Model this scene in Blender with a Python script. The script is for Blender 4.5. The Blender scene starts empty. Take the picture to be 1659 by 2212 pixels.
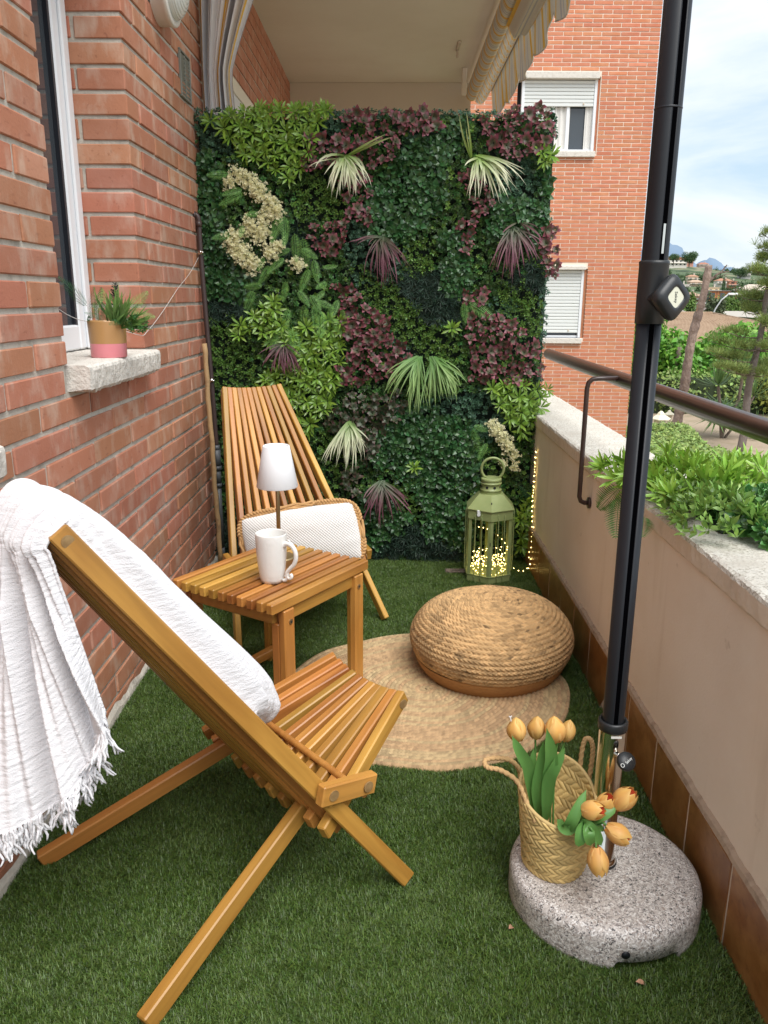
import bpy, math, random
import numpy as np
from mathutils import Matrix, Vector
random.seed(7); RNG = np.random.default_rng(7)
PI = math.pi
scene = bpy.context.scene

# ------------------------------------------------------------ camera
CAM = np.array([0., 0., 1.3])
MR = np.array([[0.9999719802, -0.0064692636, 0.0037666208],
               [0.0053302031, 0.2620215632, -0.9650472990],
               [0.0052562095, 0.9650403355, 0.2620487039]])
cam_d = bpy.data.cameras.new('camera'); cam = bpy.data.objects.new('camera', cam_d)
scene.collection.objects.link(cam)
cam_d.sensor_fit = 'VERTICAL'; cam_d.sensor_height = 36; cam_d.lens = 27.99
cam_d.clip_start = 0.05; cam_d.clip_end = 9000
m4 = Matrix([list(MR[0]) + [0], list(MR[1]) + [0], list(MR[2]) + [1.3], [0, 0, 0, 1]])
cam.matrix_world = m4
scene.camera = cam

def at(u, v, axis, val):
    """photo measurement -> point of the place on the plane axis=val"""
    d = MR @ np.array([u - 829.5, -(v - 1106.), -1720.])
    i = 'xyz'.index(axis); t = (val - CAM[i]) / d[i]
    return CAM + t * d

# ------------------------------------------------------------ world, sun, exposure
world = bpy.data.worlds.new('World'); scene.world = world; world.use_nodes = True
nt = world.node_tree; nt.nodes.clear()
def wn(t, **k):
    n = nt.nodes.new(t)
    for a, b in k.items(): setattr(n, a, b)
    return n
out = wn('ShaderNodeOutputWorld'); bg = wn('ShaderNodeBackground')
sky = wn('ShaderNodeTexSky'); sky.sky_type = 'NISHITA'; sky.sun_disc = False
SUN_EL, SUN_ROT = math.radians(58), math.radians(150)
sky.sun_elevation = SUN_EL; sky.sun_rotation = SUN_ROT; sky.dust_density = 2.0; sky.altitude = 200
tc = wn('ShaderNodeTexCoord'); mp = wn('ShaderNodeMapping'); mp.inputs['Scale'].default_value = (1.2, 1.2, 4.5)
no = wn('ShaderNodeTexNoise'); no.inputs['Scale'].default_value = 2.2; no.inputs['Detail'].default_value = 7
no.inputs['Roughness'].default_value = 0.55; no.inputs['Distortion'].default_value = 0.4
cr = wn('ShaderNodeValToRGB'); cr.color_ramp.elements[0].position = 0.36; cr.color_ramp.elements[1].position = 0.66
mx = wn('ShaderNodeMix', data_type='RGBA'); mx.inputs['B'].default_value = (7.0, 7.15, 7.25, 1)
hs = wn('ShaderNodeMix', data_type='RGBA'); hs.inputs['Factor'].default_value = 0.7; hs.inputs['B'].default_value = (4.4, 5.6, 6.6, 1)
L = nt.links.new
L(tc.outputs['Generated'], mp.inputs['Vector']); L(mp.outputs[0], no.inputs['Vector']); L(no.outputs['Fac'], cr.inputs['Fac'])
L(sky.outputs[0], hs.inputs['A']); L(hs.outputs['Result'], mx.inputs['A']); L(cr.outputs[0], mx.inputs['Factor'])
L(mx.outputs['Result'], bg.inputs['Color']); L(bg.outputs[0], out.inputs['Surface'])
bg.inputs['Strength'].default_value = 0.10

sun_d = bpy.data.lights.new('sun', 'SUN'); sun_o = bpy.data.objects.new('sun', sun_d); scene.collection.objects.link(sun_o)
sun_d.energy = 2.5; sun_d.angle = math.radians(42); sun_d.color = (1.0, 0.975, 0.94)
# sun stands to the right and a little behind the camera
sdir = Vector((math.cos(SUN_EL) * math.sin(SUN_ROT), math.cos(SUN_EL) * math.cos(SUN_ROT), math.sin(SUN_EL)))
sun_o.rotation_euler = sdir.to_track_quat('Z', 'Y').to_euler()

scene.view_settings.view_transform = 'Standard'; scene.view_settings.look = 'None'
scene.view_settings.exposure = 0.70; scene.view_settings.gamma = 1.0; scene.view_settings.use_curve_mapping = False
scene.cycles.max_bounces = 8; scene.cycles.diffuse_bounces = 5; scene.cycles.transparent_max_bounces = 12
scene.cycles.sample_clamp_indirect = 6

COL = scene.collection

# ------------------------------------------------------------ helpers: tagging
def tag(o, label=None, cat=None, group=None, kind=None):
    if label: o['label'] = label
    if cat: o['category'] = cat
    if group: o['group'] = group
    if kind: o['kind'] = kind
    return o
def link(o, parent=None):
    COL.objects.link(o)
    if parent is not None: o.parent = parent
    return o
def empty(name, loc=(0, 0, 0), rz=0.0, label=None, cat=None, group=None):
    o = bpy.data.objects.new(name, None); COL.objects.link(o)
    o.location = loc; o.rotation_euler = (0, 0, rz); o.empty_display_size = 0.05
    return tag(o, label, cat, group)
def copy_tree(o, parent=None):
    c = o.copy(); COL.objects.link(c)
    if parent is not None: c.parent = parent
    for ch in list(o.children): copy_tree(ch, c)
    return c

# ------------------------------------------------------------ helpers: mesh
class MB:
    def __init__(s): s.v = []; s.f = []; s.c = []
    def add(s, vs, fs, col=None):
        n = len(s.v); s.v += [tuple(p) for p in vs]; s.f += [tuple(i + n for i in f) for f in fs]
        s.c += [col if col is not None else (1, 1, 1, 1)] * len(fs)
    def box(s, x0, x1, y0, y1, z0, z1, col=None):
        vs = [(x, y, z) for z in (z0, z1) for y in (y0, y1) for x in (x0, x1)]
        s.add(vs, [(0, 2, 3, 1), (4, 5, 7, 6), (0, 1, 5, 4), (1, 3, 7, 5), (3, 2, 6, 7), (2, 0, 4, 6)], col); return s
    def bbox(s, x0, x1, y0, y1, z0, z1, b=0.004, col=None):
        """box with chamfered edges"""
        b = min(b, (x1 - x0) / 2.01, (y1 - y0) / 2.01, (z1 - z0) / 2.01)
        X, Y, Z = (x0, x1), (y0, y1), (z0, z1); vs = []; idx = {}
        for i in (0, 1):
            for j in (0, 1):
                for k in (0, 1):
                    sx, sy, sz = 1 - 2 * i, 1 - 2 * j, 1 - 2 * k
                    p = (X[i], Y[j], Z[k])
                    for a in range(3):
                        q = [p[0] + sx * b, p[1] + sy * b, p[2] + sz * b]; q[a] = p[a]
                        idx[i, j, k, a] = len(vs); vs.append(q)
        fs = []
        for a in range(3):
            o1, o2 = (a + 1) % 3, (a + 2) % 3
            for w in (0, 1):
                loop = []
                for (p, q) in ((0, 0), (1, 0), (1, 1), (0, 1)):
                    c = [0, 0, 0]; c[a] = w; c[o1] = p; c[o2] = q; loop.append(idx[c[0], c[1], c[2], a])
                fs.append(tuple(loop if w else loop[::-1]))
        for a in range(3):
            o1, o2 = (a + 1) % 3, (a + 2) % 3
            for (p, q) in ((0, 0), (1, 0), (1, 1), (0, 1)):
                c = [0, 0, 0]; c[o1] = p; c[o2] = q; d = list(c); d[a] = 1
                l = [idx[c[0], c[1], c[2], o1], idx[d[0], d[1], d[2], o1], idx[d[0], d[1], d[2], o2], idx[c[0], c[1], c[2], o2]]
                fs.append(tuple(l if p == q else l[::-1]))
        for i in (0, 1):
            for j in (0, 1):
                for k in (0, 1):
                    l = [idx[i, j, k, 0], idx[i, j, k, 1], idx[i, j, k, 2]]
                    fs.append(tuple(l[::-1] if (i + j + k) % 2 == 0 else l))
        s.add(vs, fs, col); return s
    def tube(s, pts, r, n=8, cap=True, col=None, closed=False):
        pts = [Vector(p) for p in pts]; m = len(pts); vs = []; fs = []
        up = None
        for i, p in enumerate(pts):
            a = pts[i - 1] if (i > 0 or closed) else p; b = pts[(i + 1) % m] if (i < m - 1 or closed) else p
            t = (b - a).normalized()
            if up is None: up = t.orthogonal().normalized()
            up = (up - t * up.dot(t)); up = up.normalized() if up.length > 1e-6 else t.orthogonal().normalized()
            w = t.cross(up); rr = r[i] if hasattr(r, '__len__') else r
            for k in range(n):
                an = 2 * PI * k / n; vs.append(p + (up * math.cos(an) + w * math.sin(an)) * rr)
        for i in range(m if closed else m - 1):
            for k in range(n):
                i2 = (i + 1) % m
                fs.append((i * n + k, i * n + (k + 1) % n, i2 * n + (k + 1) % n, i2 * n + k))
        if cap and not closed:
            fs.append(tuple(range(n))[::-1]); fs.append(tuple((m - 1) * n + k for k in range(n)))
        s.add(vs, fs, col); return s
    def lathe(s, prof, n=32, c=(0, 0, 0), col=None, capb=True, capt=False):
        vs = []; fs = []; m = len(prof)
        for (r, z) in prof:
            for k in range(n):
                a = 2 * PI * k / n; vs.append((c[0] + r * math.cos(a), c[1] + r * math.sin(a), c[2] + z))
        for i in range(m - 1):
            for k in range(n):
                fs.append((i * n + k, i * n + (k + 1) % n, (i + 1) * n + (k + 1) % n, (i + 1) * n + k))
        if capb: fs.append(tuple(range(n))[::-1])
        if capt: fs.append(tuple((m - 1) * n + k for k in range(n)))
        s.add(vs, fs, col); return s
    def prism(s, poly, z0, z1, col=None):
        n = len(poly); vs = [(p[0], p[1], z0) for p in poly] + [(p[0], p[1], z1) for p in poly]
        fs = [tuple(range(n))[::-1], tuple(range(n, 2 * n))] + [(i, (i + 1) % n, (i + 1) % n + n, i + n) for i in range(n)]
        s.add(vs, fs, col); return s
    def mesh(s, name, mat, smooth=False):
        me = bpy.data.meshes.new(name); me.from_pydata([tuple(v) for v in s.v], [], s.f)
        mats = mat if isinstance(mat, (list, tuple)) else [mat]
        for m in mats: me.materials.append(m)
        if any(c != (1, 1, 1, 1) for c in s.c):
            ca = me.color_attributes.new('Col', 'FLOAT_COLOR', 'CORNER'); arr = []
            for f, c in zip(s.f, s.c): arr += list(c) * len(f)
            ca.data.foreach_set('color', arr)
        if smooth: me.shade_smooth()
        me.update(); return me
    def obj(s, name, mat, parent=None, smooth=False, loc=None):
        o = bpy.data.objects.new(name, s.mesh(name, mat, smooth)); link(o, parent)
        if loc is not None: o.location = loc
        return o

def np_mesh(name, V, F, mat, col=None, smooth=False, uv=None):
    """V (n,3) float, F (m,k) int"""
    me = bpy.data.meshes.new(name); V = np.asarray(V, np.float32); F = np.asarray(F, np.int32)
    m, k = F.shape
    me.vertices.add(len(V)); me.vertices.foreach_set('co', V.ravel())
    me.loops.add(m * k); me.loops.foreach_set('vertex_index', F.ravel())
    me.polygons.add(m); me.polygons.foreach_set('loop_start', np.arange(0, m * k, k, dtype=np.int32))
    if smooth: me.polygons.foreach_set('use_smooth', np.ones(m, bool))
    me.update(calc_edges=True)
    for mm in (mat if isinstance(mat, (list, tuple)) else [mat]): me.materials.append(mm)
    if col is not None:
        ca = me.color_attributes.new('Col', 'FLOAT_COLOR', 'POINT')
        c = np.ones((len(V), 4), np.float32); c[:, :3] = col; ca.data.foreach_set('color', c.ravel())
    if uv is not None:
        ul = me.uv_layers.new(name='UVMap'); ul.data.foreach_set('uv', np.asarray(uv, np.float32)[F.ravel()].ravel())
    return me
def np_obj(name, V, F, mat, parent=None, **k):
    o = bpy.data.objects.new(name, np_mesh(name, V, F, mat, **k)); return link(o, parent)
def grid_faces(nu, nv, wrapu=False, off=0):
    """vertices indexed i*nv+j"""
    I = np.arange(nu if wrapu else nu - 1); J = np.arange(nv - 1)
    a, b = np.meshgrid(I, J, indexing='ij'); a = a.ravel(); b = b.ravel(); a2 = (a + 1) % nu
    return np.stack([a * nv + b, a2 * nv + b, a2 * nv + b + 1, a * nv + b + 1], 1) + off

def frames(dirs, spin):
    """rotation matrices whose Z column is dir, spun about it. dirs (m,3)"""
    d = dirs / np.linalg.norm(dirs, axis=1, keepdims=True)
    h = np.where(np.abs(d[:, 2:3]) < 0.9, np.array([[0, 0, 1.]]), np.array([[1., 0, 0]]))
    x = np.cross(h, d); x /= np.linalg.norm(x, axis=1, keepdims=True); y = np.cross(d, x)
    c, s_ = np.cos(spin)[:, None], np.sin(spin)[:, None]
    return np.stack([x * c + y * s_, -x * s_ + y * c, d], 2)
def scatter(TV, TF, pos, dirs, scale, spin):
    R = frames(dirs, spin); m = len(pos); n = len(TV)
    V = np.einsum('mij,nj->mni', R, TV) * np.asarray(scale)[:, None, None] + pos[:, None, :]
    F = (TF[None] + (np.arange(m) * n)[:, None, None]).reshape(-1, TF.shape[1])
    return V.reshape(-1, 3), F
def leaf(Ln, W, curl=0.0, fold=0.15, seg=3, tip=0.0, wide=0.45, stem=0.0):
    """leaf along +X, normal +Z; quads strip of 3 verts per row"""
    if seg == 1:
        return np.array([(stem, 0, 0), (stem + Ln * wide, W / 2, fold * W / 2 - curl * Ln * .2), (stem + Ln * (1 - .12 * curl), 0, -curl * Ln), (stem + Ln * wide, -W / 2, fold * W / 2 - curl * Ln * .2)]), np.array([(0, 3, 2, 1)])
    V = []; F = []
    for i in range(seg + 1):
        t = i / seg
        w = W * 0.5 * (max(0.0, math.sin(PI * min(1, t ** (math.log(0.5) / math.log(wide))))) ** 0.8) if 0 < t < 1 else W * 0.03
        x = stem + Ln * (t - 0.12 * curl * t * t); z = -curl * Ln * t * t
        V += [(x, w, z + fold * w), (x, 0, z), (x, -w, z + fold * w)]
        if i: 
            a = 3 * (i - 1); F += [(a, a + 3, a + 4, a + 1), (a + 1, a + 4, a + 5, a + 2)]
    return np.array(V), np.array(F)
def combine(parts):
    V = []; F = []; n = 0; Cc = []
    for p in parts:
        V.append(p[0]); F.append(p[1] + n); n += len(p[0])
        if len(p) > 2: Cc.append(p[2])
    return (np.vstack(V), np.vstack(F)) + ((np.vstack(Cc),) if Cc else ())
def rotm(ax, a):
    return np.array(Matrix.Rotation(a, 3, ax))
def snoise(x, y, seed=0, oct=3, sc=1.0):
    """cheap smooth value noise"""
    r = np.zeros_like(x, dtype=float); amp = 1.0; tot = 0; g = np.random.default_rng(seed)
    for o in range(oct):
        T = g.random((64, 64)); fx = (x * sc) % 64; fy = (y * sc) % 64
        ix = np.floor(fx).astype(int); iy = np.floor(fy).astype(int); tx = fx - ix; ty = fy - iy
        tx = tx * tx * (3 - 2 * tx); ty = ty * ty * (3 - 2 * ty); ix2 = (ix + 1) % 64; iy2 = (iy + 1) % 64; ix %= 64; iy %= 64
        v = (T[ix, iy] * (1 - tx) + T[ix2, iy] * tx) * (1 - ty) + (T[ix, iy2] * (1 - tx) + T[ix2, iy2] * tx) * ty
        r += v * amp; tot += amp; amp *= 0.5; sc *= 2.1
    return r / tot

# ------------------------------------------------------------ helpers: materials
def mat(name, col, rough=0.6, var=0.0, hue=0.0, noise=None, bump=None, spec=0.5, metal=0.0, attr=False, trans=0.0,
        island=0.0, coat=0.0, emit=None, coord='Object', sheen=0.0, alpha=None, transm=0.0):
    """col base colour; var value variation per object; island variation per loose piece;
       noise=(scale, colour2, lo, hi, stretch) colour patches; bump=[(scale, strength, distance, stretch)]"""
    m = bpy.data.materials.new(name); m.use_nodes = True; n = m.node_tree; P = n.nodes['Principled BSDF']; l = n.links.new
    def N(t, **k):
        q = n.nodes.new(t)
        for a, b in k.items(): setattr(q, a, b)
        return q
    tcn = N('ShaderNodeTexCoord')
    c = N('ShaderNodeRGB'); c.outputs[0].default_value = (*col, 1); cur = c.outputs[0]
    if attr:
        va = N('ShaderNodeVertexColor', layer_name='Col')
        mm = N('ShaderNodeMix', data_type='RGBA', blend_type='MULTIPLY'); mm.inputs['Factor'].default_value = 1
        l(cur, mm.inputs['A']); l(va.outputs[0], mm.inputs['B']); cur = mm.outputs['Result']
    for ns in (noise if isinstance(noise, list) else [noise] if noise else []):
        sc, c2, lo, hi = ns[:4]; st = ns[4] if len(ns) > 4 else (1, 1, 1)
        mpn = N('ShaderNodeMapping'); mpn.inputs['Scale'].default_value = st; l(N('ShaderNodeNewGeometry').outputs['Position'] if coord == 'World' else tcn.outputs[coord], mpn.inputs[0])
        if var or hue:
            oi = N('ShaderNodeObjectInfo'); mu = N('ShaderNodeMath', operation='MULTIPLY'); mu.inputs[1].default_value = 37.0
            l(oi.outputs['Random'], mu.inputs[0]); l(mu.outputs[0], mpn.inputs['Location'])
        nn = N('ShaderNodeTexNoise'); nn.inputs['Scale'].default_value = sc; nn.inputs['Detail'].default_value = 6; nn.inputs['Roughness'].default_value = .6
        l(mpn.outputs[0], nn.inputs['Vector'])
        r = N('ShaderNodeMapRange'); r.inputs[1].default_value = lo; r.inputs[2].default_value = hi; l(nn.outputs['Fac'], r.inputs[0])
        mm = N('ShaderNodeMix', data_type='RGBA'); l(r.outputs[0], mm.inputs['Factor']); l(cur, mm.inputs['A']); mm.inputs['B'].default_value = (*c2, 1)
        cur = mm.outputs['Result']
    def vary(src, amt, h, cur):
        hv = N('ShaderNodeHueSaturation')
        r = N('ShaderNodeMapRange'); r.inputs[3].default_value = 1 - amt; r.inputs[4].default_value = 1 + amt
        l(src, r.inputs[0]); l(r.outputs[0], hv.inputs['Value'])
        if h:
            w = N('ShaderNodeMath', operation='MULTIPLY'); w.inputs[1].default_value = 7.31; l(src, w.inputs[0])
            fr = N('ShaderNodeMath', operation='FRACT'); l(w.outputs[0], fr.inputs[0])
            r2 = N('ShaderNodeMapRange'); r2.inputs[3].default_value = .5 - h; r2.inputs[4].default_value = .5 + h
            l(fr.outputs[0], r2.inputs[0]); l(r2.outputs[0], hv.inputs['Hue'])
        l(cur, hv.inputs['Color']); return hv.outputs[0]
    if var:
        oi = N('ShaderNodeObjectInfo'); cur = vary(oi.outputs['Random'], var, hue, cur)
    if island:
        ge = N('ShaderNodeNewGeometry'); cur = vary(ge.outputs['Random Per Island'], island, hue, cur)
    l(cur, P.inputs['Base Color'])
    P.inputs['Roughness'].default_value = rough; P.inputs['Metallic'].default_value = metal
    P.inputs['Specular IOR Level'].default_value = spec; P.inputs['Coat Weight'].default_value = coat; P.inputs['Coat Roughness'].default_value = 0.15
    if sheen: P.inputs['Sheen Weight'].default_value = sheen
    if transm: P.inputs['Transmission Weight'].default_value = transm
    if alpha is not None: P.inputs['Alpha'].default_value = alpha
    prev = None
    for (sc, st, dist, *sx) in (bump or []):
        mpn = N('ShaderNodeMapping'); mpn.inputs['Scale'].default_value = sx[0] if sx else (1, 1, 1); l(tcn.outputs[coord], mpn.inputs[0])
        nn = N('ShaderNodeTexNoise'); nn.inputs['Scale'].default_value = sc; nn.inputs['Detail'].default_value = 5; l(mpn.outputs[0], nn.inputs['Vector'])
        b = N('ShaderNodeBump'); b.inputs['Strength'].default_value = st; b.inputs['Distance'].default_value = dist; l(nn.outputs['Fac'], b.inputs['Height'])
        if prev: l(prev, b.inputs['Normal'])
        prev = b.outputs[0]
    if prev: l(prev, P.inputs['Normal'])
    if emit: P.inputs['Emission Color'].default_value = (*emit[0], 1); P.inputs['Emission Strength'].default_value = emit[1]
    if trans:
        tb = N('ShaderNodeBsdfTranslucent'); l(cur, tb.inputs['Color']); ms = N('ShaderNodeMixShader'); ms.inputs[0].default_value = trans
        l(P.outputs[0], ms.inputs[1]); l(tb.outputs[0], ms.inputs[2]); l(ms.outputs[0], n.nodes['Material Output'].inputs['Surface'])
    return m

M = {}
M['brick'] = mat('brick', (.43, .175, .10), .85, var=.15, hue=.008, noise=[(7, (.50, .245, .165), .42, .75, (1, 1, 1)), (60, (.25, .085, .05), .6, .8, (1, .35, 1)), (14, (.55, .40, .31), .50, .80, (1, 1, .5))],
                 bump=[(120, .5, .0015), (25, .35, .003)])
M['mortar'] = mat('mortar', (.52, .485, .42), .95, noise=(18, (.30, .28, .24), .5, .75), bump=[(90, .7, .004)])
M['facebrick'] = mat('facade_brick', (.55, .205, .098), .85, var=.09, hue=.006, island=.07, noise=(9, (.62, .29, .165), .4, .8), bump=[(80, .3, .002)])
M['facemortar'] = mat('facade_mortar', (.82, .69, .57), .95, bump=[(40, .3, .003)])
M['stone'] = mat('cast_stone', (.66, .62, .56), .9, noise=(30, (.50, .46, .40), .5, .75), bump=[(70, .8, .006), (220, .6, .002)])
M['coping'] = mat('coping_render', (.68, .65, .58), .9, noise=[(150, (.38, .345, .28), .52, .60), (9, (.56, .52, .45), .48, .7)], bump=[(110, .9, .004), (300, .5, .002)])
M['copside'] = mat('coping_side', (.74, .64, .52), .9, noise=[(14, (.62, .53, .42), .5, .7), (70, (.25, .20, .15), .70, .75)], bump=[(90, .6, .003)])
M['render'] = mat('parapet_render', (.87, .775, .66), .9, noise=[(3, (.81, .70, .575), .4, .7), (7, (.72, .61, .49), .60, .84, (1, 1, .14)), (14, (.50, .40, .31), .66, .84), (45, (.40, .31, .24), .74, .80)], bump=[(160, .35, .0015), (8, .2, .003)])
M['tile'] = mat('glazed_tile', (.25, .10, .028), .32, var=.14, noise=[(14, (.38, .19, .065), .4, .7), (50, (.14, .045, .012), .55, .8)], bump=[(60, .15, .001)], spec=.6)
M['grout'] = mat('grout', (.62, .53, .43), .95, bump=[(90, .6, .003)])
M['pvc'] = mat('white_frame', (.80, .82, .84), .35)
M['rubber'] = mat('black_gasket', (.012, .014, .02), .4)
M['glass'] = mat('window_glass', (.05, .06, .07), .05, spec=.8)
M['black'] = mat('slot_shade_black', (.0015, .0015, .002), 1.0, spec=0.0)  # dead black for the strips that paint the shade of the pole slots
M['dark'] = mat('dark_interior', (.02, .022, .024), .6)
M['shutter'] = mat('shutter_slat', (.70, .72, .70), .5)
M['whitefab'] = mat('white_curtain', (.72, .70, .66), .9)
M['ceil'] = mat('ceiling_plaster', (.86, .80, .68), .9, noise=(1.4, (.80, .73, .61), .4, .7), bump=[(30, .2, .003)])
M['brown'] = mat('brown_paint', (.040, .022, .018), .30, noise=(25, (.06, .034, .028), .5, .8), spec=.5)
M['pipe'] = mat('brown_pvc', (.055, .035, .032), .4)
M['pipegrey'] = mat('grey_pvc', (.07, .075, .08), .5)
M['steel'] = mat('polished_steel', (.75, .73, .68), .12, metal=1)
M['pole'] = mat('anthracite_metal', (.010, .012, .016), .48, bump=[(400, .15, .0004)], spec=.4)
M['plastic'] = mat('black_plastic', (.016, .018, .020), .42, bump=[(500, .2, .0003)])
M['wood'] = None
M['jute'] = mat('jute', (.56, .36, .175), .9, attr=True, bump=[(220, .6, .002, (1, 1, 1))])
M['juterug'] = mat('jute_rug', (.47, .355, .20), .92, attr=True, bump=[(260, .6, .0015)])
M['palm'] = mat('palm_weave', (.62, .45, .20), .75, attr=True, bump=[(200, .4, .001)])
M['rope'] = mat('rope', (.52, .33, .15), .9, bump=[(260, .7, .002)])
M['throw'] = mat('white_cotton', (.69, .68, .70), .95, bump=[(150, .8, .003, (.3, .3, 1)), (420, .6, .002)], sheen=.2)
M['cushion'] = mat('white_weave', (.68, .67, .65), .95)
M['ceramic'] = mat('white_ceramic', (.80, .79, .76), .18, bump=[(70, .35, .003)], spec=.6)
M['shade'] = mat('lamp_shade', (.84, .85, .87), .5)
M['brass'] = mat('brushed_brass', (.42, .31, .16), .38, metal=.85)
M['lantern'] = mat('green_enamel', (.26, .32, .125), .42, noise=[(12, (.33, .38, .17), .4, .8), (45, (.10, .10, .05), .70, .78)], bump=[(60, .2, .001)])
M['chip'] = mat('chipped_metal', (.03, .028, .022), .6)
M['bulb'] = mat('fairy_bulb', (1, .8, .3), .4, emit=((1, .72, .22), 14))
M['wire'] = mat('silver_wire', (.55, .50, .38), .3, metal=.7)
M['whitewire'] = mat('white_wire', (.62, .58, .55), .4)
M['pot'] = mat('tan_glaze', (.47, .255, .10), .28, bump=[(30, .08, .002)])
M['potpink'] = mat('pink_glaze', (.74, .25, .28), .3)
M['bark'] = mat('bark', (.20, .155, .12), .95, noise=(6, (.11, .085, .07), .4, .7, (1, 1, .4)), bump=[(14, 1, .06, (1, 1, .4))])
M['stick'] = mat('cane', (.42, .27, .13), .8, noise=(20, (.22, .13, .07), .55, .75), bump=[(40, .5, .003)])

def wood_mat():
    m = bpy.data.materials.new('oiled_acacia'); m.use_nodes = True; n = m.node_tree; P = n.nodes['Principled BSDF']; l = n.links.new
    N = lambda t: n.nodes.new(t)
    tcn = N('ShaderNodeTexCoord'); oi = N('ShaderNodeObjectInfo'); mu = N('ShaderNodeMath'); mu.operation = 'MULTIPLY'; mu.inputs[1].default_value = 53
    l(oi.outputs['Random'], mu.inputs[0])
    def nz(scale, st, det=6, dist=0):
        mpn = N('ShaderNodeMapping'); mpn.inputs['Scale'].default_value = st; l(tcn.outputs['Object'], mpn.inputs[0]); l(mu.outputs[0], mpn.inputs['Location'])
        q = N('ShaderNodeTexNoise'); q.inputs['Scale'].default_value = scale; q.inputs['Detail'].default_value = det; q.inputs['Distortion'].default_value = dist
        l(mpn.outputs[0], q.inputs['Vector']); return q.outputs['Fac']
    a = nz(9, (.16, 1, 1), 4, 1.2); b = nz(70, (.05, 1, 1), 5); k = nz(5, (.5, 1, 1), 2)
    r1 = N('ShaderNodeValToRGB'); e = r1.color_ramp.elements
    e[0].position = .28; e[0].color = (.33, .140, .026, 1); e[1].position = .76; e[1].color = (.62, .335, .075, 1)
    x = r1.color_ramp.elements.new(.5); x.color = (.485, .235, .048, 1)
    l(a, r1.inputs[0])
    mx = N('ShaderNodeMix'); mx.data_type = 'RGBA'; mx.blend_type = 'MULTIPLY'; mx.inputs['Factor'].default_value = .5
    r2 = N('ShaderNodeMapRange'); r2.inputs[1].default_value = .3; r2.inputs[2].default_value = .6; r2.inputs[3].default_value = .62; l(b, r2.inputs[0])
    l(r1.outputs[0], mx.inputs['A']); l(r2.outputs[0], mx.inputs['B'])
    mk = N('ShaderNodeMix'); mk.data_type = 'RGBA'; mk.inputs['B'].default_value = (.13, .055, .015, 1)
    r3 = N('ShaderNodeMapRange'); r3.inputs[1].default_value = .66; r3.inputs[2].default_value = .80; l(k, r3.inputs[0]); l(r3.outputs[0], mk.inputs['Factor'])
    l(mx.outputs['Result'], mk.inputs['A'])
    hv = N('ShaderNodeHueSaturation'); r4 = N('ShaderNodeMapRange'); r4.inputs[3].default_value = .72; r4.inputs[4].default_value = 1.16
    l(oi.outputs['Random'], r4.inputs[0]); l(r4.outputs[0], hv.inputs['Value'])
    fr = N('ShaderNodeMath'); fr.operation = 'FRACT'; m2 = N('ShaderNodeMath'); m2.operation = 'MULTIPLY'; m2.inputs[1].default_value = 9.7
    l(oi.outputs['Random'], m2.inputs[0]); l(m2.outputs[0], fr.inputs[0])
    r5 = N('ShaderNodeMapRange'); r5.inputs[3].default_value = .482; r5.inputs[4].default_value = .511; l(fr.outputs[0], r5.inputs[0]); l(r5.outputs[0], hv.inputs['Hue'])
    l(mk.outputs['Result'], hv.inputs['Color']); l(hv.outputs[0], P.inputs['Base Color'])
    bp = N('ShaderNodeBump'); bp.inputs['Strength'].default_value = .15; bp.inputs['Distance'].default_value = .001; l(b, bp.inputs['Height']); l(bp.outputs[0], P.inputs['Normal'])
    P.inputs['Roughness'].default_value = .38; P.inputs['Specular IOR Level'].default_value = .5
    return m
def granite_mat():
    m = bpy.data.materials.new('granite'); m.use_nodes = True; n = m.node_tree; P = n.nodes['Principled BSDF']; l = n.links.new
    tcn = n.nodes.new('ShaderNodeTexCoord'); dn = n.nodes.new('ShaderNodeTexNoise'); dn.inputs['Scale'].default_value = 120
    l(tcn.outputs['Object'], dn.inputs['Vector']); ad = n.nodes.new('ShaderNodeMix'); ad.data_type = 'RGBA'; ad.blend_type = 'LINEAR_LIGHT'; ad.inputs['Factor'].default_value = .010
    l(tcn.outputs['Object'], ad.inputs['A']); l(dn.outputs['Color'], ad.inputs['B'])
    vo = n.nodes.new('ShaderNodeTexVoronoi'); vo.inputs['Scale'].default_value = 300; l(ad.outputs['Result'], vo.inputs['Vector'])
    sp = n.nodes.new('ShaderNodeSeparateColor'); l(vo.outputs['Color'], sp.inputs[0]); r = n.nodes.new('ShaderNodeValToRGB'); r.color_ramp.interpolation = 'CONSTANT'; e = r.color_ramp.elements
    e[0].position = 0; e[0].color = (.06, .058, .06, 1); e[1].position = .07; e[1].color = (.29, .265, .25, 1)
    for p_, c in ((.28, (.49, .45, .42)), (.55, (.60, .56, .525)), (.76, (.76, .74, .72)), (.93, (.34, .28, .245))): x = e.new(p_); x.color = (*c, 1)
    l(sp.outputs[0], r.inputs[0]); l(r.outputs[0], P.inputs['Base Color']); P.inputs['Roughness'].default_value = .42
    bp = n.nodes.new('ShaderNodeBump'); bp.inputs['Strength'].default_value = .25; bp.inputs['Distance'].default_value = .001; l(sp.outputs[1], bp.inputs['Height']); l(bp.outputs[0], P.inputs['Normal'])
    return m
M['granite'] = granite_mat()
M['wood'] = wood_mat()
M['plug'] = mat('dowel_end', (.22, .13, .05), .6, noise=(60, (.33, .21, .09), .4, .7))

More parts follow.
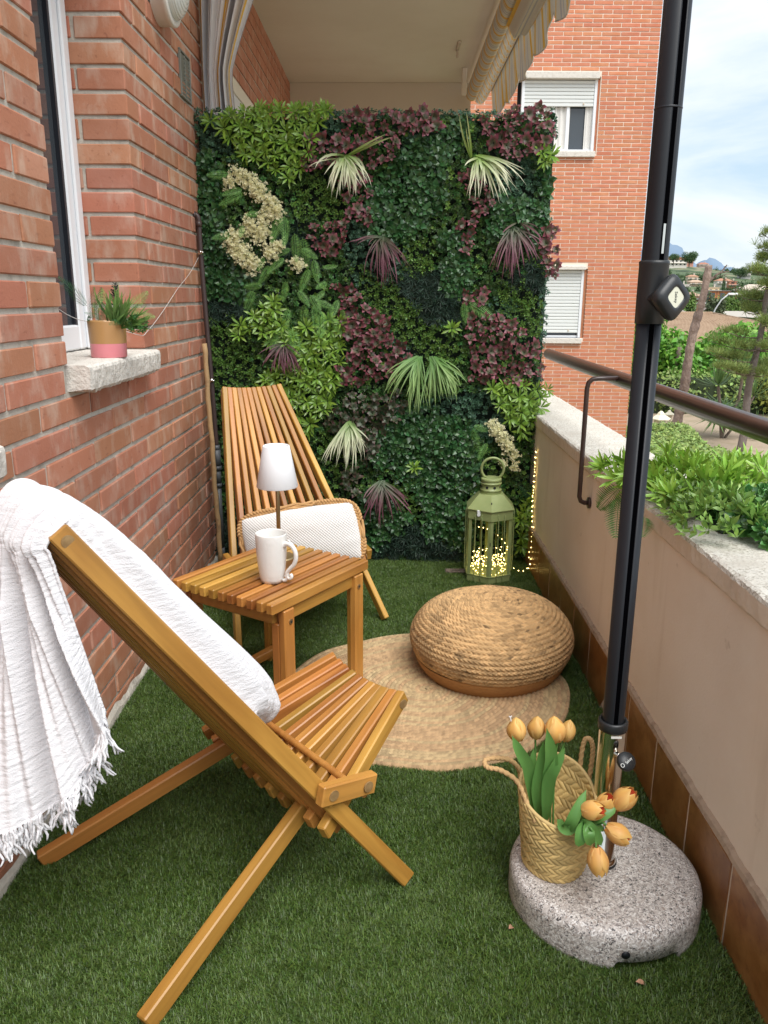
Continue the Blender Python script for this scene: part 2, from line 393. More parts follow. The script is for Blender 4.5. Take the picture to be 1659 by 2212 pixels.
def stripe_mat(name, period, stops, base=(.86, .85, .84), rough=.85, trans=.15):
    """woven stripes read from UV.x; stops=[(start, end, colour)] within one period"""
    m = bpy.data.materials.new(name); m.use_nodes = True; n = m.node_tree; P = n.nodes['Principled BSDF']; l = n.links.new
    uv = n.nodes.new('ShaderNodeUVMap'); sp = n.nodes.new('ShaderNodeSeparateXYZ'); l(uv.outputs[0], sp.inputs[0])
    d = n.nodes.new('ShaderNodeMath'); d.operation = 'DIVIDE'; d.inputs[1].default_value = period; l(sp.outputs[0], d.inputs[0])
    f = n.nodes.new('ShaderNodeMath'); f.operation = 'FRACT'; l(d.outputs[0], f.inputs[0])
    r = n.nodes.new('ShaderNodeValToRGB'); r.color_ramp.interpolation = 'CONSTANT'
    pts = [(0.0, base)]
    for (a, b, c) in stops: pts += [(a, c), (b, base)]
    e = r.color_ramp.elements
    e[0].position = 0; e[0].color = (*pts[0][1], 1); e.remove(e[1])
    for (p, c) in pts[1:]:
        x = e.new(p); x.color = (*c, 1)
    l(f.outputs[0], r.inputs[0]); l(r.outputs[0], P.inputs['Base Color']); P.inputs['Roughness'].default_value = rough
    tb = n.nodes.new('ShaderNodeBsdfTranslucent'); l(r.outputs[0], tb.inputs[0]); ms = n.nodes.new('ShaderNodeMixShader'); ms.inputs[0].default_value = trans
    l(P.outputs[0], ms.inputs[1]); l(tb.outputs[0], ms.inputs[2]); l(ms.outputs[0], n.nodes['Material Output'].inputs[0])
    return m
YEL, GRY, BLK, WHT = (.78, .48, .08), (.48, .48, .50), (.04, .04, .07), (.72, .70, .66)
M['stripe'] = stripe_mat('striped_canvas', .115, [(.05, .10, YEL), (.115, .145, YEL), (.165, .215, YEL), (.33, .50, GRY), (.55, .565, BLK), (.62, .66, GRY), (.70, .72, GRY), (.90, .91, BLK)])
M['stripe2'] = stripe_mat('striped_awning', .26, [(.06, .14, YEL), (.165, .21, YEL), (.33, .36, GRY), (.42, .46, GRY), (.60, .69, YEL), (.80, .82, GRY), (.88, .91, GRY)], base=(.70, .67, .57))

# leaves
def lm(name, c, rough=.45, isl=.35, hue=.02, tr=.25, spec=.5, var=0.0): return mat(name, c, rough, island=isl, hue=hue, trans=tr, spec=spec, var=var)
M['box'] = lm('boxwood_leaf', (.055, .115, .030), .42, .6, .02)
M['boxg'] = lm('boxwood_green_leaf', (.07, .20, .05), .4, .5)
M['boxy'] = lm('boxwood_bright_leaf', (.14, .27, .05), .4, .4)
M['endwall'] = mat('cream_plaster', (.66, .585, .47), .9, bump=[(30, .2, .003)])
M['ivy'] = lm('ivy_leaf', (.045, .125, .038), .35, .35, spec=.6)
M['small'] = lm('small_leaf', (.12, .23, .045), .42, .5)
M['fir'] = lm('fir_needle', (.022, .052, .032), .6, .4)
M['blue'] = lm('bluish_leaf', (.075, .16, .095), .45, .5)
M['lime'] = lm('lime_leaf', (.20, .34, .045), .35, .28, .012, .25, .6)
M['fernm'] = lm('fern_leaf', (.22, .46, .11), .5, .2, .01)
M['fernd'] = lm('dark_fern_leaf', (.05, .16, .055), .5, .2, .01)
M['cream'] = lm('cream_flower', (.88, .86, .60), .7, .15, .01, .3)
M['turf'] = mat('turf_blade', (.10, .17, .032), .42, island=.55, hue=.02, trans=.35, coord='World', noise=[(2.6, (.15, .225, .065), .48, .66), (7, (.065, .125, .022), .50, .68)])
M['hedge'] = lm('hedge_leaf', (.24, .34, .09), .55, .45)
M['tree'] = lm('tree_leaf', (.18, .40, .055), .5, .4)
M['pine'] = lm('pine_needle', (.22, .29, .08), .6, .4)
M['yucca'] = lm('yucca_leaf', (.13, .22, .07), .5, .3)
M['far'] = lm('far_foliage', (.07, .13, .045), .8, .4)
def attr_leaf(name, rough=.45, tr=.2, isl=.2):
    return mat(name, (1, 1, 1), rough, attr=True, island=isl, hue=.008, trans=tr)
M['burg'] = attr_leaf('burgundy_leaf', .45); M['spike'] = attr_leaf('grass_tuft', .5, .3, .15)
M['tulip'] = attr_leaf('tulip_petal', .5, .25, .0); M['tulipleaf'] = lm('tulip_leaf', (.13, .32, .08), .4, .12, .008)
M['soil'] = mat('dry_soil', (.36, .27, .19), .95, coord='Object', noise=[(.35, (.42, .33, .24), .4, .7), (1.8, (.27, .22, .13), .5, .75)], bump=[(6, .6, .06)])

# ============================================================ SETTING
# ---------------- balcony floor
b = MB(); b.box(-.86, .713, -1.6, 7.57, -.18, -.006); fl = b.obj('floor', mat('turf_backing', (.012, .03, .008), .95)); tag(fl, kind='structure')

# ---------------- left brick wall
WX = -.86; BH = .0752; Z0 = -.011; BL = .342; JT = .013
def brick_mesh(Lx, Ly, Lz, key, seed, matl, ch=.003, cache={}):
    k = (round(Lx, 3), round(Ly, 3), round(Lz, 3), key, seed)
    if k in cache: return cache[k]
    g = random.Random(seed); mb = MB(); mb.bbox(-Lx / 2, Lx / 2, -Ly / 2, Ly / 2, -Lz / 2, Lz / 2, ch)
    mb.v = [(x + g.uniform(-.0012, .0012), y + g.uniform(-.0015, .0015), z + g.uniform(-.0012, .0012)) for (x, y, z) in mb.v]
    cache[k] = mb.mesh('brick', matl); return cache[k]
wall = empty('brick_wall', (WX, 1.8, 0), 0, 'red brick wall of the flat on the left, with grey mortar joints and a white framed window', 'wall')
stuffb = MB(); nb = 0
OY0, OY1, OZ0, OZ1 = 2.16, 2.86, 1.117, 2.465
def put_brick(x0, x1, y0, y1, z0, z1, vis, k):
    global nb
    jx = random.uniform(-.0015, .0015)
    if vis and nb < 298:
        me = brick_mesh(x1 - x0, y1 - y0, z1 - z0, 'b', random.randrange(4), M['brick'])
        o = bpy.data.objects.new('brick', me); link(o, wall)
        o.location = ((x0 + x1) / 2 - WX + jx, (y0 + y1) / 2 - 1.8, (z0 + z1) / 2); nb += 1
    else: stuffb.box(x0 - WX + jx, x1 - WX + jx, y0 - 1.8, y1 - 1.8, z0, z1)
rows = []
for k in range(41):
    zb = Z0 + k * BH; zt = zb + BH - JT
    off = 3.0 if (k - 15) % 2 == 0 else 3.171
    j0 = off - BL * 10
    segs = []
    y = j0
    while y < 7.6: segs.append([max(y, -.25), min(y + BL - JT, 7.57)]); y += BL
    segs = [s_ for s_ in segs if s_[1] - s_[0] > .03]
    inwin = zb > OZ0 - .01 and zt < OZ1
    sill_row = (zb < 1.114 and zt > 1.045) or False
    for s0, s1 in segs:
        pieces = [(s0, s1)]
        if inwin:
            pieces = []
            if s0 < OY0 - .02: pieces.append((s0, min(s1 if s1 < OY0 - .03 else OY0, OY0)))
            if s1 > OY1 + .02: pieces.append((max(s0 if s0 > OY1 + .03 else OY1, OY1), s1))
        elif sill_row:
            pieces = []
            if s0 < OY0: pieces.append((s0, min(s1, OY0)))
            if s1 > 2.845: pieces.append((max(s0, 2.85), s1))
        for (a, c) in pieces:
            if c - a < .02: continue
            vis = (1.25 < c and a < 3.9 and .0 < zt and zb < 1.3 + (a + .5) * .40 and zb > 1.3 - c * .95)
            corner = inwin and abs(a - OY1) < 1e-6
            rows.append((vis, (WX - .10 if not corner else WX - (.218 if k % 2 == 1 else .155)), a, c, zb, zt, k))
            if corner and k % 2 == 0: rows.append((vis, WX - .218, a, a + .10, zb, zt, -1))
for (vis, x0, a, c, zb, zt, k) in sorted(rows, key=lambda r: (not r[0], abs(r[2] - 2.4))):
    if k == -1: put_brick(x0, WX - .166, a, c, zb, zt, vis, k)
    else: put_brick(x0, WX, a, c, zb, zt, vis, k)
so = stuffb.obj('bricks', M['brick'], wall); so['kind'] = 'stuff'
b = MB(); mxx = WX - .006 - WX
def wb(y0, y1, z0, z1, x0=-.30, x1=mxx): b.box(x0, x1, y0 - 1.8, y1 - 1.8, z0, z1)
wb(-.25, OY0 - .006, -.18, 3.07); wb(OY1 + .006, 7.57, -.18, 3.07); wb(OY0 - .006, OY1 + .006, -.18, 1.045); wb(OY0 - .006, OY1 + .006, OZ1 + .006, 3.07)
b.obj('mortar', M['mortar'], wall)
b = MB()   # mortar smear along the foot of the wall
pts = np.linspace(-.2, 3.9, 160)
V = []; F = []
for i, y in enumerate(pts):
    h = .035 + .012 * math.sin(y * 23) * math.sin(y * 9.1) + random.uniform(-.004, .004)
    V += [(.014, y - 1.8, 0), (.010, y - 1.8, h * .6), (.001, y - 1.8, h)]
    if i: F += [(3 * i - 3, 3 * i, 3 * i + 1, 3 * i - 2), (3 * i - 2, 3 * i + 1, 3 * i + 2, 3 * i - 1)]
b.add(V, F); b.obj('mortar_skirt', M['mortar'], wall)
def sill(y0, y1, name='window_sill'):
    ny = 60; g = random.Random(5)
    V = []; F = []; 
    prof = [(-.24, .0), (.048, .0), (.058, -.005), (.061, -.013), (.060, -.04), (.058, -.064), (.050, -.073), (-.02, -.075), (-.24, -.075)]
    for i in range(ny + 1):
        t = i / ny; y = y0 + (y1 - y0) * t
        e = .004 if i in (0, ny) else 0
        for j, (x, z) in enumerate(prof):
            jj = g.uniform(-.0018, .0018); zb = g.uniform(-.004, .002) if j in (6, 7) else 0
            if j in (6, 7) and t < .06: zb += .012 * g.random()
            V.append((x - e * (x > 0) + jj, y - 1.8, 1.114 + z + (jj if j < 6 else zb)))
    n = len(prof)
    for i in range(ny):
        for j in range(n): F.append((i * n + j, i * n + (j + 1) % n, (i + 1) * n + (j + 1) % n, (i + 1) * n + j))
    F.append(tuple(range(n))[::-1]); F.append(tuple(ny * n + j for j in range(n)))
    q = MB(); q.add(V, F); return q
sill(OY0 + .003, 2.848).obj('window_sill', M['stone'], wall)
s2 = sill(.95, 1.645).obj('window_sill', M['stone'], wall); s2.location.z = -.118
# window in its reveal
FXo = -1.045 - WX
b = MB()
b.bbox(FXo - .05, FXo, OY1 - .095 - 1.8, OY1 - 1.801, 1.118, OZ1, .006); b.bbox(FXo - .05, FXo - .001, OY0 - 1.8, OY0 + .05 - 1.8, 1.118, OZ1, .006)
b.bbox(FXo - .05, FXo - .002, OY0 + .05 - 1.8, OY1 - .095 - 1.8, 1.118, 1.20, .006); b.bbox(FXo - .05, FXo - .002, OY0 + .05 - 1.8, OY1 - .095 - 1.8, OZ1 - .07, OZ1 - .001, .006)
b.bbox(FXo, FXo + .012, OY1 - .05 - 1.8, OY1 - 1.803, 1.118, OZ1, .004)
wf = b.obj('window_frame', M['pvc'], wall)
b = MB(); b.box(FXo - .02, FXo - .006, OY1 - .112 - 1.8, OY1 - .095 - 1.8, 1.20, OZ1 - .07); b.obj('gasket', M['rubber'], wf)
b = MB(); b.box(FXo - .03, FXo - .02, OY0 + .05 - 1.8, OY1 - .10 - 1.8, 1.20, OZ1 - .07); b.obj('pane', M['glass'], wf)
# lintel of the neighbour's window further along the same wall
b = MB(); b.box(-.02, .012, 4.7 - 1.8, 5.75 - 1.8, 2.37, 2.44); b.obj('lintel', M['ceil'], wall)
b = MB(); b.bbox(-.02, .008, 4.7 - 1.8, 5.7 - 1.8, 1.2, 2.368, .006); b.obj('window_frame', M['pvc'], wall)

# ---------------- ceiling slab and the end wall of the neighbour's balcony
b = MB(); b.box(-1.16, .713, 3.0, 7.75, 3.07, 3.30); o = b.obj('ceiling', M['ceil']); tag(o, kind='structure')
b = MB(); b.box(-1.16, .70, 7.572, 7.75, -.2, 3.068); o = b.obj('end_wall', M['endwall']); tag(o, 'plain cream plaster wall closing the neighbouring balcony, under the ceiling', 'wall')

# ---------------- parapet on the right
PX0, PX1, PT = .713, .957, .757
par = empty('parapet_wall', (PX0, 1.8, 0), 0, 'low cream rendered balcony wall with rough stone coping and brown tiled skirting', 'parapet')
b = MB(); b.box(.003, PX1 - PX0, -2.3, 5.77, -1.2, PT - .055); b.obj('rendered_wall', M['render'], par)
ny = 420; prof = [(.003, -.058), (-.003, -.056), (-.006, -.05), (-.006, -.012), (-.003, -.004), (.006, 0), (.12, .003), (.236, 0), (.25, -.006), (.252, -.05), (.24, -.058)]
V = []; F = []; n = len(prof); g = np.random.default_rng(3)
for i in range(ny + 1):
    y = -2.3 + 8.07 * i / ny
    for j, (x, z) in enumerate(prof):
        V.append((x + g.uniform(-.0012, .0012), y, PT + z + g.uniform(-.0015, .0015)))
for i in range(ny):
    for j in range(n): F.append((i * n + j, i * n + (j + 1) % n, (i + 1) * n + (j + 1) % n, (i + 1) * n + j))
b = MB(); b.add(V, F); cop = b.obj('coping', [M['coping'], M['copside']], par)
for i_, p_ in enumerate(cop.data.polygons): p_.material_index = 0 if (i_ % n) in (3, 4, 5, 6, 7) else 1
cuts = [-.66 + .2352 * i for i in range(-3, 24)]
tm = {}
for i in range(len(cuts) - 1):
    y0, y1 = cuts[i] + 1.8 - .04 - 1.8 + .0, cuts[i + 1] - .04
    me = brick_mesh(.012, (y1 - y0) - .006, .203, 't', i % 3, M['tile'], .0015)
    o = bpy.data.objects.new('tile', me); link(o, par); o.location = (-.004 + random.uniform(-.0006, .0006), (y0 + y1) / 2 + .035, .093)
V = []; F = []
for i, y in enumerate(np.linspace(-2.3, 3.0, 420)):
    h = random.uniform(-.002, .002) + .0012 * math.sin(y * 31)
    V += [(-.010, y, .1955 + h * .4), (-.007, y, .206 + h), (.004, y, .212 + h)]
    if i: F += [(3 * i - 3, 3 * i - 2, 3 * i + 1, 3 * i), (3 * i - 2, 3 * i - 1, 3 * i + 2, 3 * i + 1)]
b = MB(); b.add(V, F); b.obj('mortar_edge', mat('mortar_edge', (.42, .32, .235), .95, noise=(40, (.30, .22, .16), .5, .7), bump=[(90, .6, .003)]), par)
b = MB(); b.box(-.0088, .002, -2.3, 3.2, .0, .196); b.obj('grout', M['grout'], par)

# ---------------- hand rail on the parapet
rail = empty('handrail', (.80, 2.72, 0), 0, 'round brown metal handrail running above the coping of the parapet', 'handrail')
b = MB(); b.tube([(0, -4.4, 1.035), (0, 1.32, 1.025)], .0255, 20); b.obj('rail', M['brown'], rail, True)
def bracket(y):
    P0 = [(-.083, y, .600), (-.105, y, .600), (-.118, y, .606), (-.124, y, .622), (-.124, y, .72), (-.124, y, 1.00), (-.120, y, 1.02), (-.108, y, 1.031), (-.09, y, 1.034), (-.02, y, 1.034)]
    q = MB(); q.tube(P0, .0082, 10); q.obj('bracket', M['brown'], rail, True)
    q = MB(); q.tube([(-.093, y, .600), (-.086, y, .600)], .02, 14); q.obj('wall_plate', M['brown'], rail, True)
for y in (0, -1.9): bracket(y)

# ---------------- brick building opposite
FY = 11.7
fac = empty('apartment_building', (0, FY, 0), 0, 'orange brick apartment block facing the balcony, with white roller shutters', 'building')
b = MB(); b.box(-4, 3.52, .20, 9, -4, 9)
for (xa, xb, za, zb_) in [(-4, 1.70, -4, 9), (2.80, 3.52, -4, 9), (1.70, 2.80, -4, .728), (1.70, 2.80, 1.68, 3.17), (1.70, 2.80, 4.12, 9)]: b.box(xa, xb, .006, .199, za, zb_)
body = b.obj('wall', M['facemortar'], fac)
CH = .0515; FL = .25
wins = [(1.70, 2.81, 3.17, 4.17), (1.68, 2.80, .728, 1.717)]
fb = MB(); cand = []
nrow = int(12.5 / CH)
for k in range(nrow):
    z = -4 + k * CH; off = (k % 2) * FL / 2; x = -1.6 + off
    while x < 3.53:
        x0, x1 = x, min(x + FL - .011, 3.53); x1 = 3.53 if 3.53 - x1 < .06 else x1; segs = [(x0, x1)]
        for (a, c, zz0, zz1) in wins:
            if z + CH - .008 > zz0 and z < zz1:
                ns = []
                for (p, q) in segs:
                    if q <= a or p >= c: ns.append((p, q)); continue
                    if p < a: ns.append((p, a))
                    if q > c: ns.append((c, q))
                segs = ns
        for (p, q) in segs:
            if q - p > .015: cand.append((p, q, z, z + CH - .0115))
        x += FL
vis = [c for c in cand if c[0] > 1.35 and 2.0 < c[2] < 5.0 and not (c[0] < 1.75 and c[2] < 2.7)]
vis = sorted(vis, key=lambda c: -(c[1] - c[0]) * 10 - c[2] * .01)[:296]; vs_ = set(vis)
for c in cand:
    if c in vs_:
        me = brick_mesh(c[1] - c[0], .03, c[3] - c[2], 'f', random.randrange(3), M['facebrick'], .002)
        o = bpy.data.objects.new('brick', me); link(o, fac); o.location = ((c[0] + c[1]) / 2, .015, (c[2] + c[3]) / 2)
    else: fb.box(c[0], c[1], 0, .03, c[2], c[3])
fo = fb.obj('bricks', M['facebrick'], fac); fo['kind'] = 'stuff'
def fwin(xl, xr, z0, z1, shut_to, lint, open_):
    """opening xl..xr, z0..z1, lintel and sill proud of the wall"""
    q = MB(); q.bbox(xl - .02, xr - .03, -.035, .05, z1 + .0, lint, .006); q.obj('lintel', M['stone'], fac)
    q = MB(); q.bbox(xl - .02, xr - .03, -.05, .12, z0 - .075, z0, .006); q.obj('window_sill', M['stone'], fac)
    q = MB(); q.box(xl - .3, xr, .19, .20, z0, z1); q.obj('reveal_back', M['dark'], fac)
    q = MB(); q.bbox(xr - .075, xr - .035, .04, .11, z0, z1, .004); q.bbox(xl, xl + .04, .04, .11, z0, z1, .004)
    q.bbox(xl + .04, xr - .075, .07, .11, z0, z0 + .035, .004)
    if open_:
        q.bbox(xl + .42, xl + .46, .08, .11, z0 + .035, z1, .004); q.bbox(xl + .62, xl + .66, .07, .10, z0 + .035, z1, .004)
    f_ = q.obj('window_frame', M['pvc'], fac)
    q = MB(); q.box(xr - .035, xr, .035, .19, z0, z1); q.obj('jamb', M['facebrick'], f_)
    q = MB(); q.box(xl + .04, xr - .08, .12, .125, z0 + .03, z1); q.obj('pane', M['glass'], f_)
    s = MB(); n = int(round((z1 - shut_to) / .0455)); hs_ = (z1 - shut_to) / n
    shp = MB(); shp.bbox(xl + .03, xr - .075, .05, .068, .0, hs_ - .006, .005); me = shp.mesh('slat', M['shutter'])
    q = MB(); q.box(xl + .03, xr - .075, .069, .074, shut_to, z1); ro = q.obj('roller_shutter', M['shutter'], fac)
    for i in range(n):
        o = bpy.data.objects.new('slat', me); link(o, ro); o.location = (0, 0, shut_to + i * hs_)
    for px in (xl + .17, xr - .22):
        q = MB(); q.bbox(px, px + .02, .038, .052, shut_to + .02, shut_to + .045, .003); q.obj('stopper', M['grout'], ro)
    return f_
w1 = fwin(1.765, 2.81, 3.20, 4.087, 3.765, 4.170, True)
w2 = fwin(1.70, 2.80, .728, 1.665, .80, 1.717, False)
# net curtains behind the half open window
def folds(x0, x1, z0, z1, y, amp, nf, name, parent, m, seed=1):
    n = 90; g = np.random.default_rng(seed); xs = np.linspace(x0, x1, n); ph = g.random() * 6
    yy = y + amp * np.sin(np.linspace(0, nf * 2 * PI, n) + ph + .6 * np.sin(np.linspace(0, nf * 1.7, n)))
    V = np.array([(a, c, z) for a, c in zip(xs, yy) for z in (z0, z1)]); return np_obj(name, V, grid_faces(n, 2), m, parent, smooth=True)
folds(1.97, 2.44, 3.2, 3.765, .10, .012, 6, 'curtain', w1, M['whitefab'], 2)
folds(2.64, 2.735, 3.2, 3.765, .095, .006, 2, 'curtain', w1, M['whitefab'], 3)

# ---------------- striped curtain hanging from the neighbour's ceiling
def hanging_curtain():
    nu, nv = 220, 30; u = np.linspace(0, 1, nu); v = np.linspace(0, 1, nv); U, Vv = np.meshgrid(u, v, indexing='ij')
    z = 3.06 - Vv * 1.5
    gather = np.clip((3.06 - z) / .85, 0, 1); w = .140 + np.clip((z - 2.26) / .34, 0, 1) ** 1.2 * .125 + np.clip(z - 2.6, 0, 1) * .3 + np.clip(2.26 - z, 0, 1) * .06
    x = -.855 + U * w
    y = 4.0 + .032 * np.sin(U * 2 * PI * 6.5 + .8 * np.sin(U * 9)) * (1 - .35 * gather) + .012 * np.sin(U * 31 + z * 3) 
    V = np.stack([x, y, z], 2).reshape(-1, 3); uv = np.stack([U * .27 + .012 * np.sin(U * 9), z], 2).reshape(-1, 2)
    o = np_obj('striped_curtain', V, grid_faces(nu, nv), M['stripe'], smooth=True, uv=uv)
    tag(o, 'tall white, grey and yellow striped canvas curtain hanging beside the brick wall', 'curtain')
hanging_curtain()

# ---------------- awning of the neighbour
aw = empty('awning', (.74, 5.8, 2.95), 0, 'rolled up striped awning with a scalloped valance under the ceiling edge', 'awning')
ny, na = 240, 20; Y = np.linspace(-2.0, 1.75, ny); A = np.linspace(0, 2 * PI, na)
YY, AA = np.meshgrid(Y, A, indexing='ij'); R_ = .058 + .0025 * snoise(YY * 9, AA * 2, 4)
V = np.stack([R_ * np.cos(AA) - .03, YY, R_ * np.sin(AA) + .03], 2).reshape(-1, 3); uv = np.stack([YY * .8 + .06 * np.sin(AA * 1), AA], 2).reshape(-1, 2)
np_obj('fabric_roll', V, grid_faces(ny, na), M['stripe2'], aw, smooth=True, uv=uv)
T = np.linspace(0, 1, 12); YY, TT = np.meshgrid(Y, T, indexing='ij')   # slack cloth between the roll and the bar
zz = -.03 + .085 * TT + -.05 * np.sin(TT * PI) + .006 * np.sin(YY * 60 + TT * 7) * np.sin(TT * PI); xx = -.005 + .135 * TT
V = np.stack([xx, YY + .12 * TT, zz], 2).reshape(-1, 3); uv = np.stack([YY * 1.0 - .35 * TT, TT], 2).reshape(-1, 2)
np_obj('slack_cloth', V, grid_faces(ny, 12), M['stripe2'], aw, smooth=True, uv=uv)
b = MB(); b.bbox(.118, .142, -2.0, 1.72, .045, .085, .004); b.obj('front_bar', mat('grey_aluminium', (.30, .28, .28), .4, metal=.4), aw)
b = MB(); b.bbox(.112, .117, -2.0, 1.72, .06, .068, .001); b.obj('bar_groove', M['dark'], aw)
T = np.linspace(0, 1, 14); YY, TT = np.meshgrid(Y, T, indexing='ij'); P_ = .62
sc = np.abs(np.sin((YY + .25) / P_ * PI)) ** .55
Ln = (.19 + .11 * sc); wob = .012 * np.sin(YY * 19 + 1.3 * np.sin(YY * 7)) * TT
V = np.stack([.132 + .02 * TT + wob, YY, .045 - Ln * TT], 2).reshape(-1, 3); uv = np.stack([YY * .62 + .02 * TT, TT], 2).reshape(-1, 2)
np_obj('valance', V, grid_faces(ny, 14), M['stripe2'], aw, smooth=True, uv=uv)
ys = Y; sc = np.abs(np.sin((ys + .25) / P_ * PI)) ** .55; 
b = MB(); b.tube([(.152 + .012 * math.sin(y * 19 + 1.3 * math.sin(y * 7)), y, .045 - (.19 + .11 * s_)) for y, s_ in zip(ys, sc)], .0045, 5); b.obj('fringe', mat('white_fringe', (.75, .73, .68), .9), aw)
# folded hood flap
T = np.linspace(0, 1, 16); Yf = np.linspace(-2.0, -.30, 20); YY, TT = np.meshgrid(Yf, T, indexing='ij')
V = np.stack([-.03 + .17 * TT, YY + .05 * np.sin(TT * PI), -.045 - .05 * np.sin(TT * PI) + .012 * np.sin(TT * 14)], 2).reshape(-1, 3)
np_obj('hood_flap', V, grid_faces(20, 16), M['stripe2'], aw, smooth=True, uv=np.stack([TT * .12 + .165, YY], 2).reshape(-1, 2))
# hook and bracket under the ceiling
b = MB(); b.bbox(-.012, .012, 0, .22, -.012, 0, .002); b.bbox(-.008, .008, .18, .21, -.06, -.012, .002); o = b.obj('ceiling_bracket', M['grout'], loc=(.50, 6.4, 3.069)); tag(o, 'small grey metal bracket screwed to the ceiling beside the awning', 'bracket')
b = MB(); b.bbox(-.02, .02, -.02, .02, -.2, 0, .006); o = b.obj('awning_box', M['ceil'], loc=(.60, 7.1, 3.069)); tag(o, 'cream awning arm housing hanging from the ceiling near the end wall', 'awning arm')

# ---------------- outside ground, soil, road
b = MB(); b.add([(-60, 9, -4.6), (600, 9, -4.6), (600, 300, -4.6), (-60, 300, -4.6), (-60, -60, -4.6), (600, -60, -4.6)], [(0, 1, 2, 3), (4, 5, 1, 0)])
o = b.obj('ground', M['soil']); tag(o, kind='structure'); o.location.z = 0
b = MB(); b.add([(3, 8, -3.0), (60, 8, -3.0), (60, 36, -3.0), (3, 36, -3.0)], [(0, 1, 2, 3)]); b.add([(3, 8, -4.6), (3, 36, -4.6), (3, 36, -3.0), (3, 8, -3.0), (60, 36, -4.6), (60, 36, -3.0)], [(0, 1, 2, 3), (1, 4, 5, 2)])
o = b.obj('garden_terrace', M['soil']); tag(o, kind='structure')
# hills
nx, nyy = 120, 90; xs = np.linspace(-700, 2000, nx); ys = np.linspace(265, 2200, nyy); XX, YY = np.meshgrid(xs, ys, indexing='ij')
def hill_z(x, y):
    x = np.asarray(x, float); y = np.asarray(y, float); t = np.clip((y - 270) / 620, 0, 1)
    a = np.clip(1.15 - np.abs(x / y - .345) * 8, .0, 1)   # the slope is highest straight behind the pole
    return -4.8 + (23 + 15 * a) * t ** 1.15 + 9 * (snoise(x + 900, y, 11, 3, .008) - .5) * np.clip(t * 3, 0, 1) - np.clip(y - 920, 0, 2000) * .05
V = np.stack([XX, YY, hill_z(XX, YY)], 2).reshape(-1, 3)
o = np_obj('hill', V, grid_faces(nx, nyy), mat('hill_scrub', (.10, .14, .06), .95, noise=[(.018, (.28, .23, .15), .55, .62), (.06, (.05, .085, .035), .45, .6)]), smooth=True); tag(o, kind='structure')
def mountain(name, cx, cy, w, h, seed):
    xs = np.linspace(-1, 1, 60); ys = np.linspace(-1, 1, 20); XX, YY = np.meshgrid(xs, ys, indexing='ij')
    z = h * np.clip(1 - np.abs(XX) ** 1.3, 0, 1) * np.clip(1 - np.abs(YY), 0, 1) * (.7 + .6 * snoise(XX * 4 + 10, YY * 4 + 10, seed, 4, 1)) 
    V = np.stack([cx + XX * w, cy + YY * w * .6, z - 10], 2).reshape(-1, 3)
    o = np_obj(name, V, grid_faces(60, 20), mat('haze_blue_rock', (.17, .24, .33), .95), smooth=True); tag(o, kind='structure')  # distance haze is put into the rock as a bluish base colour
p = at(1418, 600, 'y', 3600); mountain('mountain', p[0], 3600, 330, 262, 3)
p = at(1529, 600, 'y', 4200); mountain('mountain', p[0], 4200, 420, 196, 5)
p = at(1700, 600, 'y', 4200); mountain('mountain', p[0], 4400, 500, 120, 6)

# ---------------- foliage volumes
LQ, LF = leaf(1, .6, .2, .3, 1, wide=.45)
def puff(name, blobs, n, size, m, parent=None, seed=1, flat=1.0, inner=.55, leafgeo=(LQ, LF)):
    """leaves spread through ellipsoid blobs (cx,cy,cz,rx,ry,rz)"""
    g = np.random.default_rng(seed); P_ = []; D_ = []
    vol = np.array([(bb[3] * bb[4] * bb[5]) ** .67 for bb in blobs]); cnt = np.maximum(6, (n * vol / vol.sum()).astype(int))
    for bb, k in zip(blobs, cnt):
        d = g.normal(size=(k, 3)); d /= np.linalg.norm(d, axis=1, keepdims=True); r = (inner + (1 - inner) * g.random((k, 1)) ** .6)
        lump = .82 + .36 * g.random((k, 1))
        P_.append(np.array(bb[:3]) + d * r * lump * np.array(bb[3:])); dd = d + g.normal(size=(k, 3)) * .7; dd[:, 2] += .35; D_.append(dd)
    P_ = np.vstack(P_); D_ = np.vstack(D_)
    V, F = scatter(leafgeo[0], leafgeo[1], P_, D_, size * g.uniform(.6, 1.3, len(P_)), g.random(len(P_)) * 6.28)
    return np_obj(name, V, F, m, parent)
# near hedge
g = np.random.default_rng(21); P_ = []; D_ = []
k = 42000; y = 4.5 + 14.5 * g.random(k) ** .9; x = 2.2 + (6.9 - 2.2 + .25 * np.sin(y * .8)) * g.random(k) ** .8
edge = np.clip((6.95 + .25 * np.sin(y * 1.1) - x) / .4, 0, 1); ye = np.clip((18.8 - y) / .8, 0, 1)
z = -2.05 + .55 * np.sqrt(edge) * np.sqrt(ye) + .16 * (snoise(x + 5, y, 8, 3, 2.2) - .5) - .05 * g.random(k) ** 2
hp = np.stack([x, y, z], 1); hd = g.normal(size=(k, 3)) * .55 + np.array([.1, -.3, 1])
k2 = 9000; y2 = 4.5 + 14.5 * g.random(k2); z2 = -3 + 1.0 * g.random(k2); x2 = 6.95 + .25 * np.sin(y2 * 1.1) - .12 * g.random(k2)
hp = np.vstack([hp, np.stack([x2, y2, z2], 1)]); hd = np.vstack([hd, g.normal(size=(k2, 3)) * .5 + np.array([1, 0, .2])])
V, F = scatter(LQ, LF, hp, hd, .085 * g.uniform(.6, 1.3, len(hp)), g.random(len(hp)) * 6.28)
hroot = empty('hedge', (4.5, 12, -3), 0, 'wide pale green clipped hedge just below the balcony, behind the potted greenery', 'hedge')
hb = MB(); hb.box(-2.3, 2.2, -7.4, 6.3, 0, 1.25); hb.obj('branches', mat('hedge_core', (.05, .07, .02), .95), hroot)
o = np_obj('leaves', V - np.array([4.5, 12, -3]), F, M['hedge'], hroot); o['kind'] = 'stuff'
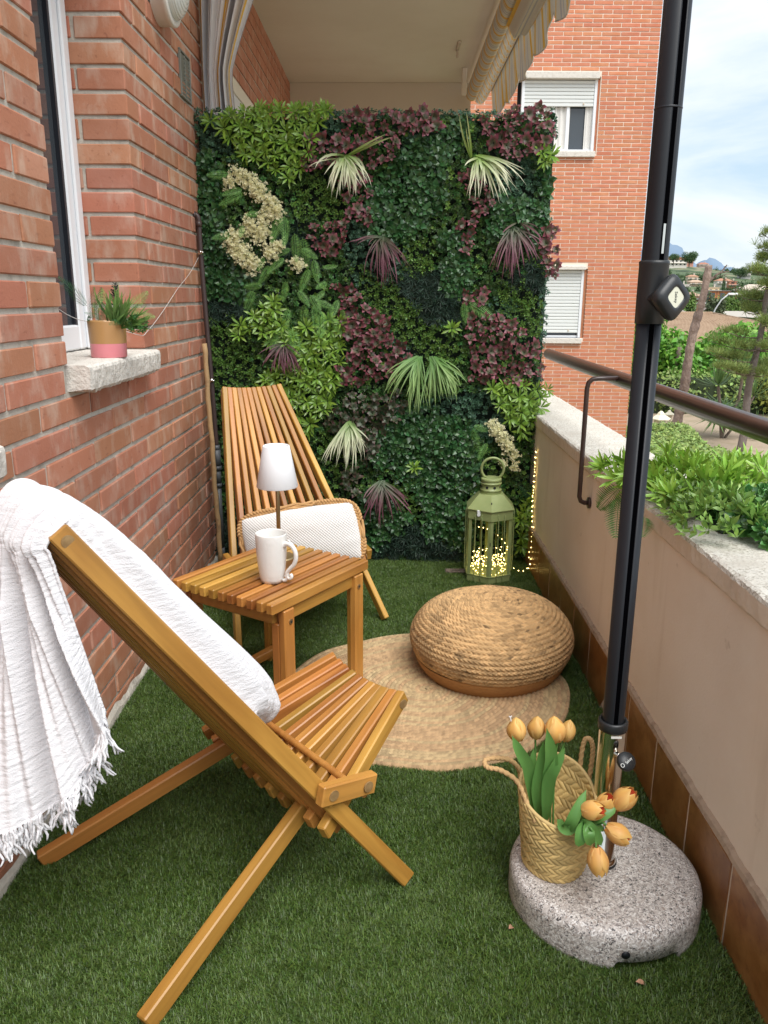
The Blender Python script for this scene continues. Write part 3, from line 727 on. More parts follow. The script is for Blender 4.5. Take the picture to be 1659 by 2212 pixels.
# hedge beyond the trunks
o = empty('hedge', (12, 31, -3), 0, 'dark green rounded hedge at the back of the garden, behind the two tree trunks', 'hedge')
bl = [(-3 + i * .85, .3 * math.sin(i * 2.1), .75, .8, .8, .95 + .12 * math.sin(i * 3)) for i in range(14)]
puff('leaves', bl, 9000, .17, M['hedge'], o, 5)['kind'] = 'stuff'
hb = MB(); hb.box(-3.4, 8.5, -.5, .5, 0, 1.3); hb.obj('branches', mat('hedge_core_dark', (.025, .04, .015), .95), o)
o = empty('hedge', (16.5, 30, -3), 0, 'yellow green hedge at the right edge of the garden behind the pine', 'hedge')
bl = [(-1.8 + i * .8, .25 * math.sin(i * 2.7), 1.0, .85, .8, 1.0 + .15 * math.sin(i * 2)) for i in range(9)]
puff('leaves', bl, 6000, .18, lm('yellow_hedge_leaf', (.26, .30, .05), .6, .4), o, 6)['kind'] = 'stuff'
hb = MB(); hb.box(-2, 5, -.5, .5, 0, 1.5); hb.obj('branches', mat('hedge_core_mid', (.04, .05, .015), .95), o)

def limb(q, p0, p1, r0, r1, sag=0, n=8, seg=10, wob=.03, seed=0):
    g_ = random.Random(seed); pts = []; rs = []
    for i in range(seg + 1):
        t = i / seg; p = Vector(p0).lerp(Vector(p1), t)
        p += Vector((g_.uniform(-1, 1), g_.uniform(-1, 1), 0)) * wob * math.sin(PI * min(1, t * 1.0)) ; p.z += sag * math.sin(PI * t)
        pts.append(p); rs.append((r0 + (r1 - r0) * t) * (1 + g_.uniform(-.08, .08)))
    q.tube(pts, rs, n)
# bare trunk
tr = empty('bare_tree', (9.77, 26.86, -3), 0, 'tall bare tree trunk sawn off at the top with one broken branch', 'tree')
q = MB(); pts = []; rs = []; g_ = random.Random(4)
for i in range(61):
    t = i / 60; z = -.05 + 5.35 * t; px = .52 * t ** 1.1 + .04 * math.sin(t * 9) + g_.uniform(-.006, .006); pts.append((px, .02 * math.sin(t * 13), z)); rs.append((.17 - .055 * t) * (1 + g_.uniform(-.13, .13)))
q.tube(pts, rs, 12); q.obj('trunk', mat('scarred_bark', (.30, .22, .18), .95, noise=[(3, (.17, .12, .10), .4, .6, (1, 1, .5)), (2.2, (.46, .26, .10), .62, .72)], bump=[(10, 1, .08, (1, 1, .5))]), tr, True)
q = MB(); limb(q, (.50, 0, 4.72), (.98, 0, 5.1), .055, .035, .03, seed=2); limb(q, (.98, 0, 5.1), (1.12, 0, 5.32), .03, .018, seed=3); limb(q, (.95, 0, 5.08), (1.24, .1, 5.12), .03, .014, seed=5)
limb(q, (.62, 0, 4.82), (1.32, .2, 5.05), .012, .008, .04, seed=6); limb(q, (1.05, 0, 5.0), (2.7, .3, 3.6), .010, .006, .22, seed=7); limb(q, (1.05, .2, 5.0), (2.9, .5, 3.3), .008, .005, .1, seed=8)
q.obj('branch', M['bark'], tr, True)
# pine
pn = empty('pine_tree', (9.95, 22.26, -3), 0, 'slender young pine with loose yellow green needle tufts at the right edge', 'tree')
q = MB(); pts = [(.02 + .04 * math.sin(i * .8) + .012 * i + (.02 * max(0, i - 9)), 0, -.05 + i * .33) for i in range(22)]; q.tube(pts, [.115 - .0035 * i for i in range(22)], 10); q.obj('trunk', mat('grey_pine_bark', (.21, .18, .16), .95, noise=(5, (.14, .11, .10), .4, .6, (1, 1, .4)), bump=[(14, .8, .04)]), pn, True)
q = MB(); tufts = []; g_ = random.Random(9)
for i in range(44):
    z = 2.2 + 4.2 * g_.random(); a = g_.uniform(0, 2 * PI); ln = (1.5 - .17 * z) * g_.uniform(.6, 1.25)
    if z < 3: a = PI + g_.uniform(-.7, .7) if g_.random() < .5 else a
    k = min(21, int(z / .33)); base = Vector(pts[k]); tip = base + Vector((math.cos(a) * ln, math.sin(a) * ln, .25 * ln - .1))
    limb(q, base, tip, .022, .007, -.06, 6, 6, .03, i)
    for s_ in (.4, .58, .74, .88, 1.0):
        p = base.lerp(tip, s_); tufts += [tuple(p + Vector((g_.uniform(-.14, .14), g_.uniform(-.14, .14), g_.uniform(-.02, .12)))) for _ in range(5)]
q.obj('branches', M['bark'], pn, True)['kind'] = 'stuff'
NV = []; NF = []
for i in range(16):
    a = i * 2.4; el = .25 + .9 * (i / 16); d = np.array([math.cos(a) * math.cos(el), math.sin(a) * math.cos(el), math.sin(el)]); s_ = np.cross(d, [0, 0, 1.]); s_ /= np.linalg.norm(s_)
    n0 = len(NV); NV += [s_ * .03, -s_ * .03, d - s_ * .02, d + s_ * .02]; NF.append((n0, n0 + 1, n0 + 2, n0 + 3))
g = np.random.default_rng(5); tp = np.array(tufts); V, F = scatter(np.array(NV), np.array(NF), tp, g.normal(size=tp.shape) * .5 + [0, 0, 1], g.uniform(.13, .24, len(tp)), g.random(len(tp)) * 6)
np_obj('needles', V, F, M['pine'], pn)['kind'] = 'stuff'

def leafy_tree(x, y, blobs, n, size, label, m, seed, trunk=True, group=None):
    t = empty('leafy_tree', (x, y, -4.4), 0, label, 'tree', group)
    if trunk:
        q = MB(); limb(q, (0, 0, 0), (.1, 0, blobs[0][2]), .16, .1, seed=seed)
        for i, bb in enumerate(blobs): limb(q, (.05, 0, 1.2), bb[:3], .07, .03, .1, seed=seed + i)
        q.obj('trunk', M['bark'], t, True)
    puff('crown', blobs, n, size, m, t, seed)['kind'] = 'stuff'
def blobset(n, w, d, h0, h1, r, seed):
    g_ = random.Random(seed); return [(g_.uniform(-w, w), g_.uniform(-d, d), g_.uniform(h0, h1), r * g_.uniform(.6, 1.1), r * g_.uniform(.6, 1.1), r * g_.uniform(.6, 1.2)) for _ in range(n)]
leafy_tree(11.9, 33.5, blobset(34, 2.6, 1.2, .6, 4.7, .95, 1), 19000, .26, 'dense bright green broad leaved tree directly behind the bare trunk', M['tree'], 31)
leafy_tree(9.6, 33.0, blobset(12, 1.0, 1.0, 1.2, 5.2, .75, 2), 8000, .24, 'bright green leafy tree half hidden by the parasol pole, left of the bare trunk', M['tree'], 33)
leafy_tree(16.6, 34.0, blobset(16, 1.8, 1.0, .6, 3.3, .8, 3), 8000, .26, 'rounded green leafy tree at the right edge, beyond the pine trunk', lm('tree_leaf_b', (.10, .24, .04), .5, .4), 35)
# yucca clump
yc = empty('yucca', (10.5, 25.07, -3), 0, 'spiky green yucca clump with drooping lower leaves on the dry ground', 'yucca')
YL, YF = leaf(1, .07, .25, .2, 3, wide=.35)
def ytuft(cx, cy, cz, n, L_, el0, el1, seed, name, m=None):
    g = np.random.default_rng(seed); a = g.random(n) * 2 * PI; e = g.uniform(el0, el1, n); d = np.stack([np.cos(a) * np.cos(e), np.sin(a) * np.cos(e), np.sin(e)], 1)
    Rx = np.zeros((n, 3, 3)); x = d; u = np.cross(x, np.array([0, 0, 1.])); u /= np.linalg.norm(u, axis=1, keepdims=True); w = np.cross(x, -u)
    Rx[:, :, 0] = x; Rx[:, :, 1] = u; Rx[:, :, 2] = np.cross(x, u)
    V = np.einsum('mij,nj->mni', Rx, YL) * (L_ * g.uniform(.7, 1.15, n))[:, None, None] + np.array([cx, cy, cz]); F = (YF[None] + (np.arange(n) * len(YL))[:, None, None]).reshape(-1, 4)
    return np_obj(name, V.reshape(-1, 3), F, m or M['yucca'], yc)
for i, (cx, cy, cz, n, L_, a0, a1) in enumerate([(-.1, 0, .95, 90, .95, -1.3, .2), (.25, .1, 1.0, 60, .9, -1.2, .3), (.55, 0, 2.25, 55, .85, -.5, 1.5), (-.1, .2, 1.65, 50, .8, -.3, 1.5), (1.05, .2, 1.3, 45, .8, -.3, 1.4), (1.15, -.2, .1, 40, .75, .1, 1.2)]):
    ytuft(cx, cy, cz, n, L_, a0, a1, i, 'leaf_head')
q = MB(); q.tube([(.1, 0, 0), (.2, 0, .6), (.5, 0, 1.2), (.55, 0, 2.2)], .05, 7); q.tube([(.1, 0, 0), (0, .1, .9), (-.1, .2, 1.6)], .05, 7); q.tube([(.2, 0, 0), (.8, .1, .8), (1.05, .2, 1.3)], .04, 7); q.obj('stem', M['bark'], yc)
# garden lanterns
def garden_lantern(x, y, z0, h, s, label):
    t = empty('lamp_post', (x, y, z0), 0, label, 'lamp post', 'cream garden lanterns')
    cm = mat('cream_paint', (.74, .68, .52), .5)
    q = MB(); q.tube([(0, 0, 0), (0, 0, h)], .035 * s, 10); q.obj('post', cm, t)
    q = MB(); q.lathe([(.05 * s, h), (.10 * s, h + .02 * s), (.17 * s, h + .34 * s), (.18 * s, h + .35 * s)], 6, capt=True); q.obj('glass_body', cm, t)
    q = MB(); q.lathe([(.26 * s, h + .35 * s), (.26 * s, h + .37 * s), (.10 * s, h + .47 * s), (.09 * s, h + .50 * s), (.03 * s, h + .56 * s)], 6, capt=True); q.obj('cap', cm, t)
p = at(1424, 935, 'y', 19.2); garden_lantern(p[0], 19.2, -3, p[2] + 3, .95, 'cream hexagonal garden lantern beside the parasol pole, larger of the two')
p = at(1444, 912, 'y', 27.4); garden_lantern(p[0], 27.4, -3, p[2] + 3, .75, 'cream hexagonal garden lantern left of the bare trunk, smaller of the two')
# low wall, white fence and pale post behind the hedge
q = MB(); q.box(9, 22, 36.0, 36.3, -4.5, -2.35); o = q.obj('garden_wall', mat('brick_red_render', (.38, .17, .11), .9)); tag(o, 'low brick red wall beyond the hedge, under the leafy trees', 'wall')
fn = empty('fence', (11.2, 35.7, -3), 0, 'short white railing in front of the low red wall', 'fence')
for i in range(12):
    q = MB(); q.box(i * .11, i * .11 + .04, 0, .03, -.8, .72); q.obj('paling', M['pvc'], fn)
q = MB(); q.box(-.1, 1.4, -.02, .0, .66, .74); q.obj('top_bar', M['pvc'], fn)
q = MB(); q.lathe([(.14, 0), (.12, 1.5), (.05, 2.3), (.02, 2.7)], 8, capt=True); o = q.obj('fountain_post', mat('pale_blue_grey', (.42, .50, .50), .6), loc=(12.3, 35.4, -4.0)); tag(o, 'pale tapering stone post beside the white railing', 'post')

# ---------------- houses
roofm = mat('clay_roof', (.36, .245, .16), .9, noise=(.8, (.30, .19, .12), .4, .7), bump=[(6, .4, .03)])
wavem = M['tile_roof'] = mat('tile_roof', (.33, .22, .14), .9, noise=[(1.2, (.24, .15, .09), .45, .7), (9, (.40, .29, .20), .55, .75)])
# near house: one long hip roof with tile ribs
hs_ = empty('villa', (14, 44, -5.15), 0, 'low villa with a wide ochre tiled hip roof beyond the leafy trees', 'house')
nx_, ny_ = 260, 40
def roof_patch(name, x0, x1, y0, y1, z0, z1, taper0, taper1, parent, ribs=70, rows_=26):
    u = np.linspace(0, 1, ribs * 4); v = np.linspace(0, 1, rows_ * 2); U, Vv = np.meshgrid(u, v, indexing='ij')
    xa = x0 + (x1 - x0) * U; lo = x0 + taper0 * Vv; hi = x1 - taper1 * Vv; X = lo + (hi - lo) * U
    Yy = y0 + (y1 - y0) * Vv; Z = z0 + (z1 - z0) * Vv + .09 * np.abs(np.sin((U * ribs) * PI)) + .10 * (1 - (Vv * rows_) % 1.0)
    return np_obj(name, np.stack([X, Yy, Z], 2).reshape(-1, 3), grid_faces(len(u), len(v)), wavem, parent)
roof_patch('roof', -9, 10, -5, 3, 4.1, 5.5, 4, 5.5, hs_)
q = MB(); q.box(-8.4, 9.4, -4.4, 8, 0, 4.05); q.obj('wall', mat('salmon_wall', (.50, .24, .15), .9), hs_)
q = MB(); q.box(-9.1, 10.1, -5.1, -4.3, 3.9, 4.08); q.obj('eave', M['grout'], hs_)
q = MB(); q.tube([(-5, 3, 5.55), (4.5, 3, 5.55)], .12, 8); q.tube([(-9, -5, 4.15), (-5, 3, 5.55)], .11, 8); q.tube([(10, -5, 4.15), (4.5, 3, 5.55)], .11, 8); q.obj('ridge_tiles', wavem, hs_, True)
for x_ in (-4, 0, 5.6):
    q = MB(); q.box(x_, x_ + 1.3, -4.46, -4.38, 2.2, 3.4); q.obj('window', M['pvc'] if x_ > 4 else M['glass'], hs_)
# second roof lower right
h2 = empty('villa', (20.5, 47, -5), 0, 'pinkish tiled roof seen between the pine trunk and the leafy trees', 'house')
roof_patch('roof', -5, 7, -9, -2, 1.9, 4.2, 1, 1, h2, 46, 22)
q = MB(); q.box(-4.6, 6.6, -8.6, 3, 0, 2.0); q.obj('wall', mat('pale_wall', (.55, .46, .38), .9), h2)

def on_hill(u, v):
    """where the slope is met at this bearing"""
    for y in np.linspace(290, 1100, 200):
        p = at(u, v, 'y', y)
        if p[2] <= float(hill_z(p[0], y)): return y
    return 900.
def house(u, v, y, w, h, wall_c, roof_c, label, flat=False, windows=2, dx=0):
    y0 = y * 3.2; y = on_hill(u, v + 4) if y > 105 else y0; w *= y / y0; h *= y / y0; p = at(u, v, 'y', y); t = empty('house', (p[0], y, p[2]), 0, label, 'house', 'houses on the hill')
    q = MB(); q.box(-w / 2, w / 2, 0, w * .7, -h * 2.2, h); q.obj('wall', mat('house_wall', wall_c, .9), t)
    q = MB()
    if flat: q.box(-w / 2 - .3, w / 2 + .3, -.3, w * .7, h, h + .35)
    else:
        e = .5; q.add([(-w / 2 - e, -e, h), (w / 2 + e, -e, h), (w / 2 + e, w * .7 + e, h), (-w / 2 - e, w * .7 + e, h), (-w * .22, w * .35, h + w * .17), (w * .22, w * .35, h + w * .17)],
                [(0, 1, 5, 4), (1, 2, 5), (2, 3, 4, 5), (3, 0, 4), (3, 2, 1, 0)])
    q.obj('roof', mat('house_roof', roof_c, .9, noise=(.8, tuple(c * .75 for c in roof_c), .4, .7)), t)
    me = MB().box(-.5, .5, -.08, .02, -.65, .65).mesh('window', M['dark'])
    for r in range(2 if h > 3.5 else 1):
        for i in range(windows):
            o = bpy.data.objects.new('window', me); link(o, t); o.location = (-w / 2 + w * (i + .5) / windows, 0, h * (.28 + .5 * r) if h > 3.5 else h * .5); o.scale = (w / windows * .42, 1, h * .16 if h > 3.5 else h * .3)
    q = MB(); q.box(w * .12, w * .12 + .6, w * .3, w * .3 + .6, h, h + w * .17 + 1.0); q.obj('chimney', mat('chimney_render', (.55, .50, .44), .9), t)
    q = MB(); q.box(-w / 2 - .6, w / 2 + .6, -1.6, -.02, h * .45, h * .45 + .25); q.obj('terrace', mat('terrace_slab', (.60, .56, .50), .9), t)
    return t
W_ = (.66, .62, .56)
house(1461, 575, 230, 18, 5.5, W_, (.42, .17, .10), 'white two storey house with arcade and red roof on the hilltop', windows=5)
house(1487, 571, 236, 9, 5.0, (.55, .27, .20), (.42, .18, .11), 'salmon pink house on the hilltop, right of the arcaded white house', windows=2)
house(1452, 615, 205, 11, 3.6, (.62, .58, .50), (.42, .20, .14), 'cream house with a terrace, halfway up the hill behind the pole knob', windows=3)
house(1475, 622, 190, 9, 2.2, W_, (.50, .46, .42), 'low white house with a grey awning roof on the slope', True, 3)
house(1497, 607, 205, 8, 3.4, (.64, .50, .36), (.45, .25, .16), 'peach coloured house under the hilltop, left of the bare trunk', windows=2)
house(1504, 617, 190, 9, 2.6, (.62, .46, .34), (.50, .36, .26), 'peach coloured house with a shallow roof, touching the bare trunk', windows=2)
house(1521, 575, 235, 9, 1.8, (.60, .50, .44), (.40, .18, .12), 'small house with a low red roof near the top of the bare trunk', windows=2)
house(1565, 617, 180, 10, 3.2, W_, (.45, .22, .14), 'white house with an orange roof right of the bare trunk', windows=3)
house(1582, 622, 170, 5, 4.0, (.45, .18, .11), (.42, .20, .14), 'brick red tower like house right of the white one', True, 1)
house(1541, 632, 160, 7, 2.8, (.62, .48, .30), (.50, .36, .26), 'ochre block house peeping out right of the bare trunk', True, 2)
house(1493, 652, 120, 10, 2.6, (.34, .20, .15), (.42, .28, .20), 'brown house with a pinkish gable roof left of the bare trunk', windows=2)
house(1640, 650, 90, 12, 3.6, (.60, .54, .46), (.56, .47, .38), 'cream house with a pale sloping roof behind the pine crown', windows=3)
house(1610, 598, 200, 8, 2.4, (.52, .50, .48), (.36, .30, .27), 'small grey white house low on the skyline behind the pine', True, 3)
# timber clad house
p0 = at(1532, 644, 'y', 230); p1 = at(1606, 644, 'y', 230)
t = empty('timber_house', (p0[0], 230, p0[2]), 0, 'long timber clad house with dark windows behind the bare trunk', 'house')
wd = p1[0] - p0[0]; nbp = 26
me = MB().bbox(0, wd / nbp - .02, -.06, 0, -.9, 1.9, .01).mesh('board', mat('timber_cladding', (.34, .15, .06), .8, var=.35, hue=.01))
for i in range(nbp):
    o = bpy.data.objects.new('board', me); link(o, t); o.location = (i * wd / nbp, 0, 0)
q = MB(); q.box(0, wd, .01, 6, -3.5, 1.9); q.obj('wall', M['dark'], t)
q = MB(); q.box(-.3, wd + .4, -.5, 6, 1.9, 2.1); q.obj('roof', mat('grey_roof_edge', (.16, .16, .15), .8), t)
for f_ in (.03, .31, .52):
    q = MB(); q.box(wd * f_, wd * f_ + wd * .12, -.12, -.06, -.5, 1.4); q.obj('window', M['glass'], t)
q = MB(); q.box(-3, wd * .62, -1.5, 2, -1.5, -1.2); q.obj('terrace', M['shutter'], t)
q = MB(); q.box(-2, wd * .8, -1.2, -1.0, -3.3, -1.6); q.obj('terrace_wall', mat('stone_wall', (.30, .26, .25), .9), t)
# walls, road and hedges in the middle distance
def strip(name, pts, y, h, m, label, cat, th=.5):
    y = y * 2
    """low long wall/hedge following measured points at distance y"""
    V = []; 
    for (u, v) in pts: V.append(at(u, v, 'y', y))
    q = MB()
    for a, c in zip(V[:-1], V[1:]):
        q.add([(a[0], y, a[2] - h), (c[0], y, c[2] - h), (c[0], y, c[2]), (a[0], y, a[2]), (a[0], y + th, a[2] - h), (c[0], y + th, c[2] - h), (c[0], y + th, c[2]), (a[0], y + th, a[2])], [(0, 1, 2, 3), (3, 2, 6, 7), (5, 4, 7, 6), (0, 3, 7, 4), (1, 5, 6, 2)])
    o = q.obj(name, m); return tag(o, label, cat)
strip('retaining_wall', [(1420, 663), (1470, 668), (1500, 680)], 95, 3.5, mat('pale_retaining_wall', (.50, .48, .44), .9), 'pale concrete retaining wall along the street, left of the bare trunk', 'wall')
strip('retaining_wall', [(1530, 672), (1600, 672), (1659, 676)], 90, 1.2, mat('white_wall', (.62, .60, .56), .9), 'low white street wall right of the bare trunk', 'wall')
def green(u0, u1, v, y, h, n, label, seed, m=None, name='hedge', cat='hedge'):
    y0 = y * (3.2 if y > 130 else 2); y = on_hill((u0 + u1) / 2, v) if y > 130 else y0; h = h * 1.6 * y / y0
    a = at(u0, v, 'y', y); c = at(u1, v, 'y', y); w = c[0] - a[0]; t = empty(name, (a[0], y, a[2]), 0, label, cat)
    bl = [(w * (i + .5) / n, 0, -h * .3, w / n * .75, w / n * .7, h * random.uniform(.8, 1.15)) for i in range(n)]
    puff('leaves', bl, 700 * n, .07 * h + .35, m or M['far'], t, seed)['kind'] = 'stuff'
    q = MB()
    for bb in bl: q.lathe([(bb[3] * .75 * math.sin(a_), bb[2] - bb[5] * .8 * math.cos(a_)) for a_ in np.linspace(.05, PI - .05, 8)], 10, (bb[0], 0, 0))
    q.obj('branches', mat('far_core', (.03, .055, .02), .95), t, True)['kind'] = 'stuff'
fg = lm('street_hedge_leaf', (.14, .24, .05), .7, .3)
green(1430, 1500, 660, 98, 2.6, 7, 'clipped street hedge above the pale retaining wall', 41, fg)
green(1534, 1596, 662, 92, 1.6, 6, 'clipped green hedge under the timber clad house', 42, fg)
green(1430, 1490, 634, 150, 3.5, 6, 'bushes below the cream houses on the slope', 43)
green(1524, 1560, 690, 70, 3.2, 4, 'grey green bushes beside the street right of the bare trunk', 44, lm('grey_leaf', (.13, .17, .09), .7, .3))
green(1475, 1560, 608, 215, 5.0, 9, 'dark trees among the houses on the hillside', 45)
green(1400, 1450, 592, 232, 5.5, 6, 'pines crowding the hilltop left of the arcaded house', 46)
green(1556, 1659, 625, 180, 5.5, 10, 'dark trees on the slope behind the pine crown', 47)
green(1430, 1480, 612, 215, 5.0, 6, 'dark trees under the arcaded house', 48)
green(1420, 1540, 600, 255, 4.0, 10, 'scrubby trees covering the upper slope behind the houses', 51)
green(1500, 1659, 634, 150, 4.0, 12, 'street trees between the white houses and the timber clad house', 52)
green(1540, 1659, 592, 260, 6.0, 10, 'line of trees along the skyline on the right', 49)
green(1560, 1659, 660, 100, 3.6, 7, 'shrubs along the street behind the pine', 50)
def round_tree(u, v, y, r, h, label, seed, cyp=False):
    y0 = y * 3.2; y = on_hill(u, v + 14) if v > 580 else y0; r *= y / y0; h *= y / y0
    p = at(u, v, 'y', y); t = empty('hill_tree', (p[0], y, p[2]), 0, label, 'tree')
    q = MB(); q.tube([(0, 0, -h), (0, 0, 0)], r * .07, 6); q.obj('trunk', M['bark'], t)
    bl = [(0, 0, 0, r * .3, r * .3, h * .62)] if cyp else [(random.uniform(-.6, .6) * r, random.uniform(-.4, .4) * r, random.uniform(-.3, .45) * r, r * .6, r * .6, r * .42) for _ in range(9)]
    puff('crown', bl, 3500 if not cyp else 900, r * .12 if not cyp else .5, M['far'], t, seed)['kind'] = 'stuff'
round_tree(1490, 558, 232, 7, 8, 'big round pine on the hilltop right of the arcaded house', 61)
round_tree(1456, 556, 236, 5, 8, 'smaller pine on the hilltop above the arcaded house', 62)
round_tree(1563, 620, 150, 3.0, 9, 'dark narrow cypress right of the bare trunk', 63, True)
round_tree(1600, 588, 230, 6, 8, 'round tree on the skyline near the pine', 64)
# street lamp
p = at(1541, 712, 'y', 60); t = empty('street_lamp', (p[0], 60, p[2]), 0, 'grey curved street lamp above the tiled roof', 'street lamp')
q = MB(); q.tube([(-.6, 0, -3), (-.45, 0, 0), (-.3, 0, .7), (0, 0, 1.5), (.35, 0, 2.1), (.8, 0, 2.5)], .05, 8); q.obj('pole', mat('galvanised', (.45, .47, .47), .5), t, True)
q = MB(); q.bbox(.8, 1.75, -.12, .12, 2.45, 2.6, .04); q.obj('lamp_head', M['pvc'], t)

# ============================================================ VERTICAL GARDEN
GY = 3.84
vg = empty('vertical_garden', (WX, 3.90, 0), 0, 'tall panel of artificial greenery closing the end of the balcony, mixed green and burgundy leaves', 'vertical garden')
OFF = np.array([WX, 3.90, 0])
b = MB(); b.box(.0, 1.60, .0, .02, .02, 2.06); b.obj('backing_mesh', mat('backing', (.010, .022, .012), .9, bump=[(60, .8, .01)]), vg)
def poly(pts): return np.array([[at(u, v, 'y', GY)[0], at(u, v, 'y', GY)[2]] for u, v in pts])
def inside(P_, x, z):
    c = np.zeros(x.shape, bool); n = len(P_)
    for i in range(n):
        x1, z1 = P_[i]; x2, z2 = P_[(i + 1) % n]
        c ^= ((z1 > z) != (z2 > z)) & (x < (x2 - x1) * (z - z1) / (z2 - z1 + 1e-12) + x1)
    return c
def inany(polys, x, z):
    c = np.zeros(x.shape, bool)
    for p_ in polys: c |= inside(p_, x, z)
    return c
Z_lime = [poly(p_) for p_ in ([(480, 262), (570, 236), (720, 240), (690, 285), (668, 350), (628, 393), (590, 368), (535, 338), (495, 300)],
    [(506, 727), (543, 672), (598, 650), (612, 700), (650, 745), (600, 760), (560, 720)], [(566, 835), (640, 700), (700, 688), (742, 690), (738, 790), (705, 880), (668, 930), (640, 890), (590, 850)],
    [(1060, 837), (1110, 818), (1182, 840), (1165, 885), (1130, 935), (1090, 900)], [(880, 1010), (900, 1000), (905, 1020)], [(1120, 1110), (1150, 1060), (1155, 1160), (1120, 1180)], [(1168, 330), (1196, 330), (1196, 358), (1165, 358)])]
Z_burg = [poly(p_) for p_ in ([(752, 248), (945, 240), (945, 285), (870, 302), (850, 352), (800, 362), (760, 352), (660, 372), (658, 310), (690, 288), (735, 305)],
    [(740, 388), (800, 385), (797, 478), (755, 482)], [(680, 490), (742, 478), (748, 520), (705, 556), (668, 535)],
    [(719, 610), (752, 610), (790, 655), (817, 676), (840, 700), (888, 767), (868, 800), (827, 820), (736, 830), (733, 795), (765, 755), (745, 700)],
    [(715, 900), (760, 850), (800, 860), (870, 832), (882, 882), (830, 930), (760, 935), (700, 915)], [(1036, 265), (1100, 236), (1178, 236), (1206, 280), (1162, 318), (1108, 352), (1044, 308)],
    [(985, 380), (1022, 365), (1062, 440), (1040, 482)], [(993, 482), (1022, 480), (1017, 542), (998, 545)], [(1000, 630), (1052, 625), (1047, 660), (1010, 660)],
    [(1008, 680), (1080, 680), (1142, 725), (1178, 800), (1130, 830), (1010, 815), (1018, 777)], [(784, 945), (815, 940), (812, 985), (790, 1000)], [(745, 1010), (775, 1000), (770, 1060), (745, 1060)],
    [(1170, 480), (1196, 500), (1196, 600), (1172, 600)], [(1125, 905), (1150, 900), (1152, 960), (1130, 960)])]
Z_ivy = [poly(p_) for p_ in ([(415, 330), (470, 330), (475, 480), (560, 600), (530, 655), (430, 640)], [(805, 385), (870, 330), (1000, 262), (1010, 300), (960, 350), (950, 450), (880, 520), (800, 510), (790, 440)],
    [(946, 505), (1000, 495), (1010, 645), (945, 620)], [(823, 893), (905, 870), (1025, 915), (1030, 1010), (1000, 1190), (905, 1140), (910, 1070), (850, 1010), (790, 1000)], [(1060, 440), (1190, 440), (1196, 470), (1150, 530), (1060, 520)],
    [(760, 1080), (850, 1060), (880, 1130), (800, 1190)], [(1160, 340), (1198, 345), (1196, 440), (1165, 420)])]
Z_small = [poly(p_) for p_ in ([(866, 520), (935, 515), (940, 585), (870, 600)], [(760, 560), (823, 600), (990, 740), (985, 830), (940, 820), (823, 700)], [(1076, 600), (1180, 640), (1180, 745), (1090, 700)],
    [(627, 388), (734, 388), (740, 480), (650, 470)], [(1150, 480), (1190, 480), (1192, 580), (1150, 590)], [(850, 1010), (915, 1010), (920, 1125), (860, 1130)], [(690, 940), (745, 930), (780, 1060), (720, 1040)], [(450, 690), (520, 690), (560, 830), (460, 830)])]
Z_fir = [poly(p_) for p_ in ([(450, 637), (545, 640), (520, 707), (450, 700)], [(850, 590), (950, 600), (1000, 660), (990, 700), (940, 695), (850, 640)], [(1096, 585), (1192, 560), (1196, 660), (1110, 650)],
    [(840, 1120), (1010, 1130), (1010, 1210), (430, 1210), (450, 1120)], [(600, 470), (690, 520), (690, 580), (560, 560)])]
Z_blue = [poly(p_) for p_ in ([(700, 255), (760, 250), (745, 310), (700, 330)], [(870, 300), (950, 270), (960, 330), (860, 400)], [(735, 480), (850, 470), (880, 600), (760, 620)], [(1050, 350), (1180, 330), (1160, 440), (1060, 440)],
    [(830, 700), (900, 760), (890, 790), (850, 760)], [(1060, 640), (1100, 650), (1140, 720), (1080, 690)], [(823, 870), (1060, 840), (1100, 940), (1000, 960), (830, 900)], [(420, 240), (480, 260), (520, 340), (430, 330)], [(780, 1090), (830, 1090), (840, 1200), (780, 1200)])]
N_ = 15500
gx = RNG.uniform(-.855, .715, N_); gz = RNG.uniform(.015, 2.06, N_)
hmap = lambda x, z: .050 * snoise(x * 5 + 20, z * 5 + 3, 77, 3, 1.0) + .012
gyy = 3.885 - hmap(gx, gz) - .03 * RNG.random(N_)
base = np.stack([gx, gyy, gz], 1) - OFF
dirs = RNG.normal(size=(N_, 3)) * .42 + np.array([0, -1, .22])
jx_, jz_ = gx + RNG.normal(0, .016, N_), gz + RNG.normal(0, .016, N_)
iv, sm, fi, bl_, li, bu = (inany(z_, jx_, jz_) for z_ in (Z_ivy, Z_small, Z_fir, Z_blue, Z_lime, Z_burg))
taken = iv | sm | fi | bl_
def sprig(nl, L_, W_, el, stem, curl=.1, seg=2, wide=.5, fold=.2, layers=2):
    P_ = []; k = 0
    for ly in range(layers):
        n = nl if ly == 0 else max(3, nl - 2)
        for i in range(n):
            a = 2 * PI * (i + .5 * ly) / n; V, F = leaf(L_ * (1 - .25 * ly), W_ * (1 - .25 * ly), curl, fold, seg, wide=wide, stem=L_ * .12)
            R = rotm('Z', a) @ rotm('Y', -(el + .45 * ly)); P_.append((V @ R.T + np.array([0, 0, stem * ly]), F))
    return combine(P_)
def stuffpart(name, T, msk, m, size, lo=.75, hi=1.25, extra=0):
    V, F = scatter(T[0], T[1], base[msk] + [0, extra, 0], dirs[msk], size * RNG.uniform(lo, hi, msk.sum()), RNG.random(msk.sum()) * 6.28)
    o = np_obj(name, V, F, m, vg); o['kind'] = 'stuff'; return o
T_box = sprig(5, 1, .72, .45, .35, .1, 2, .55)
rest = ~taken
pick = RNG.random(N_)
stuffpart('boxwood_leaves', T_box, rest & (pick < .62), M['box'], .0135)
stuffpart('boxwood_leaves', T_box, rest & (pick >= .62) & (pick < .86), M['boxg'], .0125)
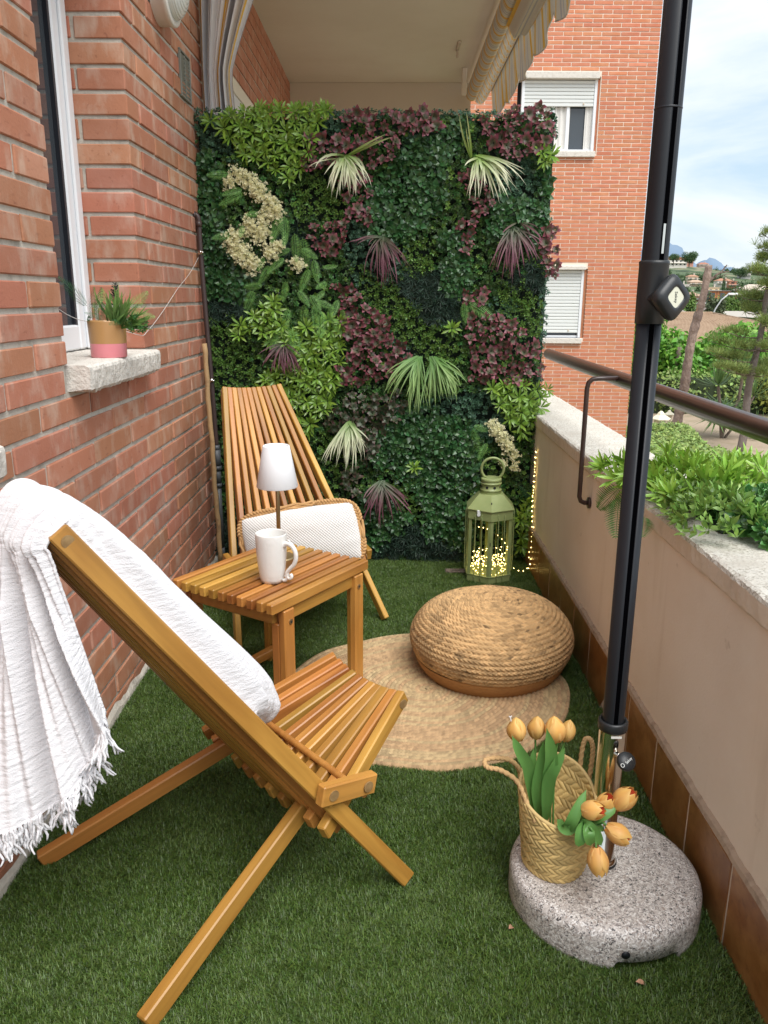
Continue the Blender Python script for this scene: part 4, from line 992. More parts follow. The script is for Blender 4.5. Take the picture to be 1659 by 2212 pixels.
stuffpart('bright_leaves', T_box, rest & (pick >= .86), M['boxy'], .0120, extra=-.006)
stuffpart('bluish_leaves', sprig(5, 1, .8, .5, .5, 0, 2, .6), bl_ & ~iv, M['blue'], .0125)
T_ivy = sprig(3, 1, .95, .35, .4, .35, 2, .32, .35, layers=2)
stuffpart('ivy_leaves', T_ivy, iv & (pick < .60), M['ivy'], .031)
T_small = sprig(4, 1, .5, .7, .6, .1, 2, .5)
stuffpart('small_leaves', T_small, sm & ~iv, M['small'], .0155)
T_fir = combine([(lambda V, F, R: (V @ R.T, F))(*leaf(1, .10, .1, .1, 1, stem=.0), rotm('Z', i * 2.4) @ rotm('Y', -(.2 + .8 * (i % 3) / 3))) for i in range(9)])
stuffpart('fir_needles', T_fir, fi & ~iv & ~sm, M['fir'], .038)
# ragged edges: sprigs standing out over the top and the free side
k = 420; ex = np.concatenate([RNG.uniform(-.86, .72, k), RNG.uniform(.700, .735, 260)]); ez = np.concatenate([RNG.uniform(2.05, 2.085, k), RNG.uniform(.8, 2.07, 260)])
ep = np.stack([ex, RNG.uniform(3.82, 3.90, len(ex)), ez], 1) - OFF
ed = RNG.normal(size=(len(ex), 3)) * .4 + np.where(np.arange(len(ex))[:, None] < k, [[0, -.4, 1.]], [[1., -.5, .2]])
V, F = scatter(T_box[0], T_box[1], ep, ed, .0135 * RNG.uniform(.8, 1.3, len(ex)), RNG.random(len(ex)) * 6); np_obj('edge_leaves', V, F, M['blue'], vg)['kind'] = 'stuff'

def pts_in(polys, dmin, seed, jitter=.0, cap=300):
    g = np.random.default_rng(seed); out_ = []
    for p_ in polys:
        lo = p_.min(0); hi = p_.max(0); A_ = (hi - lo).prod(); cnd = lo + (hi - lo) * g.random((int(A_ / (dmin * dmin) * 14) + 30, 2))
        cnd = cnd[inside(p_, cnd[:, 0], cnd[:, 1])]
        for c in cnd:
            if all((c[0] - o[0]) ** 2 + (c[1] - o[1]) ** 2 > dmin * dmin for o in out_): out_.append(c)
    return out_[:cap]
def rosette_mesh(name, nl, L_, W_, e0, e1, m, seed, curl=.2, wide=.6, fold=.2, colf=None, seg=3, serr=0):
    g = random.Random(seed); P_ = []
    for i in range(nl):
        t = i / nl; a = i * 2.399 + g.uniform(-.2, .2); V, F = leaf(L_ * g.uniform(.8, 1.1) * (1 - .25 * t), W_ * g.uniform(.85, 1.1), curl * g.uniform(.3, 1.5), fold, seg, wide=wide, stem=L_ * .1)
        if colf is not None:
            tt = V[:, 0] / (L_ * 1.1); C_ = np.array([colf(min(1, max(0, q)), g) for q in tt])
        R = rotm('Z', a) @ rotm('Y', -(e0 + (e1 - e0) * t)); 
        P_.append((V @ R.T, F) + ((C_,) if colf is not None else ()))
    r = combine(P_); return np_mesh(name, r[0], r[1], m, col=r[2] if colf is not None else None)
def put(name, me, pos, d, spin, sc, parent):
    R = frames(np.array([d], float), np.array([spin]))[0]; o = bpy.data.objects.new(name, me); link(o, parent)
    mm = Matrix([[*(R[0] * sc), pos[0]], [*(R[1] * sc), pos[1]], [*(R[2] * sc), pos[2]], [0, 0, 0, 1]]); o.matrix_local = mm; return o
lime_me = [rosette_mesh('lime_rosette', 13, .048, .0105, .2, 1.15, M['lime'], i, .25) for i in range(4)]
pl = pts_in(Z_lime, .036, 3, cap=298)
for i, (x, z) in enumerate(pl):
    put('lime_rosette', lime_me[i % 4], np.array([x, 3.845 - hmap(x, z) * .9 - random.uniform(0, .02), z]) - OFF, (random.gauss(0, .25), -1, random.gauss(.25, .25)), random.random() * 6, random.uniform(.85, 1.2), vg)
for (u, v) in [(976, 710), (455, 262), (500, 252), (560, 244), (600, 236), (640, 240), (530, 246), (672, 240), (700, 238)]:
    p = at(u, v, 'y', 3.80); put('lime_rosette', lime_me[1], p - OFF, (random.gauss(0, .2), -1, random.uniform(.2, .9)), random.random() * 6, 1.05, vg)
def bcol(t, g):
    a = np.array([.085, .10, .055]); c = np.array([.25, .050, .085]); k = min(1, max(0, (t - .30) * 2.2)); return a * (1 - k) + c * k
def bcol2(t, g):
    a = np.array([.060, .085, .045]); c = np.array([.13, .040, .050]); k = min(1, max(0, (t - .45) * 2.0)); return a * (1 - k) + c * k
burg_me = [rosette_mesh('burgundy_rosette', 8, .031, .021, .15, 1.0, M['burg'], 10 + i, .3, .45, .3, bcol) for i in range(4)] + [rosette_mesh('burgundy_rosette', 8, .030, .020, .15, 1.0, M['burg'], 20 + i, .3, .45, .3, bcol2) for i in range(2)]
pb = pts_in(Z_burg, .034, 5, cap=298)
for i, (x, z) in enumerate(pb):
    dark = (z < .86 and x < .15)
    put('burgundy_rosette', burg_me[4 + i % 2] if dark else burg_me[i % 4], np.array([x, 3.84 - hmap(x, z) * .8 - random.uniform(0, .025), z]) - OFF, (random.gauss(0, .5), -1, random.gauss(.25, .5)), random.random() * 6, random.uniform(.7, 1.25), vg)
# cream flower sprays
T_fl = sprig(4, 1, .7, .6, .5, 0, 1, .5)
flo = []
for (u, v, r) in [(515, 378, 17), (540, 395, 18), (560, 415, 20), (583, 440, 20), (597, 462, 17), (540, 490, 22), (505, 512, 20), (565, 505, 20), (520, 545, 22), (545, 568, 20), (585, 545, 18), (500, 535, 15), (495, 395, 12), (600, 530, 14), (641, 570, 16), (570, 470, 14),
                  (1072, 928, 14), (1085, 945, 16), (1098, 965, 16), (1062, 915, 10), (1110, 985, 12), (1085, 1000, 10), (1112, 1010, 9)]:
    c = at(u, v, 'y', 3.79); n = int(r * r * .34); ra = r / 400.
    q = RNG.normal(size=(n, 3)); q /= np.linalg.norm(q, axis=1, keepdims=True); P_ = np.array(c) - OFF + q * ra * (RNG.random((n, 1)) ** .6 * RNG.uniform(.6, 1.25, (n, 1))) * np.array([1, .5, 1])
    V, F = scatter(T_fl[0], T_fl[1], P_, q + RNG.normal(size=(n, 3)) * .6 + [0, -.8, .2], .0090 * RNG.uniform(.6, 1.5, n), RNG.random(n) * 6); np_obj('cream_flower_spray', V, F, M['cream'], vg)
# fern fronds
def frond_mesh(name, n, m, L_=1.0, W_=.16, sag=.25, seed=0, tip=.15, pw=.44):
    P_ = []; g = random.Random(seed)
    for i in range(n):
        t = (i + 1) / (n + 1); w = W_ * (math.sin(PI * (t ** .75) * .93 + .12) ** .7) * (1 - .25 * t)
        z = -sag * t * t
        for s_ in (1, -1):
            V, F = leaf(w, L_ / n * pw, .2, .25, 1, wide=.38); a = s_ * (PI / 2 - .38); R = rotm('Z', a) @ rotm('X', g.uniform(-.15, .15)); P_.append((V @ R.T + np.array([t * L_, 0, z]), F))
    V = []; F = []
    for i in range(9):
        t = i / 8; V += [(t * L_, .006 * L_, -sag * t * t + .002), (t * L_, -.006 * L_, -sag * t * t + .002)]
        if i: F.append((2 * i - 2, 2 * i, 2 * i + 1, 2 * i - 1))
    P_.append((np.array(V), np.array(F))); P_ = [(a_, f_ if f_.shape[1] == 4 else f_) for a_, f_ in P_]
    r = combine(P_); return np_mesh(name, r[0], r[1], m)
fern_me = [frond_mesh('fern_frond', 19, M['fernm'], 1, .30, s_, i) for i, s_ in enumerate((.15, .3, .05))]
ferndk = frond_mesh('fern_frond', 22, M['fernd'], 1, .22, .2, 9)
def put_frond(p0, p1, me, parent, off, up=(0, -1, 0), name='fern_frond'):
    X = Vector(p1) - Vector(p0); Ln = X.length; X.normalize(); Z_ = Vector(up); Z_ = (Z_ - X * Z_.dot(X)).normalized(); Y_ = Z_.cross(X)
    o = bpy.data.objects.new(name, me); link(o, parent); p = Vector(p0) - Vector(off)
    o.matrix_local = Matrix([[X.x * Ln, Y_.x * Ln, Z_.x * Ln, p.x], [X.y * Ln, Y_.y * Ln, Z_.y * Ln, p.y], [X.z * Ln, Y_.z * Ln, Z_.z * Ln, p.z], [0, 0, 0, 1]]); return o
fr5 = [(700,20,690,105),(640,10,600,80),(755,30,765,205),(810,60,830,250),(730,130,650,170),(560,180,520,270),(600,240,530,355),(690,190,580,260),(800,130,900,190),(850,260,790,390),(880,200,900,330),(940,250,1030,240),(550,370,430,380),(490,400,435,540),(700,340,680,470),(780,400,850,490),(860,430,920,530),(970,350,900,385),(900,470,1010,510),(720,520,670,670),(690,450,640,440),(820,490,810,650),(880,500,910,640),(950,400,900,460),(1040,460,1000,560),(980,520,980,610),(930,540,930,700),(1000,580,1060,680),(1060,520,1075,570),(650,650,600,780),(700,620,700,760),(740,640,780,830),(600,720,560,750),(730,700,760,820),(350,40,230,50)]
ferns = [(384 + a / 3, 493.7 + b_ / 3, 384 + c / 3, 493.7 + d / 3) for a, b_, c, d in fr5]
ferns += [(384 + a / 3, b_ / 3, 384 + c / 3, d / 3) for a, b_, c, d in [(330,1130,190,1130),(420,1250,265,1310),(420,1225,300,1240),(520,1380,445,1390),(660,1400,600,1560),(690,1400,715,1560),(420,1460,405,1530)]]
ferns += [(823 + a / 3, 493.7 + b_ / 3, 823 + c / 3, 493.7 + d / 3) for a, b_, c, d in [(540,475,545,605),(570,485,728,570),(590,1300,635,1460),(690,1390,640,1495),(600,1280,700,1310)]]
for i, (u0, v0, u1, v1) in enumerate(ferns):
    y0 = 3.80 - .02 * random.random(); p0 = at(u0, v0, 'y', y0); p1 = at(u1, v1, 'y', y0 - .05 * random.random()); c = (p1 - p0); p1 = p0 + c * 1.06
    put_frond(p0, p1, fern_me[i % 3], vg, OFF, (random.gauss(0, .35), -1, random.gauss(.25, .3)))
for (u0, v0, u1, v1) in [(1028, 1062, 1014, 1092), (1122, 1050, 1150, 1085), (1040, 1000, 1010, 1030)]:
    put_frond(at(u0, v0, 'y', 3.80), at(u1, v1, 'y', 3.77), ferndk, vg, OFF)
# spiky grass tufts
def tuft_obj(cx, cy, tips, cb, ct, name, n, w=.0085, droop=.25, seed=0, y=3.80, parent=None, off=None, yout=.09, mname='spike'):
    """blades from a root point to tip points (pixels of the photo measured on the panel)"""
    g = random.Random(seed); root = at(cx, cy, 'y', y); P_ = []
    for i in range(n):
        k = g.random() * (len(tips) - 1); a = int(k); f_ = k - a; tu = tips[a][0] * (1 - f_) + tips[min(a + 1, len(tips) - 1)][0] * f_ + g.gauss(0, 12); tv = tips[a][1] * (1 - f_) + tips[min(a + 1, len(tips) - 1)][1] * f_ + g.uniform(-30, 14)
        tip = at(tu, tv, 'y', y - g.uniform(.2, 1) * yout); r = np.array(root) + np.array([g.uniform(-.025, .025), 0, g.uniform(-.02, .012)]) * (.7 if n > 12 else .2)
        mid = (r + tip) / 2 + np.array([(tip[0] - r[0]) * g.uniform(.0, .35) + g.uniform(-.018, .018), -g.uniform(.3, 1) * yout * .55, droop * np.linalg.norm(tip - r) * g.uniform(.1, 1.3)])
        V = []; C_ = []; m_ = 6; W_ = w * g.uniform(.45, 1.1); side = np.array([math.cos(g.uniform(-.6, .6)), g.uniform(-.5, .5), 0]); dd = tip - r; side = np.cross(dd / np.linalg.norm(dd), [0, -1, .2]); side /= np.linalg.norm(side) + 1e-9; side += np.array([0, g.uniform(-.4, .4), 0])
        for j in range(m_ + 1):
            t = j / m_; p = r * (1 - t) ** 2 + mid * 2 * t * (1 - t) + tip * t * t; ww = W_ * .5 * (1 - t) ** .6 * (.6 + .8 * min(1, t * 4)); V += [p + side * ww, p + np.array([0, ww * .4, 0]), p - side * ww]
            kk = min(1, max(0, (t - .08) * 1.5)); c = np.array(cb) * (1 - kk) + np.array(ct) * kk; C_ += [c * g.uniform(.96, 1.04)] * 3
        F = [f2 for j in range(m_) for f2 in ((3 * j, 3 * j + 3, 3 * j + 4, 3 * j + 1), (3 * j + 1, 3 * j + 4, 3 * j + 5, 3 * j + 2))]
        P_.append((np.array(V) - (off if off is not None else OFF), np.array(F), np.array(C_)))
    r = combine(P_); return np_obj(name, r[0], r[1], M[mname], parent or vg, col=r[2])
GRN, WHT_, BUR, GRN2 = (.24, .40, .07), (.84, .85, .62), (.22, .075, .11), (.10, .19, .09)
tuft_obj(748, 338, [(660, 345), (690, 365), (700, 400), (715, 425), (740, 430), (752, 418), (768, 422), (785, 405), (800, 385)], GRN, WHT_, 'spiky_tuft', 46, .010, .22, 1)
tuft_obj(748, 338, [(800, 325), (824, 316), (826, 318)], GRN, (.45, .52, .22), 'spiky_tuft', 5, .010, .1, 2)
tuft_obj(1036, 338, [(1003, 372), (1006, 410), (1028, 440), (1050, 415), (1070, 440), (1085, 425), (1100, 405), (1118, 412), (1108, 380)], GRN, WHT_, 'spiky_tuft', 40, .010, .2, 3)
tuft_obj(1020, 340, [(997, 262), (1000, 268)], GRN, (.45, .50, .20), 'spiky_tuft', 3, .012, .02, 4)
tuft_obj(757, 912, [(700, 985), (712, 1000), (735, 1005), (752, 1008), (765, 1010), (782, 985), (786, 975)], (.20, .34, .08), WHT_, 'spiky_tuft', 52, .009, .16, 5)
tuft_obj(824, 508, [(765, 535), (792, 575), (812, 602), (828, 612), (840, 600), (850, 606), (868, 575), (888, 562)], (.08, .13, .06), BUR, 'spiky_tuft', 48, .0075, .14, 6)
tuft_obj(1110, 492, [(1062, 580), (1085, 595), (1098, 605), (1115, 590), (1140, 590), (1160, 575), (1165, 550), (1100, 600)], (.10, .15, .08), BUR, 'spiky_tuft', 46, .0075, .16, 7)
tuft_obj(1120, 480, [(1150, 492), (1164, 528), (1040, 485)], (.10, .13, .07), BUR, 'spiky_tuft', 8, .0075, .1, 17)
tuft_obj(612, 742, [(568, 775), (580, 795), (600, 805), (620, 805), (640, 812), (645, 800)], (.09, .12, .08), BUR, 'spiky_tuft', 44, .0075, .10, 8)
tuft_obj(826, 1040, [(782, 1095), (792, 1130), (810, 1120), (826, 1140), (840, 1120), (868, 1105), (874, 1100)], (.12, .18, .10), BUR, 'spiky_tuft', 46, .0085, .14, 9)
tuft_obj(905, 772, [(828, 830), (850, 855), (870, 875), (895, 880), (905, 885), (925, 890)], (.12, .28, .06), (.32, .48, .17), 'spiky_tuft', 42, .0085, .16, 10)
tuft_obj(935, 772, [(915, 885), (940, 880), (960, 878), (978, 870), (990, 850), (985, 835)], (.12, .28, .06), (.32, .48, .17), 'spiky_tuft', 40, .0085, .14, 11)

# ============================================================ ARTIFICIAL GRASS (geometry nodes, blades instanced patch by patch)
def turf():
    g = np.random.default_rng(12); S = .12; n = 1900
    V = []; F = []
    rr_ = .068 * np.sqrt(g.random(n)) * (.85 + .3 * g.random(n)); aa_ = g.random(n) * 2 * PI; x = rr_ * np.cos(aa_); y = rr_ * np.sin(aa_); a = g.random(n) * 2 * PI; h = g.uniform(.011, .024, n); ln = g.uniform(.15, 1.5, n) * .014; w = g.uniform(.0006, .0013, n)
    az = a; dx, dy = np.cos(az), np.sin(az); sx, sy = -dy * w, dx * w
    p0 = np.stack([x, y, np.zeros(n)], 1); p1 = p0 + np.stack([dx * ln * .35, dy * ln * .35, h * .6], 1); p2 = p0 + np.stack([dx * ln, dy * ln, h * g.uniform(.75, 1, n)], 1)
    s_ = np.stack([sx, sy, np.zeros(n)], 1)
    V = np.stack([p0 - s_, p0 + s_, p1 + s_ * .9, p1 - s_ * .9, p2 + s_ * .25, p2 - s_ * .25], 1).reshape(-1, 3)
    o_ = np.arange(n)[:, None] * 6; F = np.concatenate([o_ + [0, 1, 2, 3], o_ + [3, 2, 4, 5]], 0)
    patch = bpy.data.objects.new('turf_patch', np_mesh('turf_patch', V, F, M['turf']))
    px = np.arange(-.86 + .03, .713 - .02, .062); py = np.arange(-.2, 3.86, .062)
    P_ = np.array([(a_ + g.uniform(-.028, .028), b_ + g.uniform(-.028, .028), -.006 + g.uniform(-.002, .002)) for a_ in px for b_ in py])
    P_[:, 0] = np.clip(P_[:, 0], -.86 + .062, .713 - .076)
    me = bpy.data.meshes.new('artificial_grass'); me.vertices.add(len(P_)); me.vertices.foreach_set('co', P_.astype(np.float32).ravel()); me.update()
    ob = bpy.data.objects.new('artificial_grass', me); link(ob); me.materials.append(M['turf'])
    ng = bpy.data.node_groups.new('turf', 'GeometryNodeTree'); ng.interface.new_socket('Geometry', in_out='INPUT', socket_type='NodeSocketGeometry'); ng.interface.new_socket('Geometry', in_out='OUTPUT', socket_type='NodeSocketGeometry')
    gi = ng.nodes.new('NodeGroupInput'); go = ng.nodes.new('NodeGroupOutput'); iop = ng.nodes.new('GeometryNodeInstanceOnPoints'); oi = ng.nodes.new('GeometryNodeObjectInfo'); oi.inputs['Object'].default_value = patch
    rv = ng.nodes.new('FunctionNodeRandomValue'); rv.data_type = 'FLOAT'; rv.inputs[2].default_value = 0; rv.inputs[3].default_value = 4
    mu = ng.nodes.new('ShaderNodeMath'); mu.operation = 'MULTIPLY'; mu.inputs[1].default_value = PI / 2; cx = ng.nodes.new('ShaderNodeCombineXYZ')
    l = ng.links.new; l(gi.outputs[0], iop.inputs['Points']); l(oi.outputs['Geometry'], iop.inputs['Instance']); l(rv.outputs[1], mu.inputs[0]); l(mu.outputs[0], cx.inputs['Z'])
    l(cx.outputs[0], iop.inputs['Rotation']); l(iop.outputs[0], go.inputs[0])
    md = ob.modifiers.new('turf', 'NODES'); md.node_group = ng
    tag(ob, 'short green artificial turf covering the balcony floor', 'grass', kind='stuff')
turf()

# ============================================================ FURNITURE
def beam(name, p0, p1, side, w, d, parent, m=None, ch=.003, cut0=None):
    """wooden bar from p0 to p1, width w along 'side', depth d across; grain runs along local X"""
    p0, p1 = Vector(p0), Vector(p1); X = p1 - p0; Ln = X.length; X.normalize(); Y_ = Vector(side); Y_ = (Y_ - X * Y_.dot(X)).normalized(); Z_ = X.cross(Y_)
    q = MB(); q.bbox(0, Ln, -w / 2, w / 2, -d / 2, d / 2, ch)
    if cut0 == 'foot':     # end cut level with the ground
        k = X.z / max(1e-6, math.hypot(X.x, X.y)); a = -Z_.z / X.z if abs(X.z) > .05 else 0
        q.v = [(x + (a * z if x > Ln / 2 else 0), y, z) for (x, y, z) in q.v]
    o = bpy.data.objects.new(name, q.mesh(name, m or M['wood'])); link(o, parent)
    o.matrix_local = Matrix([[X.x, Y_.x, Z_.x, p0.x], [X.y, Y_.y, Z_.y, p0.y], [X.z, Y_.z, Z_.z, p0.z], [0, 0, 0, 1]])
    return o
def plug(name, c, axis, r, t, parent, m=None):
    c = Vector(c); a = Vector(axis).normalized() * t / 2; q = MB(); q.tube([c - a, c + a], r, 16); return q.obj(name, m or M['plug'], parent)

fT, zT, wT, fF, wF, fS, zS, wS, fR = -.371, .901, .125, .245, .315, .369, .349, .146, -.372
PF, PZ = .0947, .2199
def make_chair():
    t = empty('slatted_chair', (0, 0, 0), 0)
    SW, SD = .0215, .036
    # back slats, local x = forward, local y = side (left positive)
    for i in range(12):
        j = i - 5.5; k = (j / 5.5) ** 2; sg = (1 - k)
        top = Vector((fT - .018 * sg, -j * .0227, zT - .010 * sg)); piv = Vector((PF - .016 * sg, -j * .0487, PZ - .018 * sg))
        if abs(j) > 5:
            bot = Vector((fF, -math.copysign(wF, j), .018)); d = (top - bot).normalized()
            o = beam('leg', top + d * .022, bot, (0, 1, 0), .0225, .038, t)
        else:
            d = (piv - top).normalized(); beam('back_slat', top - d * .022, piv + d * (.055 + .01 * sg), (0, 1, 0), SW, SD, t)
    for i in range(11):
        j = i - 5; k = (j / 5) ** 2; sg = (1 - k); s_ = j * .0292
        s_ = math.copysign([0, .0265, .053, .0815, .1115, .1415][abs(j)], j)
        fr = Vector((fS, -s_, zS - .022 * sg)); piv = Vector((PF, -j * .0487, PZ - .010 * sg)); d = (fr - piv).normalized()
        if abs(j) == 3:
            bot = Vector((fR, -math.copysign(.285, j), .018)); d = (fr - bot).normalized(); beam('leg', fr + d * .02, bot, (0, 1, 0), .0270, .041, t)
        else: beam('seat_slat', fr + d * .022, piv - d * .05, (0, 1, 0), .0225, SD, t)
    for s_ in (-1, 1):
        o = beam('link_plate', (.030, s_ * .281, .312), (.176, s_ * .276, .281), (0, 1, 0), .024, .046, t)
        for (f_, z_) in ((.058, .306), (.150, .287)): plug('dowel_end', (f_, s_ * .2925, z_), (0, 1, 0), .012, .003, o).parent = t
        plug('dowel_end', (fT, s_ * (wT + SW / 2 + .0005), zT), (0, 1, 0), .0115, .002, t); plug('dowel_end', (fS, s_ * (wS + SW / 2 + .0005), zS), (0, 1, 0), .0115, .002, t)
    plug('dowel', (.060, 0, .280), (0, 1, 0), .008, .56, t, M['wood']); plug('dowel', (.150, 0, .262), (0, 1, 0), .008, .56, t, M['wood'])
    return t
ch1 = make_chair(); ch1.location = (-.34, 1.612, 0); ch1.rotation_euler = (0, 0, .711)
tag(ch1, 'slatted wooden folding chair in front, with a white throw over its back', 'chair', 'slatted wooden folding chairs')
ch2 = copy_tree(ch1); ch2.location = (-.398, 3.103, 0); ch2.rotation_euler = (0, 0, -1.057)
tag(ch2, 'slatted wooden folding chair at the back, holding a white cushion, beside the green wall', 'chair', 'slatted wooden folding chairs')
A1 = .711
def cw(f, s, z):   # chair one: forward, right hand side, height
    return np.array([-.34 + f * math.cos(A1) + s * math.sin(A1), 1.612 + f * math.sin(A1) - s * math.cos(A1), z])

# side table
tu = np.array([.538, .843, 0]); tv = np.array([-.867, .499, 0]); tu /= np.linalg.norm(tu); tv -= tu * tv.dot(tu); tv /= np.linalg.norm(tv)
tn = np.array([-.324, 2.106, 0])
TL, TW, TZ = .492, .405, .45
tb = empty('side_table', tuple(tn + tu * TL / 2 + tv * TW / 2), math.atan2(tu[1], tu[0]), 'square slatted wooden side table between the two chairs', 'table')
sp = (TW - .027) / 10
for i in range(11):
    y = -TW / 2 + .0135 + sp * i; beam('slat', (-TL / 2 + random.uniform(-.002, .002), y, TZ - .0165), (TL / 2, y, TZ - .0165), (0, 1, 0), .0250, .033, tb, ch=.0035)
x0, x1, y0, y1 = -TL / 2 + .055, TL / 2 - .035, -TW / 2 + .012, TW / 2 - .012
beam('apron', (x0 + .02, y0 + .012, TZ - .056), (x1, y0 + .012, TZ - .056), (0, 1, 0), .022, .044, tb); beam('apron', (x0 + .02, y1 - .012, TZ - .056), (x1, y1 - .012, TZ - .056), (0, 1, 0), .022, .044, tb)
beam('apron', (x0, y0 + .025, TZ - .058), (x0, y1 - .02, TZ - .058), (1, 0, 0), .022, .048, tb); beam('apron', (x1 - .012, y0 + .024, TZ - .058), (x1 - .012, y1 - .024, TZ - .058), (1, 0, 0), .022, .048, tb)
for (x, sx) in ((x0 + .02, 1), (x1 - .022, -1)):
    for (y, sy) in ((y0 - .001, 1), (y1 + .001, -1)):
        lg = beam('leg', (x, y, TZ - .036), (x, y, .004), (1, 0, 0), .046, .024, tb, ch=.003)
        beam('leg', (x - sx * .011, y + sy * .0265, TZ - .082), (x - sx * .011, y + sy * .0265, .004), (1, 0, 0), .024, .028, tb, ch=.003)
        o = plug('bolt', (x + .004 * sx, y - sy * .0125, TZ - .075), (0, 1, 0), .0085, .003, tb, M['brass']); plug('bolt', (x + .004 * sx, y - sy * .0142, TZ - .075), (0, 1, 0), .004, .002, tb, M['chip'])
beam('stretcher', (x0 + .04, y1 - .03, .06), (x1 - .04, y1 - .03, .06), (0, 1, 0), .03, .03, tb)

# table lamp
lp = empty('table_lamp', (-.350, 2.468, TZ), 0, 'small table lamp with white shade and brass stem on the side table', 'lamp')
b = MB(); b.lathe([(.049, 0), (.050, .003), (.050, .026), (.047, .030), (.010, .031), (.0075, .033)], 40, capt=True); b.obj('base', M['brass'], lp, False)
b = MB(); b.tube([(0, 0, .03), (0, 0, .37)], .0068, 14); b.obj('stem', M['brass'], lp, True)
b = MB(); b.lathe([(.0645, .262), (.066, .264), (.0425, .392), (.0405, .3945), (.0385, .392), (.062, .266), (.0645, .262)], 48, capb=False); b.obj('lamp_shade', M['shade'], lp, True)
b = MB(); b.lathe([(.0005, .372), (.0405, .374)], 32, capb=False); b.obj('diffuser', M['shade'], lp, True)
# mug
mg = empty('mug', (-.352, 2.312, TZ), math.radians(-25), 'white embossed ceramic mug with a curled handle on the side table', 'mug')
rp = [(.030, .0), (.034, .001), (.0375, .012), (.041, .035), (.0445, .07), (.0465, .10), (.0472, .13), (.0478, .152), (.0472, .1545), (.0455, .1545), (.0445, .150), (.0435, .10), (.040, .05), (.033, .012), (.001, .009)]
b = MB(); b.lathe(rp, 56); b.obj('body', M['ceramic'], mg, True)
hp = [(.044, 0, .118), (.056, 0, .128), (.072, 0, .124), (.084, 0, .108), (.087, 0, .088), (.080, 0, .066), (.066, 0, .050), (.055, 0, .036), (.056, 0, .022), (.064, 0, .018), (.070, 0, .025), (.066, 0, .033)]
def smooth_path(P_, n):
    P_ = [Vector(p) for p in P_]; out_ = []
    for i in range(len(P_) - 1):
        a = P_[max(0, i - 1)]; b_ = P_[i]; c = P_[i + 1]; d = P_[min(len(P_) - 1, i + 2)]
        for k in range(n):
            t = k / n; out_.append(.5 * ((2 * b_) + (c - a) * t + (2 * a - 5 * b_ + 4 * c - d) * t * t + (3 * b_ - a - 3 * c + d) * t ** 3))
    return out_ + [P_[-1]]
sp_ = smooth_path(hp, 5); b = MB(); b.tube(sp_, [.0078 - .0025 * i / len(sp_) for i in range(len(sp_))], 12)
b.tube(smooth_path([(.040, 0, .008), (.050, 0, .012), (.054, 0, .020), (.048, 0, .026)], 5), .0055, 10); b.tube(smooth_path([(.062, 0, .127), (.066, 0, .136), (.060, 0, .139)], 4), .0035, 8); b.obj('handle', M['ceramic'], mg, True)
# rising spots of relief on the mug body are part of its glaze bump

# ---------------- braided things
def hashn(a, b_=0): 
    v = np.sin(a * 127.1 + b_ * 311.7) * 43758.5453; return v - np.floor(v)
def braid(v, ph):
    """v across the row 0..1, ph along in strands -> height 0..1, strand id"""
    up = v < .5; w = np.where(up, v * 2, (1 - v) * 2); p_ = ph + w * .75 + np.where(up, 0, .5)
    f_ = p_ - np.floor(p_); h = (np.sin(PI * f_) ** .55) * (np.sin(PI * np.clip(v, .02, .98)) ** .35) * (.75 + .25 * np.sin(PI * w * .5))
    return h, np.floor(p_) + np.where(up, 0, .37)
def prof_interp(P_, n):
    P_ = np.array([tuple(q) for q in smooth_path([(p[0], p[1], 0) for p in P_], 12)])[:, :2]; d = np.r_[0, np.cumsum(np.linalg.norm(np.diff(P_, axis=0), axis=1))]
    s_ = np.linspace(0, d[-1], n); r = np.interp(s_, d, P_[:, 0]); z = np.interp(s_, d, P_[:, 1]); tr_ = np.gradient(r); tz = np.gradient(z); L_ = np.hypot(tr_, tz) + 1e-9
    return s_, r, z, -tz / L_, tr_ / L_
